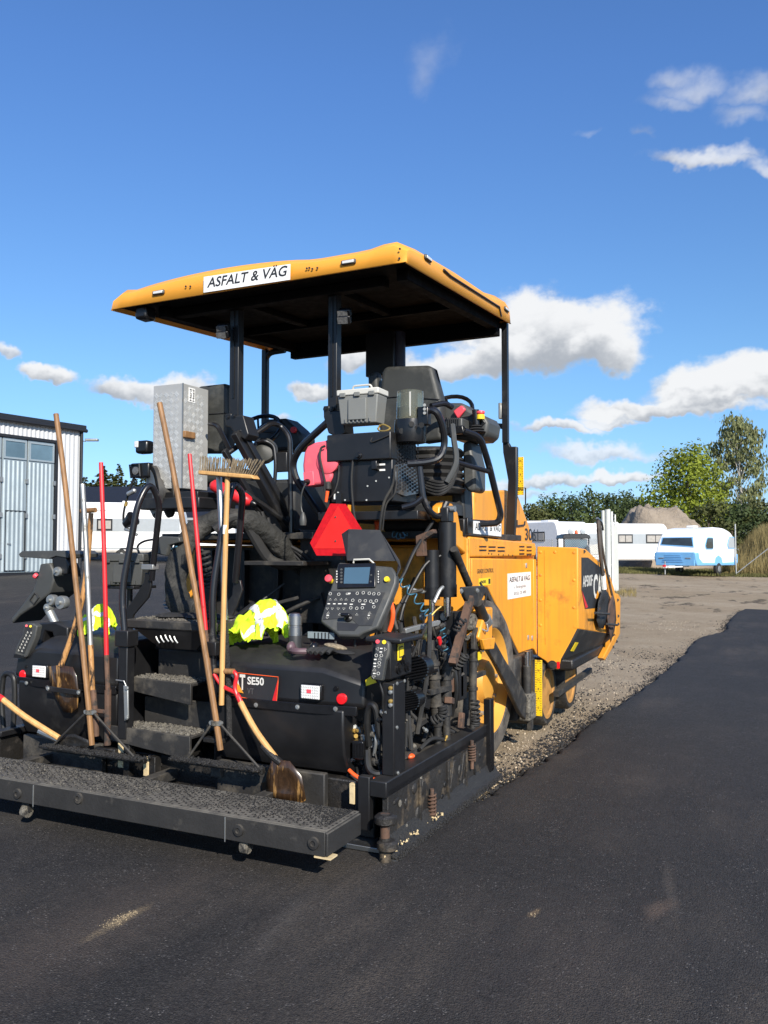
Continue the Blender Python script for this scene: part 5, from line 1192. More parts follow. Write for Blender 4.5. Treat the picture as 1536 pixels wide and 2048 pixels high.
# diagonal arm with flange plate
m = MB().cyl(Q(908, 1098, X=-.06), Q(938, 1170, X=-.06), .026).build('sensor_arm', 'black_dirty', PV)
fl_ = MB().prism([Q(x, y, X=-.02) for x, y in ((918, 1174), (962, 1171), (964, 1184), (956, 1200), (946, 1214), (930, 1208), (922, 1192))], (.03, 0, 0)).build('flange_plate', 'black_dirty', PV, bev=.008)
for px, py in ((922, 1182), (954, 1181)): bolt(Q(px, py, X=.012), X_, .012, .012, fl_)
MB().cyl(Q(955, 1205, X=-.0), Q(972, 1245, X=-.0), .036).build('sensor_tube', 'black_dirty', fl_); MB().cyl(Q(969, 1236, X=-.0), Q(973, 1246, X=-.0), .045).build('tube_collar', 'zinc', fl_)
m = MB().tube([Q(941, 1195, X=.01), Q(905, 1330, X=.01)], .034, 4); m.build('flat_link', 'rust', PV)
hose([(960, 1165, 1.6), (972, 1190, 1.65), (966, 1215, 1.65)], .008, 'rubber', 'sensor_cable'); hose([(958, 1255, 1.5), (975, 1262, 1.55), (972, 1240, 1.6)], .006, 'zinc', 'hook_wire')
MB().box(*(lambda p: (p.x - .02, p.x + .03, p.y - .06, p.y + .12, p.z - .05, p.z + .06))(Q(940, 1245, X=-.06))).build('sensor_mount', 'dirt_crust', PV, bev=.015)
# ------------------------------------------------------------------ wheels
def drive_wheel(cx, sgn, name='drive_wheel'):
    c = Vector((cx, 2.1, .615)); ax = Vector((sgn, 0, 0)); r = .615; w = .42
    pr = [(-w, r * .62), (-w, r * .86), (-w + .05, r * .97), (-w + .12, r), (-.12, r), (-.05, r * .97), (-.005, r * .86), (0, r * .66), (-.02, r * .62)]
    t_ = MB().lathe(c, ax, pr, 56, False).build(name, 'tire', PV)
    pr = [(-w * .8, r * .625), (-.015, r * .665), (-.008, r * .64), (-.03, r * .60), (-.075, r * .54), (-.085, r * .28), (-.04, r * .24), (-.03, r * .12)]
    rim = MB().lathe(c, ax, pr, 48).build('rim', 'yellow_rim', t_)
    for k in range(10): a = k * .628; p = c + Vector((-.085 * sgn, math.cos(a) * r * .40, math.sin(a) * r * .40)); MB().cyl(p, p + ax * .03, .016, n=6).build('wheel_nut', 'zinc', t_)
    return t_
drive_wheel(-.10, 1); drive_wheel(-2.8, -1)
def bogie_wheel(cx, cy, sgn, r=.30, w=.42):
    c = Vector((cx, cy, r)); ax = Vector((sgn, 0, 0))
    t_ = MB().lathe(c, ax, [(-w, r * .6), (-w, r * .92), (-w + .03, r), (-.03, r), (0, r * .93), (0, r * .80), (-.03, r * .78)], 40, False).build('bogie_wheel', 'tire_tar', PV)
    MB().lathe(c, ax, [(-.02, r * .80), (-.004, r * .79), (-.006, r * .7), (-.05, r * .62), (-.05, r * .3), (-.02, r * .25), (-.015, r * .1)], 36).build('rim', 'bogie_rim', t_)
    for k in range(8): a = k * .785; p = c + Vector((-.05 * sgn, math.cos(a) * r * .45, math.sin(a) * r * .45)); MB().cyl(p, p + ax * .02, .012, n=6).build('wheel_nut', 'rust', t_)
for cy in (3.62, 4.5):
    bogie_wheel(-.08, cy, 1); bogie_wheel(-2.82, cy, -1)
MB().box(-2.3, -.5, 3.3, 4.9, .25, .55).build('bogie_beam', 'black_dirty', PV, bev=.02)
# ------------------------------------------------------------------ tow arm along the side
ta = MB().prism(side([(950, 1268), (960, 1250), (975, 1248), (992, 1285), (1010, 1318), (1047, 1378), (1054, 1395), (1052, 1440), (1040, 1425), (1022, 1385), (990, 1322), (978, 1302), (950, 1300)], -.01), (-.035, 0, 0)).build('tow_arm', 'black_dirty', PV, bev=.008)
for px, py in ((959, 1312), (959, 1284)): box('warning_label', 'label_yellow', ta, -.012, -.006, Q(px, py, X=-.01).y - .03, Q(px, py, X=-.01).y + .03, Q(px, py, X=-.01).z - .025, Q(px, py, X=-.01).z + .03, 0)
m = MB().prism(side([(958, 1275), (972, 1218), (986, 1214), (985, 1280), (981, 1300), (966, 1298)], .01), (-.16, 0, 0)); m.build('pivot_cover', 'yellow', PV, bev=.012)
m = MB().prism(side([(957, 1278), (983, 1275), (980, 1298), (962, 1299)], .012), (.03, 0, 0)); m.build('pivot_cover_plate', 'yellow', PV, bev=.006)
# tow point, levelling cylinder and grade rulers
a = Q(1054, 1303, X=-.05); c = Q(1054, 1372, X=-.05); lv = MB().cyl(Vector((a.x, a.y, .62)), a, .02).build('levelling_rod', 'chrome', PV); MB().cyl(Vector((a.x, a.y, .30)), Vector((a.x, a.y, .64)), .035).build('rod_sleeve', 'black_dirty', lv)
MB().box(a.x - .05, a.x + .05, a.y - .1, a.y + .1, .2, .42).build('tow_point_block', 'dirt_crust', lv, bev=.02)
MB().box(-.5, -.10, 2.65, 3.15, .2, .72).build('tow_tower', 'black_dirty', PV, bev=.02)
MB().box(-.07, -.03, 2.86, 2.93, .1, .76).build('tow_guide', 'black_dirty', PV, bev=.006)
def ruler(name, p0, p1, w, par, X_ax, nrm, n):
    """yellow plate with black graduations and figures; p0 bottom, p1 top centre"""
    h = (p1 - p0).length; u = (p1 - p0).normalized(); xa = Vector(X_ax); nn = Vector(nrm)
    o = MB().obox(p0.lerp(p1, .5), (w, .006, h), ax=(xa, nn, u)).build(name, 'ruler_yellow', par, bev=.002)
    for k in range(n):
        z = (k + .5) / n * h; L_ = w * (.34 if k % 4 == 2 else .2)
        MB().obox(p0 + u * z - xa * (w / 2 - L_ / 2 - .004) + nn * .0035, (L_, .001, .0035), ax=(xa, nn, u)).build('graduation', 'ink', o, smooth=False)
        MB().obox(p0 + u * z + xa * (w / 2 - L_ / 2 - .004) + nn * .0035, (L_, .001, .0035), ax=(xa, nn, u)).build('graduation', 'ink', o, smooth=False)
        if k % 4 == 2: text(str(max(0, (k - 2) // 4 * 4)), p0 + u * (z + .012) + nn * .003, xa, u, .019, 'ink', o, align='CENTER', bold=.01)
    return o
ra = Q(1077, 1432, Y=2.95); rb = Q(1077, 1320, Y=2.95); ruler('grade_ruler', ra, rb, .062, PV, X_, (0, -1, 0), 24)
ra = Q(1041, 990, Y=3.4); rb = Q(1041, 914, Y=3.4); ruler('grade_ruler', ra, rb, .058, PV, X_, (0, -1, 0), 22)
MB().tube([Q(1036, 976, Y=3.38), Q(1051, 976, Y=3.38), Q(1051, 1010, Y=3.38)], .006, 6).build('ruler_pointer', 'black_clean', PV)
# ------------------------------------------------------------------ hopper
HY = 3.5
def rear(pts, Y=HY): return [Q(x, y, Y=Y) for x, y in pts]
XO = Q(1156, 1150, Y=HY).x
hw = MB().prism(rear([(1074, 1093), (1156, 1095), (1156, 1258), (1121, 1320), (1116, 1340), (1102, 1334), (1090, 1322), (1074, 1312)]), (0, .03, 0)).build('hopper_rear_wall', 'yellow_hopper', PV, bev=.01)
bolt(Q(1105, 1330, Y=HY), (0, -1, 0), .028, .02, hw, 'black_dirty'); box('red_reflector', 'red_reflector', hw, *(lambda p: (p.x - .012, p.x + .012, HY - .008, HY - .001, p.z - .03, p.z + .03))(Q(1117, 1330, Y=HY)), 0)
wing = MB().prism([Q(x, y, X=XO) for x, y in ((1157, 1096), (1172, 1098), (1188, 1113), (1205, 1130), (1222, 1155), (1231, 1186), (1231, 1270), (1157, 1258))], (-.05, 0, 0)).build('hopper_wing', 'yellow_hopper', PV, bev=.01)
fp_ = [Q(x, y, X=XO) for x, y in ((1231, 1186), (1237, 1188), (1241, 1195), (1240, 1268), (1229, 1290), (1210, 1321), (1206, 1316), (1222, 1285), (1231, 1268))]
MB().prism(fp_, (-.06, 0, 0)).build('wing_front_flange', 'yellow', wing, bev=.008)
for px, py in ((1235, 1200), (1236, 1232), (1236, 1248), (1233, 1283), (1226, 1294), (1168, 1103), (1217, 1152)): MB().cyl(Q(px, py, X=XO + .001), Q(px, py, X=XO + .004), .016, n=12).build('hole', 'ink', wing)
a, b2, c, d = Q(1156.5, 1258, Y=HY), Q(1233, 1270, X=XO), Q(1209, 1319, X=XO), Q(1124, 1320, Y=HY)
c = Vector((a.x - .14, b2.y - .55, .44)); d = Vector((d.x, HY + .005, d.z))
nrm = (b2 - a).cross(d - a).normalized(); nrm = -nrm if nrm.x < 0 else nrm
fpl = MB().prism([a + nrm * .002, b2 + nrm * .002, Vector((b2.x - .10, b2.y - .35, .50)), d.lerp(c, .62) + Vector((.02, .25, .05)), d], nrm * -.03).build('hopper_flap', 'rubber', PV, bev=.004)
lp_ = a.lerp(d, .55).lerp(b2.lerp(c, .55), .12); MB().obox(lp_ + nrm * .004, (.004, .12, .09), ax=(nrm, (b2 - a).normalized(), nrm.cross((b2 - a).normalized()))).build('warning_label', 'label_yellow', fpl)
for px, py in ((1081, 1104), (1081, 1150), (1081, 1200), (1081, 1250), (1148, 1105), (1148, 1160), (1148, 1215), (1110, 1104)): MB().lathe(Q(px, py, Y=HY), (0, -1, 0), [(0, .014), (.004, .013), (.007, .006)], 10).build('rivet', 'yellow_dirty', hw)
MB().box(*(lambda p: (p.x - .003, p.x + .003, HY - .004, HY, .75, 1.6))(Q(1090, 1150, Y=HY))).build('panel_seam', 'yellow_dirty', hw)
# decal with model name on the wing
dX = XO + .002
dec = MB().prism([Q(x, y, X=dX) for x, y in ((1163, 1115), (1176, 1115), (1210, 1142), (1212, 1200), (1196, 1216), (1170, 1218), (1163, 1180))], (-.001, 0, 0)).build('wing_decal', 'ink', wing, smooth=False)
p = Q(1165.5, 1174, X=dX); q = Q(1185, 1174, X=dX); text('AP500F', p, Y_, Z_, Q(1165, 1152, X=dX).z - p.z, 'off_white', dec, w=q.y - p.y, bold=.02)
p = Q(1187, 1197, X=dX); q = Q(1211, 1197, X=dX); text('CAT', p, Y_, Z_, Q(1187, 1150, X=dX).z - p.z, 'off_white', dec, w=q.y - p.y, bold=.03)
MB().prism([Q(x, y, X=dX + .003) for x, y in ((1191, 1198), (1201, 1194), (1195, 1181))], (.001, 0, 0)).build('emblem_triangle', 'yellow', dec, smooth=False)
MB().prism([Q(x, y, X=dX + .001) for x, y in ((1163.5, 1181), (1176, 1214), (1171, 1217))], (.001, 0, 0)).build('red_flash', 'red_paint', dec, smooth=False)
# hopper floor, left wing, push roller
MB().box(-2.6, XO - .06, HY + .04, 5.2, .52, .62).build('hopper_floor', 'tarry', PV, bev=.02)
MB().prism([(-3.1, HY, 1.6), (-3.1, 5.2, 1.0), (-3.1, 5.2, .7), (-3.1, HY, .8)], (.05, 0, 0)).build('hopper_wing', 'yellow', PV, bev=.01)
MB().box(-3.1, -2.6, HY, HY + .03, .6, 1.6).build('hopper_rear_wall', 'yellow', PV, bev=.01)
MB().cyl((-2.4, 5.35, .42), (-.35, 5.35, .42), .11, n=20).build('push_roller', 'yellow_dirty', PV)
MB().tube([Q(1112, 1388, X=-.02), Q(1180, 1340, X=-.02)], .035, 4).build('spill_bar', 'black_dirty', PV)
MB().box(-.4, -.02, 4.2, 5.0, .42, .52).build('hopper_hinge_beam', 'black_dirty', PV, bev=.01)
# ------------------------------------------------------------------ engine hood ahead of the operator
eh = MB().prism([Q(x, y, X=-.3) for x, y in ((948, 982), (1014, 980), (1022, 983), (1035, 988), (1040, 1000), (1058, 1050), (1066, 1088), (948, 1088))], (-1.1, 0, 0)).build('engine_hood', 'yellow', PV, bev=.015)
text('3061', Q(1050, 1080, X=-.298), Y_, Z_, .11, 'ink', eh, w=.46, bold=.015)
MB().tube([Q(1034, 1040, X=-.29), Q(1034, 1052, X=-.29), Q(1049, 1050, X=-.29), Q(1050, 1043, X=-.29)], .008, 6).build('hood_handle', 'ink', eh)
MB().box(-2.6, -1.4, 2.9, 4.2, 1.68, 2.05).build('engine_hood', 'yellow', PV, bev=.015)
# ------------------------------------------------------------------ operator platform
deck = MB().box(-2.62, -.2, 1.3, 3.2, 1.68, 1.73).build('operator_deck', 'black_dirty', PV, bev=.006)
sbx = MB().prism([Q(x, y, X=-.155) for x, y in ((929, 1037), (1004, 1043), (1004, 1076), (929, 1072))], (-.18, 0, 0)).build('sign_box', 'black', PV, bev=.008)
c0, c1 = Q(947, 1068, X=-.154), Q(1002, 1045, X=-.154)
pts = [Q(x, y, X=-.154) for x, y in ((946.5, 1041.5), (1002, 1047), (1002, 1073), (946.5, 1067))]
s2_ = MB().prism(pts, (.003, 0, 0)).build('company_sign', 'white', sbx, smooth=False)
xd = (pts[1] - pts[0]).normalized(); yd = (pts[0] - pts[3]).normalized(); text('ASFALT & VÄG', pts[3] + xd * .03 + yd * .027 + X_ * .003, xd, yd, .055, 'ink', s2_, w=(pts[1] - pts[0]).length * .92, bold=.006, shear=.1)
MB().box(-.16, -.14, Q(938, 1055, X=-.15).y - .05, Q(938, 1055, X=-.15).y + .03, Q(938, 1060, X=-.15).z - .03, Q(938, 1050, X=-.15).z + .05).build('box_latch', 'black_clean', sbx, bev=.005)
pd_ = MB().prism([Q(x, y, X=-.35) for x, y in ((942, 1030), (950, 1000), (963, 998), (962, 1012), (954, 1036))], (-.16, 0, 0)).build('foot_pedal', 'dirt_crust', PV, bev=.012)

# ------------------------------------------------------------------ canopy
CX0, CX1, CY0, CY1 = -2.66, -.22, .75, 2.98
def cz(y, k=0): return 3.42 + (y - CY0) * .07 + k
def canopy():
    m = MB(); n = 26
    xs = [CX0 + (CX1 - CX0) * i / n for i in range(n + 1)]
    prof = [(0, 0), (.008, .10), (.03, .135), (.16, .165), (.5, .18), (.8, .17), (.93, .15), (.985, .10), (1, 0)]
    rows = []
    for (f, h) in prof:
        y = CY0 + (CY1 - CY0) * f; r = []
        for i, x in enumerate(xs):
            g = (x - CX0) / (CX1 - CX0); e = min(g, 1 - g) * (CX1 - CX0)
            k = 1.0
            side_ = min(1, .55 + e / .12 * .45) if e < .12 else 1
            arch = .05 * max(0, math.sin(math.pi * min(1, max(0, (g - .08) / .62)))) ** .7 if f < .9 else .05
            hump = .035 * math.exp(-((g - .96) / .05) ** 2) + .03 * math.exp(-((g - .03) / .03) ** 2)
            r.append(Vector((x, y, cz(y) + h * side_ + (arch + hump) * min(1, h / .12))))
        rows.append(r)
    for r in rows: m.v += r
    w_ = n + 1
    for j in range(len(rows) - 1):
        for i in range(n): m.f.append((j * w_ + i, j * w_ + i + 1, (j + 1) * w_ + i + 1, (j + 1) * w_ + i))
    o = len(m.v)          # side skirts and inner lip
    for sgn, col in ((0, 0), (1, n)):
        ids = [j * w_ + col for j in range(len(rows))]; base = len(m.v)
        for j in ids: v = m.v[j]; m.v.append(Vector((v.x + (.006 if sgn else -.006), v.y, cz(v.y) - .01)))
        for j in range(len(ids) - 1):
            q = (ids[j], ids[j + 1], base + j + 1, base + j); m.f.append(q if sgn == 0 else q[::-1])
    return m.build('canopy_roof', 'canopy_yellow', PV, ang=38)
cn = canopy(); so = cn.modifiers.new('thick', 'SOLIDIFY'); so.thickness = .012; so.offset = -1
m = MB().prism([(CX0 + .02, CY0 + .02, cz(CY0 + .02) + .02), (CX1 - .02, CY0 + .02, cz(CY0 + .02) + .02), (CX1 - .02, CY1 - .02, cz(CY1 - .02) + .02), (CX0 + .02, CY1 - .02, cz(CY1 - .02) + .02)], (0, 0, .015)); m.build('canopy_lining', 'lining', cn)
def cbar(name, x0, x1, y0, y1, d0, d1, mat='lining'): return MB().prism([(x0, y0, cz(y0) + d0), (x1, y0, cz(y0) + d0), (x1, y1, cz(y1) + d0), (x0, y1, cz(y1) + d0)], (0, 0, d1 - d0)).build(name, mat, PV, bev=.006)
cbar('canopy_rail', CX0 + .28, CX0 + .36, CY0 + .2, CY1 - .1, -.06, .018); cbar('canopy_rail', CX1 - .16, CX1 - .08, CY0 + .2, CY1 - .1, -.06, .018)
cbar('canopy_cross_beam', CX0 + .28, CX1 - .08, CY1 - .14, CY1 - .05, -.12, .018); cbar('canopy_cross_beam', CX0 + .28, CX1 - .3, 1.04, 1.14, -.05, .016); cbar('canopy_cross_beam', CX0 + .36, CX1 - .16, 2.0, 2.06, -.04, .016)
cbar('canopy_brace', -1.75, -1.68, 1.14, 2.0, -.03, .014); cbar('canopy_brace', -.98, -.91, 1.14, 2.0, -.03, .014)
# side trim groove and strip on the right edge
tr = MB().tube([(CX1 + .012, CY0 + .62, cz(CY0 + .62) + .09), (CX1 + .012, CY0 + .75, cz(CY0 + .75) + .075), (CX1 + .012, CY1 - .35, cz(CY1 - .35) + .07), (CX1 + .012, CY1 - .3, cz(CY1 - .3) + .0)], .008, 6).build('canopy_groove', 'ink', cn)
def clamp_light(px, py, Yp, nrm, xa):
    p = Q(px, py, Y=Yp) if Yp is not None else Q(px, py, X=CX1 + .01)
    h_ = MB().obox(p, (.11, .02, .034), ax=(xa, nrm, Vector(xa).cross(Vector(nrm)))).build('marker_light', 'plastic_grey', cn, bev=.01)
    MB().obox(p + Vector(nrm) * .009, (.085, .008, .02), ax=(xa, nrm, Vector(xa).cross(Vector(nrm)))).build('light_lens', 'lamp_white', h_, bev=.003)
clamp_light(317, 585, CY0 - .004, (0, -1, 0), (1, 0, 0)); clamp_light(697, 524, CY0 - .004, (0, -1, 0), (1, 0, 0)); clamp_light(856, 517, None, (1, 0, 0), (0, 1, 0)); clamp_light(1013, 619, None, (1, 0, 0), (0, 1, 0))
for px, py in ((800, 498), (799, 517), (614, 537), (619, 536), (625, 538), (635, 536), (372, 573), (381, 573)): MB().cyl(Q(px, py, Y=CY0 - .002), Q(px, py, Y=CY0 - .002) - Y_ * .005, .007, n=10).build('hole', 'ink', cn)
# banner sign on the canopy edge
pts = [Q(x, y, Y=CY0 - .010) for x, y in ((408, 554), (581, 528), (580.5, 559.5), (407.5, 585.5))]
bn = MB().prism(pts, (0, -.003, 0)).build('company_sign', 'white', cn, smooth=False)
xd = (pts[2] - pts[3]).normalized(); yd = (pts[0] - pts[3]).normalized()
text('ASFALT & VÄG', pts[3] + xd * .03 + yd * .032 + Vector((0, -.003, 0)), xd, yd, .068, 'ink', bn, w=(pts[2] - pts[3]).length * .93, bold=.018, shear=.2)
box('canopy_lamp', 'black_clean', PV, *(lambda p: (p.x - .05, p.x + .06, .80, .92, p.z - .05, p.z + .05))(Q(279, 624, Y=.8)), .02)
# posts
RY = 1.1
def post(name, px0, px1, py_b, Y, d=.09):
    a = Q(px0, 700, Y=Y); c = Q(px1, 700, Y=Y); zb = Q((px0 + px1) / 2, py_b, Y=Y).z
    o = box(name, 'black', PV, a.x, c.x, Y, Y + d, zb, cz(Y) + .0, .006)
    MB().box((a.x + c.x) / 2 - .006, (a.x + c.x) / 2 + .006, Y - .008, Y, zb + .2, cz(Y) - .05).build('post_channel', 'black_clean', o); return o
p1_ = post('canopy_post', 459, 477, 850, RY, .07); p2_ = post('canopy_post', 655.5, 673.5, 850, RY, .07)
for po, (pts) in ((p1_, ((450, 828), (462, 826), (463, 832), (486, 830), (497, 868), (490, 880), (468, 866), (461, 855), (450, 852))), (p2_, ((646, 812), (658, 811), (660, 822), (686, 822), (690, 866), (676, 875), (656, 866), (647, 835)))):
    bk = MB().prism([Q(x, y, Y=RY - .02) for x, y in pts], (0, .14, 0)).build('post_bracket', 'black', po, bev=.008)
    for (x, y) in pts[:2]: bolt(Q(x + 5, y + 6, Y=RY - .021), (0, -1, 0), .012, .01, bk, 'black_clean')
for px, py in ((448, 655), (690, 625)):
    for k in range(2):
        p = Q(px, py + k * 13, Y=1.02); wl = MB().obox(p, (.085, .07, .055), Euler((.5, 0, .3))).build('work_light', 'black_clean', PV, bev=.008)
        MB().obox(p + Vector((0, -.036, -.02)), (.07, .01, .042), Euler((.5, 0, .3))).build('light_lens', 'lamp_dark', wl)
# front posts
a = Q(1010, 660, X=-.27)
fr_ = MB().tube([(a.x, a.y, cz(a.y)), (a.x, a.y, Q(1010, 885, X=-.27).z)], .035, 4).build('canopy_post', 'black', PV)
MB().prism([Q(x, y, Y=a.y) for x, y in ((1005, 885), (1016, 885), (1020, 893), (1033, 893), (1033, 960), (1028, 1075), (1011, 1075), (1016, 960), (1006, 905))], (0, .06, 0)).build('post_foot', 'black', fr_, bev=.006)
MB().obox(Q(1001, 822, Y=a.y), (.03, .04, .14)).build('post_catch', 'zinc', fr_, bev=.006); MB().prism([Q(x, y, Y=a.y) for x, y in ((989, 846), (1004, 847), (1004, 858), (997, 856))], (0, .05, 0)).build('post_hook', 'black_clean', fr_)
pl_ = Q(531, 720, Y=2.85); MB().box(pl_.x - .03, pl_.x + .03, 2.82, 2.88, Q(531, 850, Y=2.85).z, cz(2.85)).build('canopy_post', 'black', PV, bev=.01)
m = MB().tube(fillet([Q(531, 760, Y=2.85), Q(531, 706, Y=2.85), Q(570, 700, Y=2.85)], .12), .03, 8); m.build('post_knee', 'black', PV)
m = MB().tube(fillet([Q(1010, 690, Y=a.y), Q(1010, 650, Y=a.y), Q(980, 652, Y=a.y)], .12), .025, 8); m.build('post_knee', 'black', PV)
# exhaust stack
MB().box(*(lambda p, q: (p.x, q.x, 2.6, 2.75, q.z, cz(2.6) - .02))(Q(731, 748, Y=2.6), Q(787, 748, Y=2.6))).build('exhaust_shield', 'black', PV, bev=.006)
e0, e1 = Q(794, 735, Y=2.7), Q(795, 690, Y=2.7); MB().cyl(Vector((e0.x, 2.72, 2.0)), Vector((e0.x, 2.72, cz(2.7) - .02)), .068, n=20).build('exhaust_pipe', 'exhaust_blue', PV)

# ------------------------------------------------------------------ right operator place
def seat(pts_back, Y, th, name='seat'):
    b_ = MB().prism([Q(x, y, Y=Y) for x, y in pts_back], (0, th, 0)).build(name, 'vinyl', PV, bev=.035, seg=4, ang=50); return b_
st_r = seat([(762, 745), (768, 732), (858, 729), (864, 735), (880, 795), (884, 880), (848, 885), (757, 870), (757, 795)], 1.55, .13)
MB().tube([Q(757, 796, Y=1.545), Q(800, 793, Y=1.545), Q(879, 799, Y=1.545)], .004, 5).build('seat_seam', 'ink', st_r)
MB().prism([Q(x, y, Y=1.6) for x, y in ((734, 748), (754, 740), (756, 800), (735, 800))], (0, .1, 0)).build('headrest_bolster', 'vinyl', st_r, bev=.03, seg=3)
MB().box(-.95, -.4, 1.6, 2.1, 2.13, 2.25).build('seat_cushion', 'vinyl', st_r, bev=.04, seg=3)
for k in range(6):     # suspension bellows
    p = Q(872, 900 + k * 15, Y=1.5); MB().lathe(Vector((-.45, 1.72, p.z)), Z_, [(-.032, .22), (0, .255), (.032, .22)], 24).build('bellows_fold', 'bellows', st_r)
MB().box(-.75, -.25, 1.5, 2.0, 1.73, 1.95).build('seat_base', 'plastic_dark', st_r, bev=.03)
MB().prism([Q(x, y, Y=1.75) for x, y in ((925, 885), (938, 880), (950, 930), (950, 980), (938, 985), (925, 970))], (0, .25, 0)).build('seat_side_cover', 'plastic_grey', st_r, bev=.02)
MB().prism([Q(x, y, Y=1.85) for x, y in ((900, 950), (926, 960), (930, 1040), (905, 1040))], (0, .2, 0)).build('seat_pedestal', 'plastic_dark', st_r, bev=.02)
# heater / tool cabinet with flap lid and speaker grille
XB0, XB1 = Q(662, 930, Y=.95).x, Q(785, 930, Y=.95).x; zb0, zb1 = Q(700, 1005, Y=.95).z, Q(700, 920, Y=.95).z
cab = MB().box(XB0, XB1, .95, 1.35, zb0, zb1).build('cabinet', 'black', PV, bev=.008)
MB().box(XB0 - .012, XB1 + .005, .91, 1.33, zb1 - .01, Q(700, 867, Y=.91).z).build('cabinet_lid', 'black', cab, bev=.008)
MB().lathe(Q(718, 911, Y=.909), (0, -1, 0), [(0, .022), (.01, .02), (.012, .014), (.03, .014)], 14).build('lid_knob', 'black_clean', cab)
p = Q(749, 931, Y=.93); MB().box(p.x - .012, p.x + .03, .90, .949, p.z - .03, p.z + .03).build('hasp', 'black_clean', cab, bev=.006)
for px, py in ((765, 929), (765, 940)): box('white_tag', 'white', cab, *(lambda p: (p.x - .02, p.x + .02, .945, .949, p.z - .006, p.z + .006))(Q(px, py, Y=.95)), 0)
box('white_tag', 'white', cab, *(lambda p: (p.x - .018, p.x + .018, .945, .949, p.z - .018, p.z + .018))(Q(673, 993, Y=.95)), 0)
for px, py in ((676, 985), (690, 1000), (733, 1000), (770, 1000), (752, 962), (735, 972), (672, 935), (778, 955)): MB().cyl(Q(px, py, Y=.95), Q(px, py, Y=.944), .006, n=8).build('screw', 'zinc', cab)
gy0 = .97; gz0, gz1 = zb0 + .04, zb1 - .02
gr_ = MB().prism([(XB1 + .001, 1.0, gz0 + .02), (XB1 + .02, 1.12, gz0), (XB1 + .035, 1.3, gz0 + .03), (XB1 + .035, 1.3, gz1 - .03), (XB1 + .02, 1.12, gz1), (XB1 + .001, 1.0, gz1 - .02)], (-.02, 0, 0)).build('speaker_grille', 'steel', cab, bev=.004)
m = MB(); 
for i in range(9):
    for j in range(14):
        f = i / 8; y = 1.02 + .26 * f; m.cyl((XB1 + .004 + .034 * f, y, gz0 + .04 + j * .025 + (.012 if i % 2 else 0)), (XB1 + .008 + .034 * f, y, gz0 + .04 + j * .025 + (.012 if i % 2 else 0)), .009, n=6)
m.build('grille_holes', 'ink', gr_, kind='stuff', smooth=False)
def wire(pts, r=.006, mat='rubber', name='cable'): return MB().tube([Q(x, y, Y=Y) for x, y, Y in pts], r, 7, 6).build(name, mat, PV)
wire([(678, 930, .93), (676, 960, .93), (668, 985, .92), (655, 1000, .95)]); wire([(706, 920, .92), (703, 960, .92), (706, 1010, .93), (712, 1050, .95)], .008); wire([(790, 930, .93), (785, 970, .93), (768, 1005, .93), (760, 1055, .95), (762, 1080, 1.0)], .009); wire([(795, 935, .94), (790, 985, .93), (772, 1010, .94), (765, 1060, .96)], .006)
wire([(778, 870, .9), (760, 878, .9), (742, 884, .9), (748, 872, .92), (770, 866, .95)], .004); wire([(755, 858, 1.0), (765, 849, .98), (780, 856, .96), (770, 862, .95), (757, 860, .98), (760, 850, 1.0)], .006, 'brass', 'yellow_hose')
wire([(700, 1030, 1.3), (740, 1028, 1.3), (752, 1040, 1.3), (755, 1060, 1.3)], .018, 'orange', 'orange_cable')
# automatic greaser
gp_ = Q(818, 850, Y=1.0); gs = MB().lathe(Vector((gp_.x - .02, 1.07, Q(818, 883, Y=1.0).z)), Z_, [(0, .10), (.03, .105), (.09, .11), (.15, .105), (.152, .09)], 22).build('grease_pump', 'black_clean', PV)
zc = Q(812, 842, Y=1.0).z; cx_ = Q(812, 815, Y=1.0).x
MB().lathe(Vector((cx_, 1.07, zc)), Z_, [(0, .088), (.02, .092), (.16, .09), (.205, .088), (.212, .07)], 24).build('grease_reservoir', 'grease_glass', gs)
MB().lathe(Vector((cx_, 1.07, zc + .004)), Z_, [(0, .08), (.09, .08), (.095, .03)], 18).build('grease_fill', 'box_grey', gs); MB().box(cx_ + .03, cx_ + .04, .985, .99, zc + .03, zc + .19).build('level_strip', 'box_lid', gs)
p = Q(847, 822, Y=1.0); cx2 = box('pump_controller', 'black_clean', gs, p.x - .045, p.x + .03, 1.0, 1.06, p.z - .09, p.z + .03, .006)
for py in (810, 818, 826): MB().cyl(Q(849, py, Y=.999), Q(849, py, Y=.985), .01).build('indicator', 'zinc', cx2)
for px, py in ((803, 862), (823, 848), (843, 850)): MB().cyl(Q(px, py, Y=.96), Q(px, py, Y=.98), .018).build('grease_outlet', 'black', gs)
# tube frame round the seat
def tubes(pts, r=.019, name='guard_rail', f=.08): return MB().tube(fillet([Q(x, y, Y=Y) for x, y, Y in pts], f, 6), r, 10).build(name, 'tube_black', PV)
tubes([(848, 820, 1.05), (872, 820, 1.05), (886, 850, 1.1), (890, 890, 1.15), (880, 918, 1.1), (850, 925, 1.05), (815, 927, 1.0)], .024); tubes([(838, 925, 1.05), (846, 1000, 1.05), (862, 1028, 1.1), (880, 1035, 1.2), (893, 1005, 1.25)], .022)
tubes([(845, 995, 1.0), (830, 1008, .98), (805, 1015, .96)], .02)
tubes([(928, 862, 1.5), (960, 873, 1.6), (978, 930, 1.75), (1002, 1030, 1.95), (996, 1046, 1.95), (960, 1048, 1.9)], .024); tubes([(915, 925, 1.4), (977, 943, 1.75)], .018); tubes([(862, 812, 1.3), (890, 806, 1.4), (905, 815, 1.45)], .02)
tubes([(655, 845, 1.1), (600, 895, 1.15), (585, 925, 1.2), (590, 955, 1.2), (650, 1045, 1.3)], .026, 'guard_rail', .2)
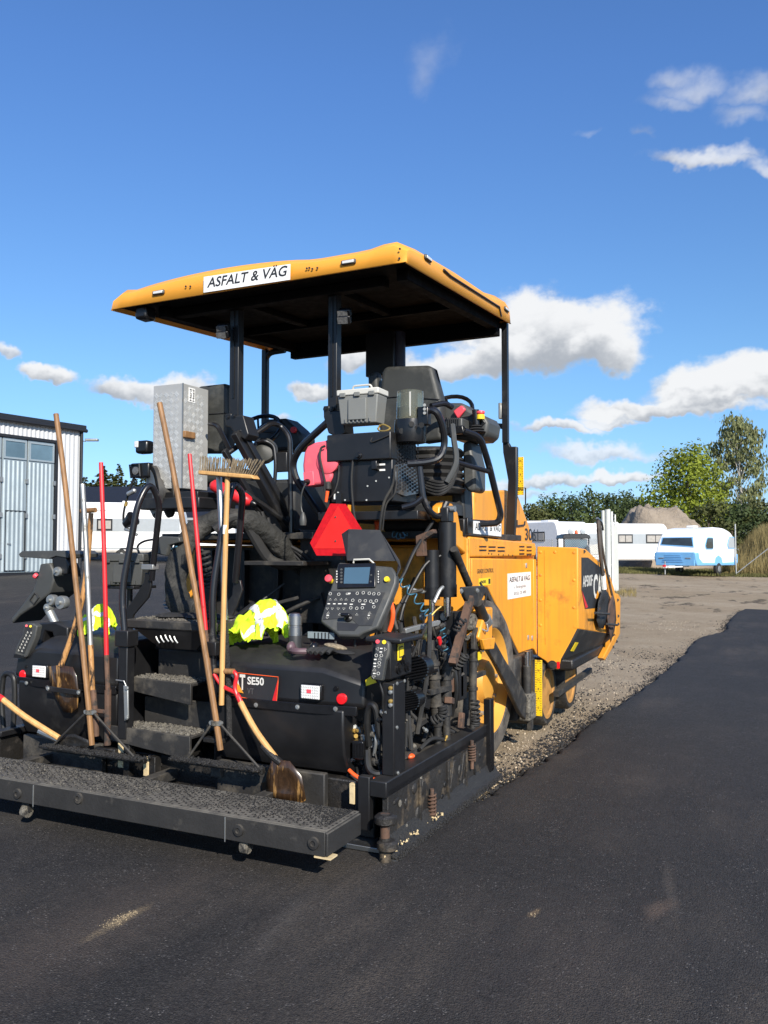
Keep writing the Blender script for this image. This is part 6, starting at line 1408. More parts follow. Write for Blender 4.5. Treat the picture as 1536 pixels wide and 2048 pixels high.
for k in range(5): wire([(845 + k * 3, 955 + k * 7, 1.25), (880, 965 + k * 6, 1.2), (905, 955 + k * 3, 1.25), (915, 930 - k * 4, 1.3), (908, 880, 1.35)], .012)
wire([(893, 965, 1.2), (912, 925, 1.25), (908, 880, 1.3), (905, 850, 1.35)], .02, 'plastic_grey', 'conduit'); wire([(800, 860, 1.2), (806, 900, 1.3), (820, 920, 1.35)], .02)
# console with joystick
cq = [Q(x, y, Y=1.7) for x, y in ((882, 812), (892, 805), (925, 805), (938, 818), (970, 832), (977, 845), (974, 868), (962, 878), (930, 880), (900, 878), (884, 860))]
cs = MB().prism(cq, (0, .3, 0)).build('drive_console', 'plastic_grey', PV, bev=.025, seg=3)
MB().prism([Q(x, y, Y=1.66) for x, y in ((905, 822), (922, 810), (931, 818), (915, 838))], (0, .03, 0)).build('red_display', 'red_plastic', cs, bev=.01)
MB().prism([Q(x, y, Y=1.695) for x, y in ((920, 835), (955, 828), (972, 845), (960, 858), (925, 852))], (0, .02, 0)).build('switch_panel', 'black_clean', cs, bev=.006)
j0, j1 = Q(953, 850, Y=1.66), Q(951, 820, Y=1.66); MB().cyl(j0, j1, .022, .026).build('joystick', 'black_clean', cs)
for k in range(3): MB().lathe(j0 - Z_ * (.012 + .02 * k), Z_, [(-.01, .03 + .012 * k), (.0, .045 + .012 * k), (.01, .03 + .012 * k)], 16).build('joystick_boot', 'rubber', cs)
b0 = Q(961, 833, Y=1.66); MB().cyl(b0 - Z_ * .02, b0 + Z_ * .012, .03).build('stop_button_base', 'label_yellow', cs); MB().lathe(b0 + Z_ * .012, Z_, [(0, .02), (.012, .032), (.025, .03), (.03, .01)], 16).build('stop_button', 'red_plastic', cs)
MB().box(*(lambda p: (p.x - .08, p.x + .1, 1.55, 1.7, p.z - .06, p.z + .04))(Q(903, 850, Y=1.6))).build('console_grille', 'plastic_grey', cs, bev=.01)
for k in range(7): MB().obox(Q(893 + k * 4, 848, Y=1.54), (.006, .01, .09)).build('grille_slat', 'plastic_dark', cs)
m = MB().prism([Q(x, y, Y=1.5) for x, y in ((890, 855), (925, 850), (928, 866), (893, 870))], (0, .05, 0)); m.build('armrest_pad', 'black_clean', cs, bev=.008)

# ------------------------------------------------------------------ left operator place
sl_ = seat([(392, 772), (445, 766), (455, 772), (458, 830), (450, 905), (392, 905)], 1.3, .14)
MB().tube([Q(418, 828, Y=1.296), Q(452, 826, Y=1.296)], .004, 5).build('seat_seam', 'ink', sl_); MB().box(-2.5, -1.95, 1.4, 1.9, 2.13, 2.25).build('seat_cushion', 'vinyl', sl_, bev=.04, seg=3)
tubes([(418, 848, 1.1), (434, 850, 1.1), (450, 880, 1.15), (462, 905, 1.2)], .018); tubes([(448, 912, 1.05), (542, 846, 1.4), (560, 850, 1.5), (580, 872, 1.5), (583, 1085, 1.5)], .02)
tubes([(505, 905, 1.35), (512, 885, 1.4), (528, 880, 1.4), (548, 890, 1.45), (552, 930, 1.45), (548, 980, 1.45)], .015)
MB().prism([Q(x, y, Y=2.1) for x, y in ((500, 868), (530, 838), (568, 836), (590, 855), (603, 870), (603, 885), (590, 898), (520, 905))], (0, .25, 0)).build('drive_console', 'plastic_dark', PV, bev=.03, seg=3)
MB().lathe(Q(588, 860, Y=2.08), (0, -1, 0), [(0, .03), (.02, .025)], 12).build('stop_button', 'red_paint', PV)
def wheel_ring(px, py, Y, r, t): 
    c = Q(px, py, Y=Y); n_ = Vector((.1, -.75, .65)).normalized(); a = n_.orthogonal().normalized(); b_ = n_.cross(a)
    o = MB().tube([c + (a * math.cos(k * .2618) + b_ * math.sin(k * .2618)) * r for k in range(24)], t, 8, 0, True).build('steering_wheel', 'black_clean', PV)
    for k in (0, 2.1, 4.2): MB().cyl(c, c + (a * math.cos(k) + b_ * math.sin(k)) * r, .01).build('spoke', 'black_clean', o)
wheel_ring(517, 862, 2.0, .2, .018); wheel_ring(900, 822, 1.85, .17, .016)
MB().lathe(Q(530, 905, Y=1.5), Vector((.3, -1, .3)), [(0, .02), (.02, .11), (.06, .10), (.1, .02)], 20).build('round_cushion', 'vinyl', PV)
MB().box(*(lambda p: (p.x - .06, p.x + .06, 1.45, 1.5, p.z - .09, p.z + .06))(Q(560, 920, Y=1.45))).build('rail_box', 'black', PV, bev=.006)
MB().box(-2.0, -1.5, 1.5, 2.4, 1.73, 2.15).build('seat_pedestal', 'plastic_dark', PV, bev=.03)
# struts that carry the overhanging station
for (a, c, w) in (((470, 865, 1.05), (590, 1085, 1.6), .05), ((480, 858, 1.1), (603, 1075, 1.65), .045), ((448, 900, 1.0), (560, 1090, 1.5), .035), ((490, 985, 1.15), (600, 1062, 1.6), .03), ((660, 880, 1.12), (672, 1070, 1.5), .045)):
    p, q = Q(a[0], a[1], Y=a[2]), Q(c[0], c[1], Y=c[2]); d = (q - p); ax = d.normalized(); sx = ax.cross(Y_).normalized()
    MB().obox(p.lerp(q, .5), (w, w * 1.4, d.length), ax=(sx, ax.cross(sx), ax)).build('station_strut', 'black', PV, bev=.006)
box('station_floor', 'black', PV, -2.5, -1.95, .9, 1.9, 1.98, 2.03, .006); box('station_floor', 'black', PV, -1.0, -.25, 1.0, 1.95, 1.80, 1.86, .006)
box('station_bracket', 'black', PV, -2.45, -1.9, .85, 1.3, 1.90, 1.985, .01)
# hose drum and lamps under the toolbox
c = Q(330, 985, Y=1.0); dr = MB().lathe(c + Vector((-.06, -.07, 0)), (.6, .8, .1), [(0, .06), (.004, .20), (.03, .205), (.034, .14), (.10, .14), (.104, .205), (.13, .20), (.134, .06)], 36).build('hose_drum', 'black_dirty', PV)
MB().lathe(c + Vector((-.068, -.08, 0)), (.6, .8, .1), [(0, .11), (.003, .17), (.006, .11)], 30).build('drum_plate', 'zinc', dr)
p = Q(285, 894, Y=.95); wl = box('work_light', 'black_clean', PV, p.x - .06, p.x + .06, .93, 1.02, p.z - .05, p.z + .05, .02); MB().box(p.x - .058, p.x - .02, .92, .931, p.z - .005, p.z + .045).build('light_lens', 'lamp_white', wl, bev=.006); MB().tube([p + Vector((.05, .03, .02)), p + Vector((.1, .05, .02)), p + Vector((.12, .06, -.04)), p + Vector((.2, .08, -.03))], .008, 6, 4).build('lamp_arm', 'black_clean', wl)
p = Q(280, 942, Y=.9); wl = box('work_light', 'black_clean', PV, p.x - .08, p.x + .1, .88, .98, p.z - .05, p.z + .06, .012)
m = MB().tube([p + Vector((-.075, -.03, .045)), p + Vector((.02, -.03, .05)), p + Vector((.03, -.03, -.04)), p + Vector((-.06, -.03, -.05))], .008, 6, 0, True); m.build('lamp_guard', 'black_clean', wl); MB().lathe(p + Vector((-.02, -.02, 0)), (0, -1, 0), [(0, .03), (.01, .03), (.012, .01)], 14).build('light_lens', 'lamp_dark', wl)
wire([(268, 955, .88), (256, 990, .88), (247, 1030, .88), (252, 1055, .9), (270, 1062, .9)], .009, 'hose', 'lamp_cable'); MB().cyl(Q(251, 1012, Y=.87), Q(253, 1004, Y=.87), .013).build('cable_coupling', 'brass', PV); MB().lathe(Q(262, 985, Y=.86), (1, 0, .4), [(-.04, .006), (-.03, .018), (.04, .018), (.05, .006)], 12).build('alloy_clamp', 'zinc', PV); MB().lathe(Q(256, 1045, Y=.88), (1, 0, .6), [(-.03, .03), (.02, .045), (.06, .06), (.07, .02)], 14).build('horn', 'black_clean', PV); wire([(250, 1058, .88), (262, 1062, .88), (275, 1070, .9)], .012, 'zinc', 'pipe_fitting')
# cloth-wrapped hose bundle arching over the deck
hb = MB().tube([Q(x, y, Y=Y) for x, y, Y in ((400, 1222, .55), (362, 1212, .6), (352, 1150, .72), (380, 1075, .85), (430, 1042, .95), (490, 1040, 1.05), (540, 1070, 1.2), (585, 1120, 1.4))], .085, 14, 7, rad=[.078 + .006 * math.sin(k * .9) + .004 * math.sin(k * 2.3) for k in range(60)]).build('wrapped_hose_bundle', 'cloth_wrap', PV)
for f in (6, 16, 27, 38): v = hb.data.vertices
MB().tube([Q(x, y, Y=Y) for x, y, Y in ((430, 1060, .9), (480, 1035, 1.0), (540, 1120, 1.2), (600, 1130, 1.4))], .04, 10, 6).build('suction_hose', 'rubber', PV)
for k in range(6): wire([(500 + k * 12, 1000 + k * 12, 1.3), (530 + k * 6, 1060 + k * 4, 1.3), (560 + k * 10, 1110, 1.35), (600 + k * 8, 1150, 1.45)], .013)
MB().box(*(lambda p, q: (p.x, q.x, 1.0, 1.4, p.z - .03, p.z))(Q(488, 1122, Y=1.0), Q(606, 1122, Y=1.0))).build('step_plate', 'black_dirty', PV, bev=.004)
MB().box(*(lambda p, q: (p.x, q.x, 1.4, 1.45, q.z, p.z))(Q(600, 1060, Y=1.4), Q(690, 1250, Y=1.4))).build('rear_guard', 'black_dirty', PV, bev=.006)
MB().coil_path([Q(x, y, Y=.75) for x, y in ((350, 1085, ), (352, 1130), (340, 1190), (335, 1215))], .03, 9, .005).build('air_hose_coil', 'blue_hose', PV)
MB().coil_path([Q(x, y, Y=.9) for x, y in ((410, 1100), (414, 1140), (418, 1175))], .03, 8, .01).build('spiral_cable', 'rubber', PV)
sp = MB().prism([Q(x, y, Y=.7) for x, y in ((312, 1082), (320, 1072), (358, 1074), (360, 1084), (338, 1090), (332, 1112), (314, 1108))], (0, .05, 0)).build('spray_gun', 'plastic_grey', PV, bev=.008)
MB().tube([Q(x, y, Y=.72) for x, y in ((312, 1078), (290, 1082), (277, 1090), (276, 1100), (284, 1110), (310, 1102))], .008, 7, 4).build('gun_guard', 'black_clean', sp)
rg = random.Random(77)
for k in range(30):      # hoses in the dark space between screed and tractor
    a = Vector((rg.uniform(-2.2, -.5), rg.uniform(1.0, 1.6), rg.uniform(.5, 1.0))); c = a + Vector((rg.uniform(-.6, .6), rg.uniform(-.1, .4), rg.uniform(.1, .5))); mid = a.lerp(c, .5) + Vector((rg.uniform(-.1, .1), -.15, rg.uniform(-.15, .1)))
    MB().tube([a, mid, c], rg.choice((.01, .014, .02)), 7, 5).build('hydraulic_hose', rg.choice(('hose', 'rubber', 'hose', 'black_dirty')), PV)
# slow-vehicle triangle
O6 = [(661, 1007), (691, 1008), (741, 1086), (728, 1112), (633, 1111), (620, 1086)]
tri = MB().prism([Q(x, y, Y=.93) for x, y in O6], (0, .004, 0)).build('warning_triangle', 'red_reflex', PV, smooth=False)
MB().prism([Q(x, y, Y=.927) for x, y in ((676, 1012), (726, 1097), (628, 1097))], (0, .002, 0)).build('triangle_face', 'red_sign', tri, smooth=False)
for px, py in ((671, 1034), (671, 1082)): MB().cyl(Q(px, py, Y=.926), Q(px, py, Y=.922), .006, n=8).build('rivet', 'ink', tri)
MB().box(*(lambda p: (p.x - .02, p.x + .02, .935, .96, p.z - .2, p.z + .25))(Q(676, 1060, Y=.93))).build('triangle_bracket', 'black', tri)

# ------------------------------------------------------------------ screed control console, right
cy = Vector((0.06, .42, .905)).normalized()
cfr = Fr(Q(712, 1195, Y=.52), Vector((1, .10, 0)), cy - Vector((1, .10, 0)).normalized() * cy.dot(Vector((1, .10, 0)).normalized()))
NS = 1 if cfr.y.dot(CAM - cfr.o) > 0 else -1
def cp(px, py, off=0.): x, z = cfr.hit(px, py); return cfr(x, NS * off, z)
def cpoly(name, mat, par, pts, off, t, bev=.004, smooth=True): return MB().prism([cp(x, y, off) for x, y in pts], cfr.y * NS * t).build(name, mat, par, bev=bev, smooth=smooth)
con = cpoly('screed_console', 'plastic_grey', PV, [(675, 1127), (680, 1124), (784, 1133), (793, 1150), (792, 1166), (775, 1210), (755, 1255), (725, 1266), (717, 1272), (678, 1272), (667, 1263), (641, 1244), (642, 1234), (672, 1141)], -.07, .07, .012)
cpoly('button_field', 'plastic_dark', con, [(658, 1182), (771, 1185), (744, 1252), (718, 1252), (705, 1240), (672, 1238), (646, 1240)], .0005, .003, .002)
cpoly('handle_hole', 'ink', con, [(674, 1244), (721, 1248), (709, 1262), (675, 1261)], .0012, .001, 0)
cpoly('screen_bezel', 'black_clean', con, [(678, 1129), (752, 1127), (752, 1176), (676, 1178)], .001, .012, .005)
scr = cpoly('screen', 'screen', con, [(691, 1137), (742, 1136), (738, 1169), (689, 1169)], .0135, .001, 0)
for k in range(5): MB().cyl(cp(684.5, 1141 + k * 6.3, .013), cp(684.5, 1141 + k * 6.3, .017), .0075).build('bezel_button', 'plastic_grey', con)
for (px, py) in ((744, 1152), (743, 1165)): MB().cyl(cp(px, py, .013), cp(px, py, .016), .006).build('bezel_button', 'plastic_grey', con)
for xs2, n in ((674, 5), (757, 5)):
    cpoly('icon_strip', 'ink', con, [(xs2 - 2.5, 1140), (xs2 + 2.5, 1140), (xs2 + 2.5, 1168), (xs2 - 2.5, 1168)], .001, .001, 0, False)
    for k in range(n): cpoly('icon', 'off_white', con, [(xs2 - 1.6, 1142 + k * 5.3), (xs2 + 1.6, 1142 + k * 5.3), (xs2, 1145.5 + k * 5.3)], .0025, .0005, 0, False)
def ring_icon(px, py, r, kind):
    c = cp(px, py, .004)
    if kind == 'o': return MB().tube([c + (cfr.x * math.cos(k * .785) + cfr.z * math.sin(k * .785)) * r for k in range(8)], .0014, 4, 0, True).build('icon_ring', 'off_white', con)
    s_ = 1 if kind == '^' else -1
    pts = [c + cfr.x * -r - cfr.z * s_ * r * .6, c + cfr.x * r - cfr.z * s_ * r * .6, c + cfr.z * s_ * r * .7]
    return MB().tube(pts, .0013, 4, 0, True).build('icon_arrow', 'off_white', con)
for (px, py, k) in [(661, 1188, 'o'), (678, 1189, 'o'), (715, 1187, 'o'), (727, 1186, 'o'), (739, 1187, 'o'), (748, 1188, 'o'), (758, 1188, 'o'), (661, 1199, '^'), (672, 1199, '^'), (683, 1199, '^'), (693, 1199, '^'), (706, 1201, 'o'), (720, 1202, 'o'), (731, 1202, 'o'), (742, 1203, 'o'), (753, 1202, 'o'), (655, 1218, 'v'), (665, 1218, 'v'), (677, 1218, 'v'), (688, 1218, 'v'), (702, 1216, 'o'), (714, 1217, 'o'), (725, 1216, 'o'), (748, 1214, 'o'), (657, 1226, '^'), (655, 1236, 'v'), (740, 1226, '^'), (737, 1237, 'v'), (680, 1229, '^'), (714, 1229, '^')]:
    ring_icon(px, py, .009, k)
for (px, py, w) in [(658, 1208, 5), (669, 1208, 5), (680, 1208, 7), (691, 1208, 6), (703, 1209, 6), (727, 1209, 8), (656, 1231, 5), (738, 1231, 4), (747, 1207, 4), (699, 1187, 5)]: cpoly('icon_bar', 'off_white', con, [(px - w / 2, py - 1), (px + w / 2, py - 1), (px + w / 2, py + 1), (px - w / 2, py + 1)], .0036, .0004, 0, False)
for (x0, y0, x1, y1) in [(655, 1194, 765, 1197), (680, 1195, 672, 1222), (699, 1195, 690, 1222), (713, 1195, 704, 1222), (648, 1222, 750, 1224)]:
    MB().tube([cp(x0, y0, .0036), cp(x1, y1, .0036)], .0009, 4).build('panel_line', 'plastic_grey', con)
text('CAT', cp(692, 1190, .0036), cfr.x, cfr.z, .012, 'off_white', con, w=.03, bold=.02)
k0 = cp(697, 1236, .0); knob = MB().lathe(k0, cfr.y * NS, [(0, .028), (.01, .026), (.02, .012), (.05, .012)], 14).build('rotary_lever', 'black_clean', con); MB().obox(k0 + cfr.y * NS * .055, (.06, .022, .02), ax=(cfr.x, cfr.y, cfr.z)).build('lever_grip', 'black_clean', knob, bev=.006)
e0 = cp(660, 1160, .0); MB().cyl(e0 - cfr.y * NS * .02, e0 + cfr.y * NS * .012, .017).build('stop_button_base', 'label_yellow', con); MB().lathe(e0 + cfr.y * NS * .012, cfr.y * NS, [(0, .014), (.008, .024), (.02, .023), (.024, .01)], 16).build('stop_button', 'red_plastic', con)
MB().cyl(cp(775, 1160, -.0), cp(775, 1160, .018), .017).build('yellow_button', 'label_yellow', con)
m = MB().tube([cp(707, 1126, .0), cp(709, 1121, .012), cp(740, 1120, .012), cp(748, 1127, 0)], .006, 6); m.build('console_loop', 'box_lid', con)
# visor
va = [cp(694, 1122, .02), cp(796, 1122, .02)]; tl, tr_ = Q(683, 1068, Y=.78), Q(768, 1066, Y=.80); m = MB()
ct = [Q(697, 1058, Y=.74), Q(760, 1060, Y=.76)]; hinge = [Q(694, 1121, Y=.60), Q(797, 1122, Y=.66)]
m.add([hinge[0], hinge[1], ct[1], ct[0], tl, Q(800, 1135, Y=.62), Q(793, 1150, Y=.6)], [(0, 1, 2, 3), (0, 3, 4), (1, 5, 2), (1, 6, 5)])
vz = m.build('console_visor', 'plastic_dark', PV, smooth=False); so = vz.modifiers.new('thick', 'SOLIDIFY'); so.thickness = .008
MB().cyl(Q(768, 1262, Y=.70), Q(770, 1200, Y=.68), .032).build('console_stem', 'black_dirty', PV)
# hand set with keypad beneath the console
hfr = Fr(Q(770, 1320, Y=.02), Vector((1, .2, 0)), Vector((.28, .25, .93)) - Vector((1, .2, 0)).normalized() * Vector((.28, .25, .93)).dot(Vector((1, .2, 0)).normalized())); HN = 1 if hfr.y.dot(CAM - hfr.o) > 0 else -1
def hp_(px, py, off=0.): x, z = hfr.hit(px, py); return hfr(x, HN * off, z)
hs_ = MB().prism([hp_(x, y) for x, y in ((752, 1279), (776, 1281), (780, 1288), (778, 1312), (772, 1320), (765, 1362), (742, 1358), (741, 1350), (748, 1310))], hfr.y * HN * -.05).build('hand_set', 'plastic_grey', PV, bev=.01)
MB().prism([hp_(x, y, .001) for x, y in ((754, 1282), (775, 1284), (776, 1300), (771, 1318), (764, 1357), (744, 1354), (751, 1310))], hfr.y * HN * .003).build('key_field', 'plastic_dark', hs_, bev=.002)
for (px, py, mt) in ((756, 1283.5, 'red_plastic'), (769, 1284.5, 'label_yellow')): MB().cyl(hp_(px, py, .003), hp_(px, py, .010), .011).build('key_button', mt, hs_)
for (px, py, k) in ((755, 1298, '<'), (771, 1299, '>'), (753, 1311, 'o'), (763, 1311, 'o'), (760, 1318, '^'), (759, 1326, 'o'), (758, 1333, 'v'), (749, 1340, '^'), (748, 1354, 'v'), (757, 1347, 'o'), (751, 1319, '-'), (750, 1327, '-'), (750, 1333, '-'), (749, 1347, '-'), (763, 1297, '-'), (762, 1304, '-')):
    c = hp_(px, py, .0045)
    if k == 'o': MB().tube([c + (hfr.x * math.cos(i * .785) + hfr.z * math.sin(i * .785)) * .008 for i in range(8)], .0013, 4, 0, True).build('icon_ring', 'off_white', hs_)
    elif k == '-': MB().obox(c, (.014, .001, .006), ax=(hfr.x, hfr.y, hfr.z)).build('icon_bar', 'off_white', hs_)
    else:
        d = {'^': hfr.z, 'v': -hfr.z, '<': -hfr.x, '>': hfr.x}[k]; s_ = hfr.x if k in '^v' else hfr.z
        MB().tube([c + d * .008, c - d * .005 + s_ * .01, c - d * .005 - s_ * .01], .0013, 4, 0, True).build('icon_arrow', 'off_white', hs_)
MB().prism([Q(x, y, Y=.06) for x, y in ((731, 1360), (742, 1352), (750, 1366), (732, 1372))], (0, .02, 0)).build('warning_label', 'label_yellow', PV, smooth=False)
MB().box(*(lambda p: (p.x - .1, p.x + .12, .1, .4, p.z - .03, p.z))(Q(778, 1272, Y=.2))).build('console_shelf', 'black', PV, bev=.01)
pn = box('label_plate', 'lcd_grey', PV, *(lambda p, q: (p.x, q.x, .46, .47, q.z, p.z))(Q(615, 1263, Y=.46), Q(668, 1279, Y=.46)), .002)
for k in range(5): box('plate_mark', 'ink', pn, *(lambda p: (p.x - .003, p.x + .003, .456, .459, p.z - .018, p.z + .018))(Q(630 + k * 7, 1271, Y=.46)), 0)

# ------------------------------------------------------------------ screed control console, left (seen from its side)
LY = .45
def lq(pts, Y=LY): return [Q(x, y, Y=Y) for x, y in pts]
lc = MB().prism(lq([(22, 1236), (30, 1228), (66, 1180), (76, 1148), (80, 1128), (100, 1126), (106, 1140), (108, 1158), (100, 1185), (68, 1212), (56, 1220), (40, 1230), (24, 1248)]), (-.03, .3, 0)).build('screed_console', 'plastic_grey', PV, bev=.012)
MB().prism(lq([(37, 1108), (44, 1102), (130, 1101), (138, 1108), (136, 1116), (112, 1112), (96, 1118), (40, 1114)], LY - .02), (-.03, .32, 0)).build('console_visor', 'plastic_grey', lc, bev=.004)
MB().prism(lq([(104, 1115), (116, 1110), (130, 1112), (138, 1130), (134, 1148), (116, 1148), (108, 1135)], LY - .01), (0, .05, 0)).build('visor_arm', 'black', lc, bev=.006)
MB().lathe(Q(74, 1154, Y=LY), (-.6, -.3, .5), [(0, .018), (.012, .022), (.025, .02), (.028, .008)], 14).build('stop_button', 'red_plastic', lc)
for px, py, r in ((115, 1143, .035), (102, 1200, .04), (122, 1205, .05), (95, 1215, .03)): MB().lathe(Q(px, py, Y=LY - .02), (0, -1, 0), [(-.04, r * .9), (0, r), (.012, r * .9), (.014, r * .3), (.03, r * .3)], 18).build('clamp_disc', 'zinc', lc)
MB().tube(lq([(60, 1200), (70, 1185), (78, 1195), (68, 1208)], LY - .005), .006, 6, 0, True).build('side_recess', 'plastic_dark', lc)
MB().cyl(Q(95, 1215, Y=LY), Q(112, 1250, Y=LY), .03).build('console_stem', 'zinc', lc)
MB().prism(lq([(72, 1268), (78, 1246), (110, 1244), (135, 1255), (135, 1280), (110, 1285), (104, 1265), (90, 1262), (84, 1290), (70, 1290)], .3), (0, .2, 0)).build('console_bracket', 'black', PV, bev=.01)
lh = MB().prism(lq([(49, 1247), (66, 1247), (74, 1252), (70, 1275), (54, 1312), (50, 1316), (28, 1308), (34, 1290), (44, 1270)], .1), (0, .05, 0)).build('hand_set', 'plastic_grey', PV, bev=.008)
MB().prism(lq([(51, 1249), (64, 1250), (62, 1272), (48, 1308), (33, 1303), (45, 1272)], .097), (0, .002, 0)).build('key_field', 'plastic_dark', lh)
for px, py, mt in ((53, 1251.5, 'red_plastic'), (61, 1252.5, 'label_yellow')): MB().cyl(Q(px, py, Y=.096), Q(px, py, Y=.09), .008).build('key_button', mt, lh)
for k in range(7):
    for j in range(2): p = Q(55 - k * 3 + j * 7, 1265 + k * 6 + j, Y=.095); MB().tube([p + Vector((-.006, 0, -.006)), p + Vector((.006, 0, -.004)), p + Vector((0, 0, .008))], .0014, 4, 0, True).build('icon_arrow', 'off_white', lh)
MB().box(*(lambda p: (p.x - .07, p.x + .03, .1, .2, p.z - .012, p.z + .012))(Q(42, 1313, Y=.1))).build('hand_set_cradle', 'black', lh)
# ================================================================== TOOLS AND THINGS LEFT ON THE MACHINE
def stick(name, mat, par, pts, r, label=None, cat=None, group=None, n=10, r1=None):
    P_ = [Q(x, y, Y=Y) for x, y, Y in pts]; k = 5; nn = (len(P_) - 1) * k + 1
    rad = None if r1 is None else [r + (r1 - r) * i / max(1, nn - 1) for i in range(nn)]
    return MB().tube(P_, r, n, k, rad=rad).build(name, mat, par, label=label, cat=cat, group=group)
TG = 'hand tools standing on the screed'
# --- two asphalt rakes with wooden handles
def lute(pts, clamp, blade, braces, label, seed):
    base = Q(*pts[-1][:2], Y=pts[-1][2]); root = empty('asphalt_rake', Vector((base.x, base.y, base.z)), label, 'rake', TG)
    stick('handle', 'wood_old', root, pts, .0175)
    (xa, ya), (xb, yb) = blade; Yb = -.03; p, q = Q(xa, ya, Y=Yb), Q(xb, yb, Y=Yb); zt3 = (p.z + q.z) / 2
    bl = MB().box(p.x, q.x, Yb - .02, Yb + .012, zt3 - .034, zt3).build('blade', 'tarry', root, bev=.003)
    MB().box(p.x + .005, q.x - .005, Yb - .055, Yb - .001, zt3 - .016, zt3 - .004).build('blade_lip', 'tarry', bl, bev=.003)
    rg = random.Random(seed); crumbs('asphalt_crust', [(rg.uniform(p.x, q.x), Yb + rg.gauss(-.018, .018)) for k in range(1300)], 'asphalt_crumb', lambda x, y: zt3 - .002, .005, .015, 'black asphalt crust', bl, seed)
    c = Q(*clamp, Y=-.03)
    MB().lathe(c, Z_, [(-.014, .024), (-.012, .028), (.012, .028), (.014, .024)], 14).build('clamp', 'dirt_crust', root)
    for s_ in (-1, 1): MB().cyl(c + X_ * .03 * s_ - Y_ * .012, c + X_ * .03 * s_ + Y_ * .012, .013, n=8).build('clamp_bolt', 'zinc', root)
    for (x, y) in braces: MB().tube([c + X_ * (.025 if x > clamp[0] else -.025), Vector((Q(x, y, Y=Yb).x, Yb - .01, zt3))], .0075, 7).build('brace', 'black_dirty', root)
    return root
lute([(112, 828, .06), (128, 950, .045), (150, 1150, .01), (174, 1380, -.03), (184, 1490, -.03)], (180, 1424), ((90, 1484), (292, 1520)), ((108, 1488), (270, 1508)), 'asphalt rake with the tall bent wooden handle, leftmost on the screed', 101)
lute([(319, 806, .05), (345, 935, .03), (390, 1180, .0), (425, 1395, -.03), (441, 1500, -.03)], (432, 1446), ((350, 1508), (528, 1540)), ((378, 1505), (520, 1530)), 'asphalt rake with the wooden handle slanting across the metal toolbox', 102)
# --- galvanised and red handled tools
root = empty('pipe_rake', Q(187, 1475, Y=.02), 'tool with a galvanised pipe handle between the bent wooden and the red one', 'rake', TG)
stick('handle', 'zinc', root, [(165, 968, .07), (172, 1090, .06), (181, 1290, .04)], .0165); stick('crusted_shaft', 'wood_tar', root, [(181, 1290, .04), (185, 1385, .03)], .017); stick('socket', 'rust', root, [(186, 1380, .03), (191, 1440, .02), (192, 1472, .02)], .02)
MB().obox(Q(200, 1422, Y=.02), (.10, .02, .022)).build('cross_bar', 'rust', root, bev=.003)
root = empty('red_rake', Q(217, 1490, Y=.03), 'tool with a straight red handle left of the stair post', 'rake', TG)
stick('handle', 'red_paint', root, [(202, 925, .07), (209, 1130, .05), (213, 1310, .04)], .0135, r1=.0150); stick('worn_shaft', 'rust', root, [(213, 1310, .04), (216, 1385, .035)], .0155); stick('socket', 'rust', root, [(216, 1380, .03), (215, 1490, .03)], .021)
MB().obox(Q(215, 1500, Y=.03), (.16, .05, .03)).build('head', 'tarry', root, bev=.006)
root = empty('red_rake', Q(428, 1490, Y=.03), 'tool with a red handle right of the slanting wooden one', 'rake', TG)
stick('handle', 'red_paint', root, [(379, 908, .06), (395, 1085, .05), (411, 1260, .04)], .0125, r1=.0150); stick('worn_shaft', 'rust', root, [(411, 1260, .04), (419, 1340, .03), (428, 1450, .0)], .0145)
MB().obox(Q(430, 1480, Y=.02), (.14, .05, .03)).build('head', 'tarry', root, bev=.006)
root = empty('steel_pole', Q(455, 1470, Y=.06), 'tool with a dark steel pipe handle behind the broom handle', 'rake', TG)
stick('handle', 'steel', root, [(438, 955, .12), (444, 1080, .11), (450, 1240, .1)], .0185); stick('crusted_shaft', 'asphalt_crumb', root, [(450, 1240, .1), (456, 1350, .08), (459, 1470, .06)], .017)
# --- broom standing on its handle
bt = Q(455, 957, Y=.05); root = empty('broom', Q(443, 1420, Y=.03), 'wide wooden broom standing head up with dark bristles', 'broom', TG)
stick('handle', 'wood_new', root, [(455, 955, .05), (451, 1090, .045), (446, 1270, .035), (443, 1410, .03)], .0155)
MB().cyl(Q(451.5, 1050, Y=.046), Q(450.5, 1068, Y=.046), .0165, n=12).build('paper_band', 'white', root)
p, q = Q(403, 948, Y=.05), Q(514, 950, Y=.05); hd = MB().prism([Vector((p.x, .015, p.z + .02)), Vector((q.x - .02, .015, q.z + .0)), Vector((q.x, .015, q.z - .025)), Vector((p.x, .015, p.z - .005))], (0, .075, 0)).build('head', 'wood_new', root, bev=.006)
rg = random.Random(14); m = MB()
for i in range(25):
    for j in range(3):
        f = i / 24; b0 = Vector((p.x + .008 + (q.x - p.x - .03) * f + .004 * (j % 2), .025 + j * .025, p.z + .018 + (q.z - p.z - .018) * f)); lean = (.004 + .055 * f ** 2.2) + rg.uniform(-.006, .006); ty = rg.uniform(-.008, .008); hh_ = .078 + rg.uniform(-.008, .012)
        for k in range(7): tp = b0 + Vector((lean + rg.uniform(-.0035, .0035), ty + rg.uniform(-.004, .004), hh_ + rg.uniform(-.006, .006))); m.cyl(b0 + Vector((rg.uniform(-.002, .002), rg.uniform(-.002, .002), 0)), tp, .0017, .0011, n=4, caps=False)
m.build('bristles', 'bristle', hd, kind='stuff', smooth=False)
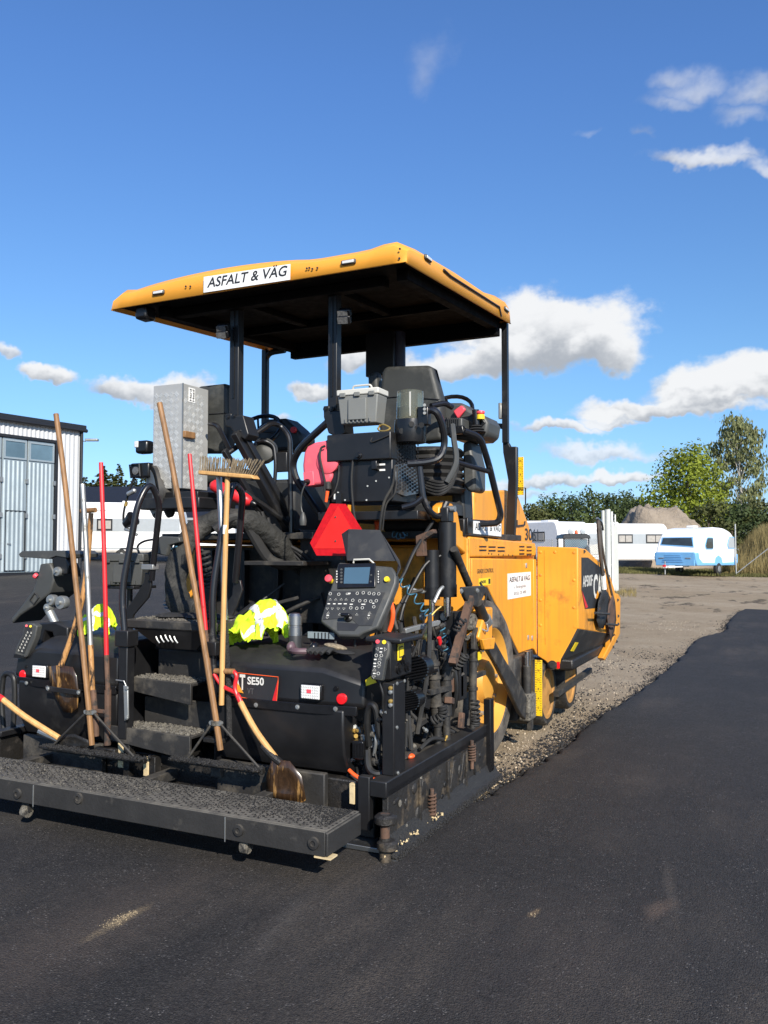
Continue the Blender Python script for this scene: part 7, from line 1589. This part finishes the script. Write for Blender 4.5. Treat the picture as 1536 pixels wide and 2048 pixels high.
# --- shovels
root = empty('shovel', Q(580, 1590, Y=-.02), 'shovel with a red D-grip leaning its tarry blade on the walkway', 'shovel', TG)
stick('shaft', 'wood_new', root, [(481, 1405, .03), (512, 1462, .0), (556, 1522, -.02)], .0175); MB().cyl(Q(430, 1342, Y=.04), Q(468, 1343, Y=.04), .0165).build('grip', 'wood_old', root)
stick('yoke', 'red_paint', root, [(428, 1348, .04), (445, 1372, .04), (474, 1388, .035), (484, 1410, .03)], .012); stick('yoke', 'red_paint', root, [(467, 1343, .04), (473, 1352, .04), (470, 1378, .035), (482, 1408, .03)], .012)
stick('ferrule', 'tarry', root, [(526, 1492, -.01), (545, 1512, -.02), (562, 1526, -.02)], .021)
def blade(pts, off, name, mat, par, nrm, curve=.03):
    """dished blade: outline fanned from its middle"""
    c = sum(pts, Vector()) / len(pts) + Vector(nrm) * -curve; mids = [c.lerp(p_, .55) + Vector(nrm) * curve * .35 for p_ in pts]; n = len(pts); m = MB()
    m.v = [c] + mids + list(pts); m.f = [(0, 1 + i, 1 + (i + 1) % n) for i in range(n)] + [(1 + i, 1 + n + i, 1 + n + (i + 1) % n, 1 + (i + 1) % n) for i in range(n)]
    o = m.build(name, mat, par, ang=70); so_ = o.modifiers.new('thick', 'SOLIDIFY'); so_.thickness = .004; return o
blade([Q(x, y, Y=-.03) for x, y in ((545, 1518), (580, 1522), (604, 1552), (612, 1598), (598, 1606), (560, 1602), (534, 1590), (533, 1552))], 0, 'blade', 'tar_stain', root, (0, -1, 0), .03)
root = empty('shovel', Q(135, 1420, Y=.02), 'spade with crusted blade hung head down on the left hood', 'shovel', TG)
stick('shaft', 'wood_tar', root, [(182, 1026, .12), (178, 1090, .12), (168, 1180, .1), (147, 1262, .08), (122, 1332, .06)], .016, r1=.019); MB().cyl(Q(163, 1022, Y=.12), Q(191, 1020, Y=.12), .0165).build('grip', 'wood_old', root)
blade([Q(x, y, Y=.055) for x, y in ((98, 1333), (120, 1330), (146, 1334), (154, 1352), (158, 1385), (156, 1415), (143, 1426), (128, 1424), (112, 1395), (100, 1365))], 0, 'blade', 'tar_stain', root, (0, -1, 0), .03)
hs2 = MB().prism([Q(x, y, Y=.02) for x, y in ((92, 1372), (160, 1381), (160, 1391), (92, 1382))], (0, .012, 0)).build('shovel_holder', 'black', PV, bev=.003)
bolt(Q(96, 1377, Y=.02), (0, -1, 0), .009, .008, hs2); bolt(Q(157, 1385, Y=.02), (0, -1, 0), .009, .008, hs2)
root = empty('shovel', Q(130, 1490, Y=.0), 'shovel with wooden shaft and red grip entering from the left picture edge', 'shovel', TG)
stick('shaft', 'wood_new', root, [(2, 1396, -.12), (50, 1433, -.08), (118, 1476, -.02)], .019); stick('red_yoke', 'red_paint', root, [(-40, 1370, -.16), (-20, 1383, -.14), (6, 1399, -.118)], .021); stick('ferrule', 'steel', root, [(78, 1462, -.05), (118, 1480, -.01)], .022)
blade([Q(x, y, Y=.0) for x, y in ((112, 1470), (150, 1468), (178, 1480), (185, 1492), (150, 1500), (118, 1496))], 0, 'blade', 'tarry', root, (0, -1, 0), .02)
# tar run on the right lower panel
# --- hi-vis jackets
def jacket(c, sx, sy, sz, rot, mat, label, bands, name='safety_jacket'):
    """garment dropped in a heap, with bands of reflective tape sewn along it"""
    V0, F0, UV0 = CLOTH; c = Vector(c); e = Euler((0, 0, rot)).to_matrix()
    vs = [c + Vector(((e @ p_).x * sx, (e @ p_).y * sy, p_.z * sz)) for p_ in V0]; F1 = F0 if sx * sy > 0 else [f[::-1] for f in F0]
    nr = [Vector() for _ in vs]
    for f in F1:
        n_ = (vs[f[1]] - vs[f[0]]).cross(vs[f[3]] - vs[f[0]])
        for i in f: nr[i] += n_
    nr = [n_.normalized() for n_ in nr]
    root = empty(name, c, label, 'jacket', 'safety jackets on the screed')
    def keep(fl, off):
        m = MB(); use = {}
        for f in fl:
            ids = []
            for i in f:
                if i not in use: use[i] = len(m.v); m.v.append(vs[i] + nr[i] * off)
                ids.append(use[i])
            m.f.append(tuple(ids))
        return m
    def sub_(o): q = o.modifiers.new('smooth', 'SUBSURF'); q.levels = 1; q.render_levels = 1; return o
    o = sub_(keep(F1, 0).build('cloth', mat, root, ang=180)); q = o.modifiers.new('thick', 'SOLIDIFY'); q.thickness = .003; q.offset = -1
    for (ax, o_, wd) in bands:
        fl = [f for f in F1 if abs(sum(UV0[i][ax] for i in f) / 4 - o_) < wd]
        sub_(keep(fl, .0025).build('reflective_band', 'reflex_tape', root, ang=180))
    return root
p = Q(520, 1290, Y=.33); jacket((p.x, .35, .995), .92, .80, 1.16, .5, 'hivis', 'crumpled neon yellow safety jacket beside the steel flask', [(0, -.14, .035), (0, .17, .035), (1, -.30, .035)])
p = Q(192, 1275, Y=.42); jacket((p.x, .44, 1.0), -.60, .56, .86, 2.3, 'hivis', 'neon yellow-green safety jacket behind the tool handles on the left', [(0, -.1, .04), (1, .2, .04)])
# zipper cord on the near jacket
# --- flask, ear defenders, gloves
c = Q(590, 1292, Y=.28); c.z = 1.008
fk = MB().lathe(c, Z_, [(0, .036), (.004, .04), (.13, .04), (.135, .038)], 28).build('thermos_flask', 'plastic_dark', label='steel thermos flask standing on the screed hood', cat='flask')
MB().lathe(c + Z_ * .085, Z_, [(0, .041), (.05, .041), (.053, .038), (.06, .038), (.063, .041), (.115, .041), (.13, .03), (.134, .01)], 28).build('cup_lid', 'steel', fk)
c = Q(607, 1296, Y=.2); c.z = 1.0
em = empty('ear_defenders', c, 'purplish grey ear defenders lying in front of the steel flask', 'ear defenders')
pm('mauve', (.10, .06, .07), .5, var=.15)
m = MB().tube([c + Vector((-.055, 0, .022)), c + Vector((-.05, -.05, .022)), c + Vector((0, -.075, .022)), c + Vector((.05, -.05, .022))], .018, 8, 5); m.build('headband', 'mauve', em)
for s_ in (-1, 1): MB().ball(c + Vector((.065 * s_, -.01 + .02 * s_, .035)), (.026, .034, .035), 14, 10).build('ear_cup', 'mauve' if s_ < 0 else 'black_clean', em)
text('HUNG', c + Vector((-.04, -.094, .018)), X_, Z_, .008, 'orange', em) if False else None
c = Q(650, 1297, Y=.2); c.z = 1.005
gv = empty('work_gloves', c, 'black and yellow-green work gloves lying on the hood below the console', 'gloves')
m = MB()
for k, (dx_, L_) in enumerate(((-.05, .07), (-.025, .085), (.0, .09), (.024, .08), (.05, .05))): m.tube([c + Vector((dx_, .02, .02)), c + Vector((dx_ * 1.2 - .01, -.02, .03)), c + Vector((dx_ * 1.3 - .02, -.02 - L_ * .6, .012))], .0125, 8, 4)
m.ball(c + Vector((0, .05, .02)), (.06, .05, .022), 14, 8); m.build('palm_and_fingers', 'glove', gv, kind=None)
MB().ball(c + Vector((.03, .07, .035)), (.07, .045, .018), 14, 8, Euler((0, .2, .4))).build('cuff', 'bristle', gv)
MB().ball(c + Vector((.12, .02, .012)), (.06, .05, .012), 14, 8, Euler((0, .1, .2))).build('folded_glove', 'glove', gv)
# --- metal toolbox of checker plate
xb = Q(365, 870, Y=.9).x; xa = Q(306, 870, Y=.9).x; z0, z1 = 2.055, 2.835; yb = Q(416, 870, X=xb).y
mb = MB().box(xa, xb, .9, yb, z0, z1).build('metal_toolbox', 'alu', label='tall checker-plate aluminium toolbox behind the left seat', cat='toolbox', bev=.004)
m = MB(); pit = .048
def bars(o, ex, ez, w, h, nrm):
    for i in range(int(w / pit)):
        for j in range(int(h / pit)):
            c_ = o + ex * (pit * (i + .6)) + ez * (pit * (j + .6)); s_ = 1 if (i + j) % 2 else -1
            d = (ex + ez * s_).normalized(); pd2 = (ex - ez * s_).normalized()
            for k in (-1, 0, 1): m.obox(c_ + pd2 * k * .0095, (.038, .005, .004), ax=(d, pd2, nrm))
bars(Vector((xa, .8995, z0)), X_, Z_, xb - xa - .02, z1 - z0 - .03, Vector((0, -1, 0))); bars(Vector((xb + .0005, .9, z0)), Y_, Z_, yb - .9 - .02, z1 - z0 - .03, X_)
m.build('checker_tread', 'alu_bar', mb, kind='stuff', smooth=False)
MB().box(xb - .004, xb + .004, .896, .904, z0, z1).build('edge_weld', 'zinc', mb)
p, q = Q(377, 803, X=xb + .004), Q(390, 778, X=xb + .004); sk = MB().box(xb + .0035, xb + .005, p.y, q.y, p.z, q.z).build('sticker', 'white', mb, smooth=False)
wl_ = q.y - p.y; text('Hard', (xb + .005, p.y + wl_ * .44, p.z + .008), Z_, -Y_, wl_ * .30, 'ink', sk, w=(q.z - p.z) * .84, bold=.02); text('Head', (xb + .005, p.y + wl_ * .88, p.z + .008), Z_, -Y_, wl_ * .30, 'ink', sk, w=(q.z - p.z) * .84, bold=.02)
p = Q(372, 869, X=xb + .01); MB().box(xb + .0, xb + .03, p.y - .03, p.y + .09, p.z - .025, p.z + .025).build('wooden_catch', 'wood_old', mb, bev=.006)
# --- plastic toolboxes
def tbox(name, label, c, w, d, h, mat, lid, rot, handle=True, lidh=.25):
    e = Euler((0, 0, rot)); M_ = e.to_matrix(); ex, ey = M_ @ X_, M_ @ Y_; c = Vector(c); root = empty(name, c, label, 'toolbox')
    def P_(x, y, z): return c + ex * x + ey * y + Z_ * z
    m = MB(); k = .88; zb = h * (1 - lidh)
    vs = [P_(x * w / 2 * kk, y * d / 2 * kk, z) for z, kk in ((0, k), (zb, 1)) for x, y in ((-1, -1), (1, -1), (1, 1), (-1, 1))]
    m.add(vs, [(3, 2, 1, 0), (4, 5, 6, 7)] + [(i, (i + 1) % 4, (i + 1) % 4 + 4, i + 4) for i in range(4)]); bd = m.build('box', mat, root, bev=.008)
    MB().obox(P_(0, 0, zb + (h - zb) / 2), (w * 1.05, d * 1.08, h - zb), ax=(ex, ey, Z_)).build('lid', lid, root, bev=.008)
    MB().obox(P_(0, -d / 2 * .96 - .006, zb * .5), (w * .45, .012, zb * .75), ax=(ex, ey, Z_)).build('front_panel', mat, bd, bev=.004)
    for s_ in (-.36, 0, .36): MB().obox(P_(w * s_, -d / 2 * 1.08 - .003, zb + .004), (w * .14, .012, h * .12), ax=(ex, ey, Z_)).build('catch', mat, root, bev=.003)
    for s_ in range(7): MB().obox(P_(w * (-.3 + s_ * .1), -d / 2 * .93 - .004, zb * .12), (.008, .012, zb * .16), ax=(ex, ey, Z_)).build('rib', mat, bd)
    if handle: MB().tube(fillet([P_(-w * .25, 0, h), P_(-w * .22, -.01, h + .035), P_(w * .22, -.01, h + .035), P_(w * .25, 0, h)], .02, 4), .007, 7).build('handle', lid, root)
    return root
c = Q(721, 850, Y=1.02); tbox('plastic_toolbox', 'grey plastic toolbox with cream lid on top of the black cabinet', (c.x, 1.05, c.z + .005), .30, .16, .235, 'box_grey', 'box_lid', 0.03, True, .18)
c = Q(252, 1170, Y=.62); tbox('plastic_toolbox', 'dark grey plastic box with handle behind the stair rail on the left', (c.x, .65, c.z), .30, .24, .225, 'plastic_grey', 'plastic_grey', .35)
box('box_shelf', 'black', PV, c.x - .12, c.x + .14, .54, .78, c.z - .025, c.z - .003, .004); MB().cyl((c.x, .66, 1.0), (c.x, .66, c.z - .02), .02).build('shelf_post', 'black', PV)
# --- red cable reel
RYl = .93; out_ = [(607, 905), (614, 892), (630, 884), (655, 880), (662, 890), (664, 955), (655, 968), (610, 974), (606, 962), (604, 930)]
cr = MB().prism([Q(x, y, Y=RYl) for x, y in out_], (0, .11, 0)).build('cable_reel', 'reel_red', label='pink-red plastic cable reel hung beside the black cabinet', cat='cable reel', bev=.022, seg=3)
p = Q(652, 922, Y=RYl - .02); MB().lathe(Vector((p.x, RYl + .015, p.z)), (0, -1, 0), [(0, .085), (.02, .085), (.028, .07), (.029, .02)], 24).build('drum_boss', 'reel_red', cr)
MB().tube([Q(x, y, Y=RYl - .03) for x, y in ((650, 892), (642, 897), (640, 915), (646, 945), (650, 965), (649, 985))], .008, 7, 5).build('reel_cable', 'rubber', cr)
MB().lathe(Q(616, 964, Y=RYl), (0, -1, 0), [(-.01, .022), (.02, .02), (.03, .012), (.05, .01)], 14).build('plug', 'black_clean', cr); MB().prism([Q(x, y, Y=RYl - .004) for x, y in ((606, 945), (626, 942), (628, 970), (608, 973))], (0, .01, 0)).build('socket_cover', 'reel_red', cr, bev=.004)
MB().tube([Q(x, y, Y=Y) for x, y, Y in ((612, 966, .88), (604, 985, .88), (602, 1010, .9), (606, 1030, .9))], .005, 6, 5).build('supply_cable', 'plastic_grey', cr); MB().lathe(Q(606, 1042, Y=.9), Z_, [(-.03, .022), (.0, .026), (.03, .02), (.06, .008)], 14).build('cable_plug', 'plastic_grey', cr)
MB().lathe(Q(656, 972, Y=.92), Z_, [(-.03, .012), (-.02, .024), (.02, .024), (.03, .012)], 12).build('coupling', 'black_dirty', cr); MB().cyl(Q(655, 982, Y=.92), Q(652, 1004, Y=.92), .013, .01).build('orange_boot', 'orange', cr)
# --- fire extinguisher strapped under the left seat
p, q = Q(422, 968, Y=.98), Q(503, 1005, Y=1.05); d = (q - p).normalized(); fe = MB().lathe(p, d, [(0, .02), (.02, .042), (.06, .048), ((q - p).length - .06, .048), ((q - p).length - .02, .038), ((q - p).length, .018)], 20).build('fire_extinguisher', 'red_paint', label='red fire extinguisher strapped under the left seat', cat='extinguisher')
m_ = p.lerp(q, .45); MB().lathe(m_ - d * .02, d, [(0, .049), (.001, .052), (.039, .052), (.04, .049)], 20).build('strap', 'zinc', fe); MB().lathe(q - d * .01, d, [(0, .02), (.03, .022), (.05, .012)], 12).build('valve', 'black_clean', fe)
# --- shovels hung on the hopper wing
HXp = XO + .035
def qx(pts, X=HXp): return [Q(x, y, X=X) for x, y in pts]
pm('steel_worn', (.15, .13, .115), .5, .5, var=.3, dirt=(.04, .03, .025), damt=.5, dscale=7)
HG = 'shovels hung on the hopper side'
root = empty('shovel', Q(1205, 1258, X=HXp), 'black tar-crusted shovel with long handle hung on the hopper side', 'shovel', HG)
MB().tube(qx([(1196, 1040), (1200, 1100), (1206, 1152)]), .019, 8, 4).build('shaft', 'steel_worn', root); MB().tube(qx([(1206, 1150), (1208.5, 1178)]), .024, 8).build('white_sleeve', 'white', root); MB().tube(qx([(1194, 1036), (1203, 1045), (1206, 1060)]), .012, 6, 3).build('grip', 'steel', root)
blade(qx([(1203, 1182), (1211, 1178), (1217, 1190), (1216, 1215), (1211, 1245), (1206, 1258), (1197, 1254), (1193, 1240), (1196, 1205)]), 0, 'blade', 'asphalt_crumb', root, (1, 0, 0), .05)
root = empty('shovel', Q(1222, 1285, X=HXp), 'narrow rusty shovel blade, front one of the two on the hopper side', 'shovel', HG)
MB().tube(qx([(1199, 1045), (1207, 1110), (1224, 1190)]), .013, 8, 3).build('shaft', 'steel_worn', root)
blade(qx([(1225, 1186), (1230, 1205), (1232, 1240), (1228, 1262), (1221, 1285), (1218, 1262), (1214, 1235), (1217, 1210)]), 0, 'blade', 'rust', root, (1, 0, 0), .04)
for (x0, y0, x1, y1) in ((1190, 1226, 1218, 1228), (1214, 1248, 1234, 1250)): MB().tube(qx([(x0, y0), (x1, y1)], HXp + .05), .012, 6).build('shovel_hook', 'black_dirty', PV)
# tar run and dirty streaks below the shovel
MB().prism([Q(x, y, Y=.082) for x, y in ((522, 1566), (560, 1552), (600, 1560), (612, 1600), (596, 1612), (540, 1606), (526, 1596))], (0, .002, 0)).build('tar_run', 'tar_stain', PV, smooth=False)

# ------------------------------------------------------------------ no part deeper than thing > part > sub-part
def depth_(o):
    k = 0
    while o.parent is not None: o = o.parent; k += 1
    return k
for o in list(S.objects):
    if depth_(o) > 2:
        a = o
        while depth_(a) > 1: a = a.parent
        o.parent = a; o.location = WLOC[o.name] - WLOC[a.name]
